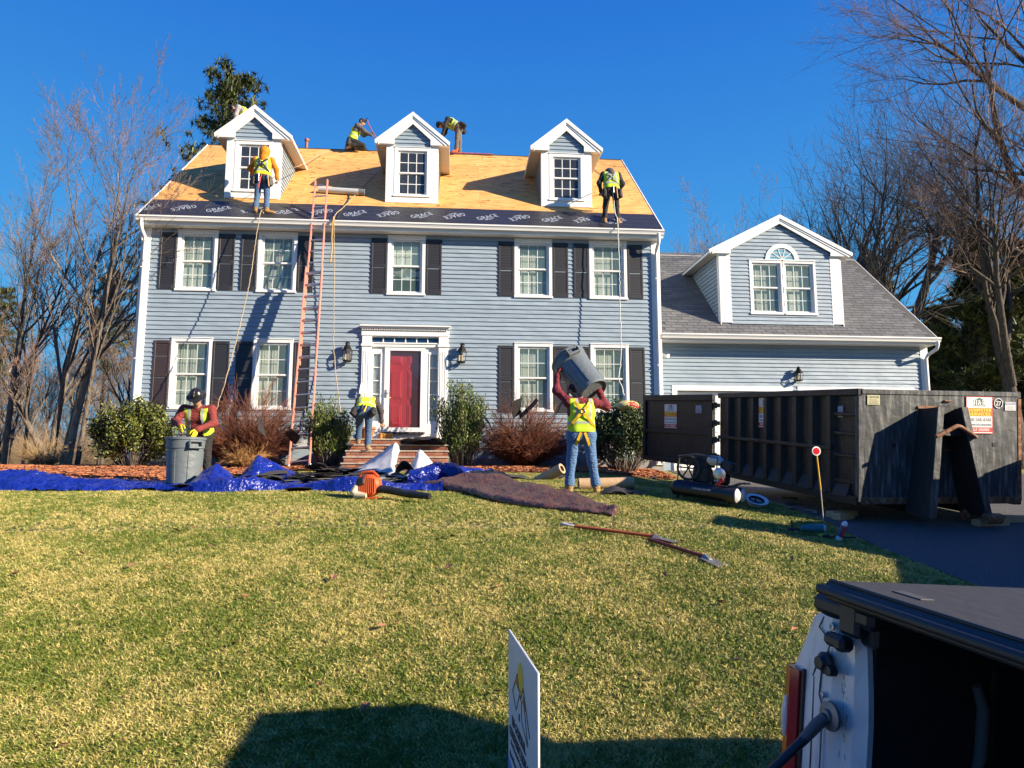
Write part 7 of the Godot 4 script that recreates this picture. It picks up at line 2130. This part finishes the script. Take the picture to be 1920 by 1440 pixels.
func build_pickup(at: Transform3D, label: String) -> Node3D:
	# local frame: x forward, y up, z to the truck's right; origin on the rear left corner of the bed rail
	var t := thing("pickup_truck", label, "pickup truck", at)
	var wp: Material = mats.truck_paint; var bk := mat("plastic_black", 0.018, 0.018, 0.02, 0.5); var ln: Material = mats.bed_liner
	var W := 1.93; var BL := 1.72; var fl := -.52; var bot := -.78
	# bed sides: outer profile bulges outwards below the rail
	var m := M.new()
	var prof := [Vector2(.205, .0), Vector2(.02, .0), Vector2(-.005, -.02), Vector2(-.035, -.09), Vector2(-.075, -.17), Vector2(-.088, -.24), Vector2(-.09, -.45), Vector2(-.085, -.62), Vector2(-.06, bot)]
	for s in 2:
		var Z := func(z): return z if s == 0 else W - z
		for i in prof.size() - 1:
			var p: Vector2 = prof[i]; var q: Vector2 = prof[i + 1]
			m.quad(V(.0, p.y, Z.call(p.x)), V(BL, p.y, Z.call(p.x)), V(BL, q.y, Z.call(q.x)), V(.0, q.y, Z.call(q.x)))
	obj("bed_side", m, wp, t)
	# rear faces of the bed sides, softly pressed
	m = M.new()
	var inner := [.14, .145, .152, .160, .168, .172, .168, .156, .146]
	for s in 2:
		for i in prof.size() - 1:
			var cols := 8
			for k in cols:
				var P := func(ii, kk):
					var f: float = float(kk) / cols
					var o: float = prof[ii].x if ii > 0 else .02
					var z: float = lerpf(o, inner[ii], f)
					var x: float = -.012 * sin(f * PI) + .035 * pow(f, 4) + .012 * exp(-pow((f - .72) / .1, 2))
					return V(x, prof[ii].y, z if s == 0 else W - z)
				if s == 0: m.quad(P.call(i + 1, k), P.call(i + 1, k + 1), P.call(i, k + 1), P.call(i, k))
				else: m.quad(P.call(i, k), P.call(i, k + 1), P.call(i + 1, k + 1), P.call(i + 1, k))
	for s in 2:
		for i in inner.size() - 1:
			var z0: float = inner[i]; var z1: float = inner[i + 1]
			m.quad(V(.034, prof[i].y, z0 if s == 0 else W - z0), V(.034, prof[i + 1].y, z1 if s == 0 else W - z1), V(.05, prof[i + 1].y, z1 if s == 0 else W - z1), V(.05, prof[i].y, z0 if s == 0 else W - z0))
	obj("rear_pillar", m, wp, t)
	# panel seams
	m = M.new()
	m.tube(P3([V(-.008, -.005, .045), V(-.014, -.035, .035), V(-.016, -.06, .085), V(-.014, -.10, .07), V(-.012, -.135, .03), V(-.010, -.17, .015)]), PF([.0022]), 5)
	m.tube(P3([V(-.010, -.17, .02), V(-.011, -.30, .022), V(-.012, -.7, .022)]), PF([.002]), 5)
	m.tube(P3([V(-.012, -.14, .05), V(-.012, -.21, .045), V(-.012, -.235, .062), V(-.012, -.3, .06), V(-.012, -.7, .06)]), PF([.002]), 5)
	obj("panel_seam", m, mat("seam_dark", 0.05, 0.055, 0.065, 0.6), t)
	m = M.new() # fine scuffs along the inner edge
	rng.seed = 9
	for i in 60:
		var sy := rng.randf_range(-.66, -.12); var sz := rng.randf_range(.125, .150)
		m.rod(V(-.010, sy, sz), V(-.010, sy + rng.randf_range(.003, .016), sz + rng.randf_range(-.003, .003)), .0009, 4)
	kind(obj("scuffs", m, mat("scuff", 0.10, 0.10, 0.11, 0.8), t), "stuff")
	# rubber stops, striker, screws
	var turn := Transform3D(Basis(V(0, 0, 1), V(-1, 0, 0), V(0, -1, 0)), Vector3.ZERO) # lathe axis along -x
	m = M.new()
	m.lathe([Vector2(0, 0), Vector2(.027, 0), Vector2(.028, .012), Vector2(.02, .02), Vector2(.016, .03), Vector2(0, .032)], 20, Transform3D(turn.basis, V(-.012, -.118, .072)))
	m.lathe([Vector2(0, 0), Vector2(.014, 0), Vector2(.013, .022), Vector2(0, .024)], 14, Transform3D(turn.basis, V(-.012, -.13, .098)))
	obj("rubber_stop", m, bk, t)
	m = M.new()
	m.bbox(V(-.04, -.066, .078), V(-.005, -.032, .135), .01); m.bbox(V(-.045, -.068, .12), V(.0, -.03, .158), .01)
	obj("latch_striker", m, bk, t)
	m = M.new()
	for q in [[-.02, .085, .010], [-.205, .060, .008]]:
		m.lathe([Vector2(0, 0), Vector2(q[2], 0), Vector2(q[2] * .9, .004), Vector2(q[2] * .4, .005), Vector2(q[2] * .35, .003), Vector2(0, .003)], 16, Transform3D(turn.basis, V(-.013, q[0], q[1])))
	obj("screw_cap", m, mat("screw_grey", 0.35, 0.37, 0.42, 0.4, 0.5), t)
	# tailgate cable with its anchor
	m = M.new()
	m.lathe([Vector2(0, 0), Vector2(.037, 0), Vector2(.036, .008), Vector2(.018, .012), Vector2(.016, .02), Vector2(0, .021)], 20, Transform3D(turn.basis, V(-.012, -.245, .095)))
	var anc := obj("cable_anchor", m, mat("anchor_grey", 0.16, 0.17, 0.19, 0.5, 0.5), t)
	m = M.new()
	m.tube(P3([V(-.03, -.247, .095), V(-.05, -.27, .088), V(-.085, -.31, .083)]), PF([.014, .016, .013]), 10)
	obj("cable_end", m, mat("cable_grey", 0.08, 0.08, 0.085, 0.6), anc)
	m = M.new()
	m.tube(P3([V(-.08, -.305, .084), V(-.16, -.375, .08), V(-.34, -.52, .07), V(-.52, -.565, .06)]), PF([.013, .011, .006, .006]), 10)
	obj("tailgate_cable", m, bk, t)
	# tail lamp wrapping the outer corner
	for s in 2:
		m = M.new()
		var Z := func(z): return z if s == 0 else W - z
		for i in 6:
			var y0: float = lerpf(-.172, -.62, i / 6.0); var y1: float = lerpf(-.172, -.62, (i + 1) / 6.0)
			var pr := [V(.14, 0, -.094), V(.02, 0, -.098), V(-.022, 0, -.084), V(-.03, 0, -.055), V(-.022, 0, -.028), V(-.01, 0, -.026)]
			for k in pr.size() - 1:
				var p: Vector3 = pr[k]; var q: Vector3 = pr[k + 1]
				m.quad(V(p.x, y0, Z.call(p.z)), V(p.x, y1, Z.call(p.z)), V(q.x, y1, Z.call(q.z)), V(q.x, y0, Z.call(q.z)))
		m.quad(V(.14, -.172, Z.call(-.094)), V(-.022, -.172, Z.call(-.084)), V(-.022, -.172, Z.call(-.028)), V(.0, -.172, Z.call(-.026)))
		var lamp := obj("tail_light", m, mats.tail_red, t)
		m = M.new()
		m.ball(V(-.024, -.31, Z.call(-.072)), V(.012, .06, .014), 14)
		obj("reverse_lens", m, mat("lens_white", 0.6, 0.5, 0.48, 0.15), lamp)
		m = M.new()
		m.bbox(V(-.016, -.64, minf(Z.call(-.026), Z.call(-.014))), V(.0, -.165, maxf(Z.call(-.026), Z.call(-.014))), .002)
		obj("lamp_gasket", m, bk, lamp)
	# rail caps, liner, floor
	m = M.new()
	for s in 2:
		var z0 := -.006 if s == 0 else W - .215; var z1 := .215 if s == 0 else W + .006
		m.bbox(V(-.012, .0, z0), V(BL, .05, z1), .014)
	m.bbox(V(-.014, -.03, .10), V(.06, .06, .172), .01); m.bbox(V(.02, -.05, .14), V(BL, .06, .2), .01)
	obj("rail_cap", m, bk, t)
	m = M.new()
	for s in 2:
		var z0 := .13 if s == 0 else W - .16; var z1 := .16 if s == 0 else W - .13
		m.bbox(V(.05, fl, z0), V(BL, .0, z1), .01)
	m.bbox(V(.0, fl - .03, .2), V(BL, fl, W - .2), .004); m.bbox(V(BL - .05, fl, .2), V(BL, .0, W - .2), .01)
	for k in 9: m.bbox(V(.05, fl, .3 + k * .16), V(BL - .06, fl + .015, .36 + k * .16), .006)
	for x in [.42, .95]: m.bbox(V(x, fl + .1, .158), V(x + .05, -.1, .172), .008)
	obj("bed_liner", m, ln, t)
	m = M.new()
	m.tube(P3([V(.36, -.14, .176), V(.385, -.2, .176), V(.38, -.32, .176), V(.36, -.38, .176)]), PF([.012, .016, .016, .01]), 8)
	obj("grab_strap", m, mat("strap_grey_dark", 0.12, 0.11, 0.11, 0.8), t)
	m = M.new()
	m.ball(V(.30, fl + .07, .34), V(.05, .07, .045), 14)
	obj("pale_jug", m, mat("jug", 0.45, 0.48, 0.55, 0.5), t)
	# soft cover over the bed
	m = M.new()
	m.bbox(V(-.045, .068, .07), V(BL - .02, .098, W - .03), .014)
	var cv := obj("bed_cover", m, mats.vinyl, t)
	m = M.new()
	m.tube(P3([V(-.05, .075, .075), V(-.055, .075, .2), V(-.055, .075, W - .2), V(-.05, .075, W - .035)]), PF([.013]), 8); m.tube(P3([V(-.03, .1, .09), V(-.03, .1, W - .05)]), PF([.005]), 6)
	m.tube(P3([V(-.03, .059, .09), V(-.03, .057, W - .05)]), PF([.012]), 8)
	obj("edge_seal", m, bk, cv)
	m = M.new()
	m.bbox(V(.06, .098, .2), V(.10, .101, .29), .001)
	obj("maker_tag", m, mat("tag_grey", 0.07, 0.07, 0.07, 0.5), cv)
	# tailgate let down
	m = M.new()
	m.bbox(V(-.56, fl - .055, .06), V(-.03, fl, W - .06), .012)
	var tg := obj("tailgate", m, wp, t)
	m = M.new()
	m.bbox(V(-.50, fl, .2), V(-.08, fl + .006, W - .2), .003)
	obj("tailgate_liner", m, ln, tg)
	# bumper, chassis, cab, wheels
	m = M.new()
	m.bbox(V(-.2, -.92, .0), V(.05, bot + .02, W), .04)
	obj("rear_bumper", m, mat("steel", 0.4, 0.4, 0.42, 0.35, 1.0), t)
	m = M.new()
	m.bbox(V(0, -.95, .35), V(5.2, fl - .04, W - .35), .02)
	obj("chassis", m, bk, t)
	var C := Transform3D(Basis.IDENTITY, Vector3.ZERO)
	m = M.new()
	m.prism(pv([Vector2(BL + .02, -.8), Vector2(5.35, -.8), Vector2(5.45, -.45), Vector2(5.35, -.05), Vector2(4.3, .12), Vector2(BL + .02, .10)]), -.07, W + .07, C)
	obj("cab_body", m, wp, t)
	m = M.new()
	m.prism(pv([Vector2(BL + .04, .10), Vector2(4.25, .11), Vector2(3.55, .62), Vector2(3.2, .68), Vector2(BL + .45, .74), Vector2(BL + .14, .72)]), .06, W - .06, C)
	obj("cab_roof", m, wp, t)
	m = M.new()
	m.bbox(V(1.93, .70, .0), V(2.78, 1.22, 1.0), .06)
	obj("roof_box", m, bk, t)
	m = M.new()
	for s in [.052, W - .052]: m.prism(pv([Vector2(BL + .2, .14), Vector2(4.05, .15), Vector2(3.5, .56), Vector2(BL + .28, .62)]), s - .004, s + .004, C)
	m.quad(V(4.22, .14, .16), V(4.22, .14, W - .16), V(3.62, .585, W - .2), V(3.62, .585, .2))
	m.box(V(BL + .03, .15, .25), V(BL + .075, .58, W - .25))
	obj("window_glass", m, mat("truck_glass", 0.02, 0.025, 0.03, 0.05), t)
	for x in [.85, 4.35]:
		for z in [-.02, W - .22]:
			m = M.new()
			var wx := Transform3D(Basis(Vector3.RIGHT, PI / 2), V(x, -1.0, z))
			m.lathe([Vector2(.2, 0), Vector2(.33, .0), Vector2(.37, .03), Vector2(.37, .21), Vector2(.33, .24), Vector2(.2, .24)], 26, wx)
			var wh := obj("wheel", m, mat("tyre", 0.02, 0.02, 0.02, 0.85), t)
			m = M.new()
			m.lathe([Vector2(0, .04), Vector2(.1, .03), Vector2(.21, .01), Vector2(.21, .23), Vector2(.1, .2), Vector2(0, .2)], 20, wx)
			obj("rim", m, mat("aluminium", 0.6, 0.6, 0.6, 0.35, 0.9), wh)
	return t

func build_vehicles() -> void:
	var f := V(.985 * cos(.07), -sin(.07), -.17).normalized(); var r := V(.17, -.065, .985)
	var u := r.cross(f).normalized(); r = f.cross(u).normalized()
	var t := build_pickup(Transform3D(Basis(f, u, r), V(.99, 1.22, 15.60)), "white pickup truck with open tailgate and black bed cover in the near right corner")
	var a := V(.30, .0, -.954).normalized(); var rr := a.cross(Vector3.UP).normalized()
	copy(t, "pickup_truck", Transform3D(Basis(a, Vector3.UP, rr), V(6.95, 2.0, 13.35)), "white pickup truck parked up the driveway past the right edge of the view")

func build_materials() -> void:
	texs.grain_n = bump_tex(3, 128, 0.03, 0.4, 3.0, 3.0)
	texs.siding = noise_tex(4, 256, 256, 0.012, 1.0, 2.0, [[0.0, 0.86, 0.86, 0.87], [0.5, 1, 1, 1], [1.0, 0.93, 0.94, 0.95]])
	texs.concrete = noise_tex(6, 128, 128, 0.03, 1, 1, [[0.0, 0.20, 0.19, 0.18], [1.0, 0.38, 0.36, 0.34]])
	texs.tread = noise_tex(7, 128, 128, 0.05, 1, 1, [[0.0, 0.26, 0.20, 0.15], [0.5, 0.42, 0.36, 0.28], [1.0, 0.50, 0.45, 0.38]])
	# plywood: long grain streaks, knots of darker stain
	for k in 3:
		var f: float = [1.0, 0.90, 1.07][k]
		var tx := noise_tex(20 + k, 512, 256, 0.012, 0.55, 7.0, [[0.0, 0.34 * f, 0.14 * f, 0.03 * f], [0.34, 0.60 * f, 0.29 * f, 0.072 * f], [0.6, 0.72 * f, 0.375 * f, 0.115 * f], [1.0, 0.80 * f, 0.47 * f, 0.19 * f]], 5)
		var m := mat("plywood%d" % k, 1, 1, 1, 0.75)
		m.albedo_color = Color.WHITE; m.albedo_texture = tx
	var m := mat("ice_shield", 0.026, 0.027, 0.030, 0.42)
	m.normal_enabled = true; m.normal_texture = bump_tex(31, 256, 0.03, 1, 1, 5.0); m.uv1_triplanar = true; m.uv1_scale = Vector3.ONE * 1.2; m.normal_scale = 0.5
	for k in 4:
		var f: float = [1.0, 0.86, 1.16, 0.95][k]
		m = mat("shingle%d" % k, 0.150 * f, 0.155 * f, 0.165 * f, 0.92)
		m.uv1_triplanar = true; m.uv1_world_triplanar = true; m.uv1_scale = Vector3.ONE * 1.3
		if k == 0: texs.grit = noise_tex(33, 256, 256, 0.25, 1, 1, [[0.0, 0.6, 0.6, 0.6], [1.0, 1, 1, 1]], 2)
		m.albedo_texture = texs.grit
		mat("brick%d" % k, [0.30, 0.23, 0.36, 0.27][k], [0.10, 0.075, 0.15, 0.11][k], [0.055, 0.05, 0.09, 0.08][k], 0.9)
	texs.bark_n = bump_tex(34, 256, 0.03, 2.5, 0.5, 8.0)
	texs.bark = noise_tex(35, 256, 256, 0.025, 2.2, 0.5, [[0.0, 0.055, 0.045, 0.038], [0.5, 0.13, 0.105, 0.085], [1.0, 0.26, 0.21, 0.16]])
	texs.bark_pale = noise_tex(36, 256, 256, 0.02, 1.5, 0.7, [[0.0, 0.10, 0.08, 0.06], [0.4, 0.28, 0.22, 0.15], [1.0, 0.48, 0.38, 0.25]])
	tri_mat("bark", texs.bark, 1.0, 0.9, texs.bark_n, 1.0); tri_mat("bark_dark", noise_tex(37, 256, 256, 0.03, 2.2, 0.5, [[0.0, 0.025, 0.02, 0.018], [0.5, 0.07, 0.057, 0.048], [1.0, 0.15, 0.12, 0.095]]), 1.0, 0.9, texs.bark_n, 1.2); tri_mat("bark_pale", texs.bark_pale, 0.8, 0.9, texs.bark_n, 1.0)
	mat("twig_red", 0.23, 0.15, 0.125, 0.9); mat("twig_grey", 0.125, 0.10, 0.08, 0.9); mat("twig_tan", 0.24, 0.18, 0.12, 0.9)
	# ground
	texs.soil = noise_tex(40, 512, 512, 0.03, 1, 1, [[0.0, 0.08, 0.075, 0.018], [0.45, 0.20, 0.175, 0.045], [0.7, 0.30, 0.25, 0.085], [1.0, 0.42, 0.34, 0.14]], 6)
	texs.soil_n = bump_tex(41, 256, 0.10, 1, 1, 6.0)
	tri_mat("lawn", texs.soil, 0.35, 0.95, texs.soil_n, 1.0)
	texs.asphalt = noise_tex(42, 512, 512, 0.12, 1, 1, [[0.0, 0.045, 0.045, 0.046], [0.5, 0.085, 0.083, 0.082], [1.0, 0.16, 0.15, 0.145]], 5)
	tri_mat("asphalt", texs.asphalt, 0.6, 0.85, bump_tex(43, 256, 0.25, 1, 1, 4.0), 0.8)
	texs.mulch = noise_tex(44, 256, 256, 0.09, 1, 1, [[0.0, 0.06, 0.022, 0.012], [0.5, 0.24, 0.075, 0.03], [1.0, 0.42, 0.17, 0.07]], 5)
	tri_mat("mulch", texs.mulch, 1.2, 0.95, texs.soil_n, 1.2)
	# cloth, plastic, metal
	m = vmat("cloth", 0.85)
	m.uv1_triplanar = true; m.uv1_scale = Vector3.ONE * 2.6; m.normal_enabled = true; m.normal_texture = bump_tex(50, 256, 0.02, 1, 1.8, 7.0); m.normal_scale = 1.6
	var wr := bump_tex(51, 256, 0.025, 1, 1, 8.0)
	for q in [["tarp_blue", 0.008, 0.022, 0.235, 0.2], ["tarp_brown", 0.095, 0.047, 0.038, 0.24], ["bin_grey", 0.13, 0.155, 0.17, 0.45], ["card", 0.45, 0.31, 0.18, 0.85], ["ladder", 0.62, 0.26, 0.19, 0.5], ["truck_paint", 0.62, 0.64, 0.67, 0.22], ["bed_liner", 0.016, 0.016, 0.017, 0.75], ["vinyl", 0.035, 0.035, 0.037, 0.55], ["tail_red", 0.30, 0.015, 0.012, 0.15], ["worn_steel", 0.26, 0.25, 0.24, 0.4], ["lumber", 0.50, 0.33, 0.17, 0.8]]:
		m = mat(q[0], q[1], q[2], q[3], q[4])
		m.uv1_triplanar = true; m.uv1_scale = Vector3.ONE * 1.6; m.normal_enabled = true; m.normal_texture = wr
		if q[0].begins_with("tarp"): m.uv1_scale = Vector3.ONE * 2.6
		m.normal_scale = {"tarp_blue": 1.5, "tarp_brown": 1.3, "truck_paint": 0.02, "tail_red": 0.0, "vinyl": 0.12}.get(q[0], 0.25)
	mats.worn_steel.metallic = 0.7
	mats.truck_paint.clearcoat_enabled = true; mats.truck_paint.clearcoat = 0.6
	mats.truck_paint.albedo_texture = noise_tex(58, 256, 256, 0.02, 1.5, 0.6, [[0.0, 0.62, 0.61, 0.60], [0.35, 0.92, 0.92, 0.93], [1.0, 1, 1, 1]], 5)
	for k in 4:
		m = mat("scrap%d" % k, [0.022, 0.05, 0.14, 0.26][k], [0.021, 0.047, 0.138, 0.26][k], [0.021, 0.045, 0.135, 0.265][k], 0.85)
	# dumpster steel: streaked, dusty and rusting
	var streak := noise_tex(60, 512, 512, 0.012, 5.0, 0.5, [[0.0, 0.020, 0.023, 0.025], [0.45, 0.042, 0.047, 0.052], [0.66, 0.082, 0.092, 0.098], [0.84, 0.17, 0.18, 0.175], [1.0, 0.30, 0.20, 0.11]], 6)
	tri_mat("dump_front", streak, 0.55, 0.55, wr, 0.15)
	tri_mat("dump_steel", noise_tex(61, 256, 256, 0.02, 2.5, 0.6, [[0.0, 0.011, 0.0115, 0.0125], [0.7, 0.019, 0.019, 0.020], [1.0, 0.042, 0.04, 0.038]], 5), 0.6, 0.5, wr, 0.15)
	tri_mat("dump_leg", noise_tex(62, 256, 256, 0.02, 2.5, 0.6, [[0.0, 0.014, 0.015, 0.017], [0.75, 0.028, 0.028, 0.029], [1.0, 0.10, 0.07, 0.05]], 5), 0.7, 0.55, wr, 0.15)
	tri_mat("rust", noise_tex(63, 256, 256, 0.03, 1, 1, [[0.0, 0.09, 0.035, 0.018], [0.5, 0.24, 0.10, 0.045], [1.0, 0.36, 0.26, 0.17]], 5), 1.2, 0.85, wr, 0.3)
	mat("dump_dust", 0.05, 0.047, 0.045, 0.9); mat("dump_under", 0.045, 0.03, 0.018, 0.85)

func _ready() -> void:
	# camera, sky, sun, exposure
	var cam := Camera3D.new()
	cam.name = "camera"; cam.fov = 57.96; cam.far = 1500.0; cam.near = 0.05
	cam.position = Vector3(0, 1.6, 17.5); cam.rotation_degrees = Vector3(7.14, -4.524, 0.061)
	add_child(cam); cam.current = true
	var sky := ProceduralSkyMaterial.new()
	sky.sky_top_color = Color(0.0, 0.335, 0.80); sky.sky_horizon_color = Color(0.40, 0.81, 1.0); sky.sky_curve = 0.3
	sky.ground_bottom_color = Color(0.20, 0.19, 0.14); sky.ground_horizon_color = Color(0.36, 0.45, 0.52); sky.sun_angle_max = 24.0; sky.sun_curve = 0.12
	var env := Environment.new()
	env.background_mode = Environment.BG_SKY; env.sky = Sky.new(); env.sky.sky_material = sky
	env.background_energy_multiplier = 0.425; env.tonemap_mode = Environment.TONE_MAPPER_LINEAR; env.tonemap_exposure = 2.38
	env.ambient_light_source = Environment.AMBIENT_SOURCE_SKY
	env.sdfgi_enabled = true; env.ssao_enabled = true; env.ssil_enabled = true
	var we := WorldEnvironment.new(); we.name = "environment"; we.environment = env
	add_child(we)
	var sun := DirectionalLight3D.new()
	sun.name = "sun"; sun.light_energy = 1.5; sun.light_color = Color(1.0, 0.93, 0.82); sun.light_angular_distance = 0.5; sun.shadow_enabled = true
	sun.look_at_from_position(Vector3.ZERO, -sun_dir)
	add_child(sun)
	cell.seed = 5; cell.frequency = 1.0; cell.noise_type = FastNoiseLite.TYPE_CELLULAR; cell.cellular_return_type = FastNoiseLite.RETURN_DISTANCE; cell.fractal_type = FastNoiseLite.FRACTAL_NONE
	noise.seed = 7; noise.frequency = 0.05; noise.fractal_octaves = 2; noise.noise_type = FastNoiseLite.TYPE_SIMPLEX_SMOOTH
	rng.seed = 1
	build_materials()
	build_ground()
	build_house()
	build_garage()
	build_fixtures()
	build_plants()
	build_ladder()
	build_people()
	var bin := make_bin("grey ribbed bin standing on the blue tarp by the black hard hat")
	bin.transform = T(on_ground(-4.36, 5.9, 0.02), 0.6)
	var ax := Vector3(-.36, .60, -.42).normalized(); var bx := ax.cross(Vector3.FORWARD).normalized()
	copy(bin, "rubbish_bin", Transform3D(Basis(bx, ax, bx.cross(ax)).rotated(ax, 0.0), Vector3(2.13, 2.83, 6.85)), "grey ribbed bin tilted on the shoulder of the man in jeans")
	build_tarps()
	build_ropes()
	build_tools()
	build_dumpster()
	build_sign()
	build_vehicles()
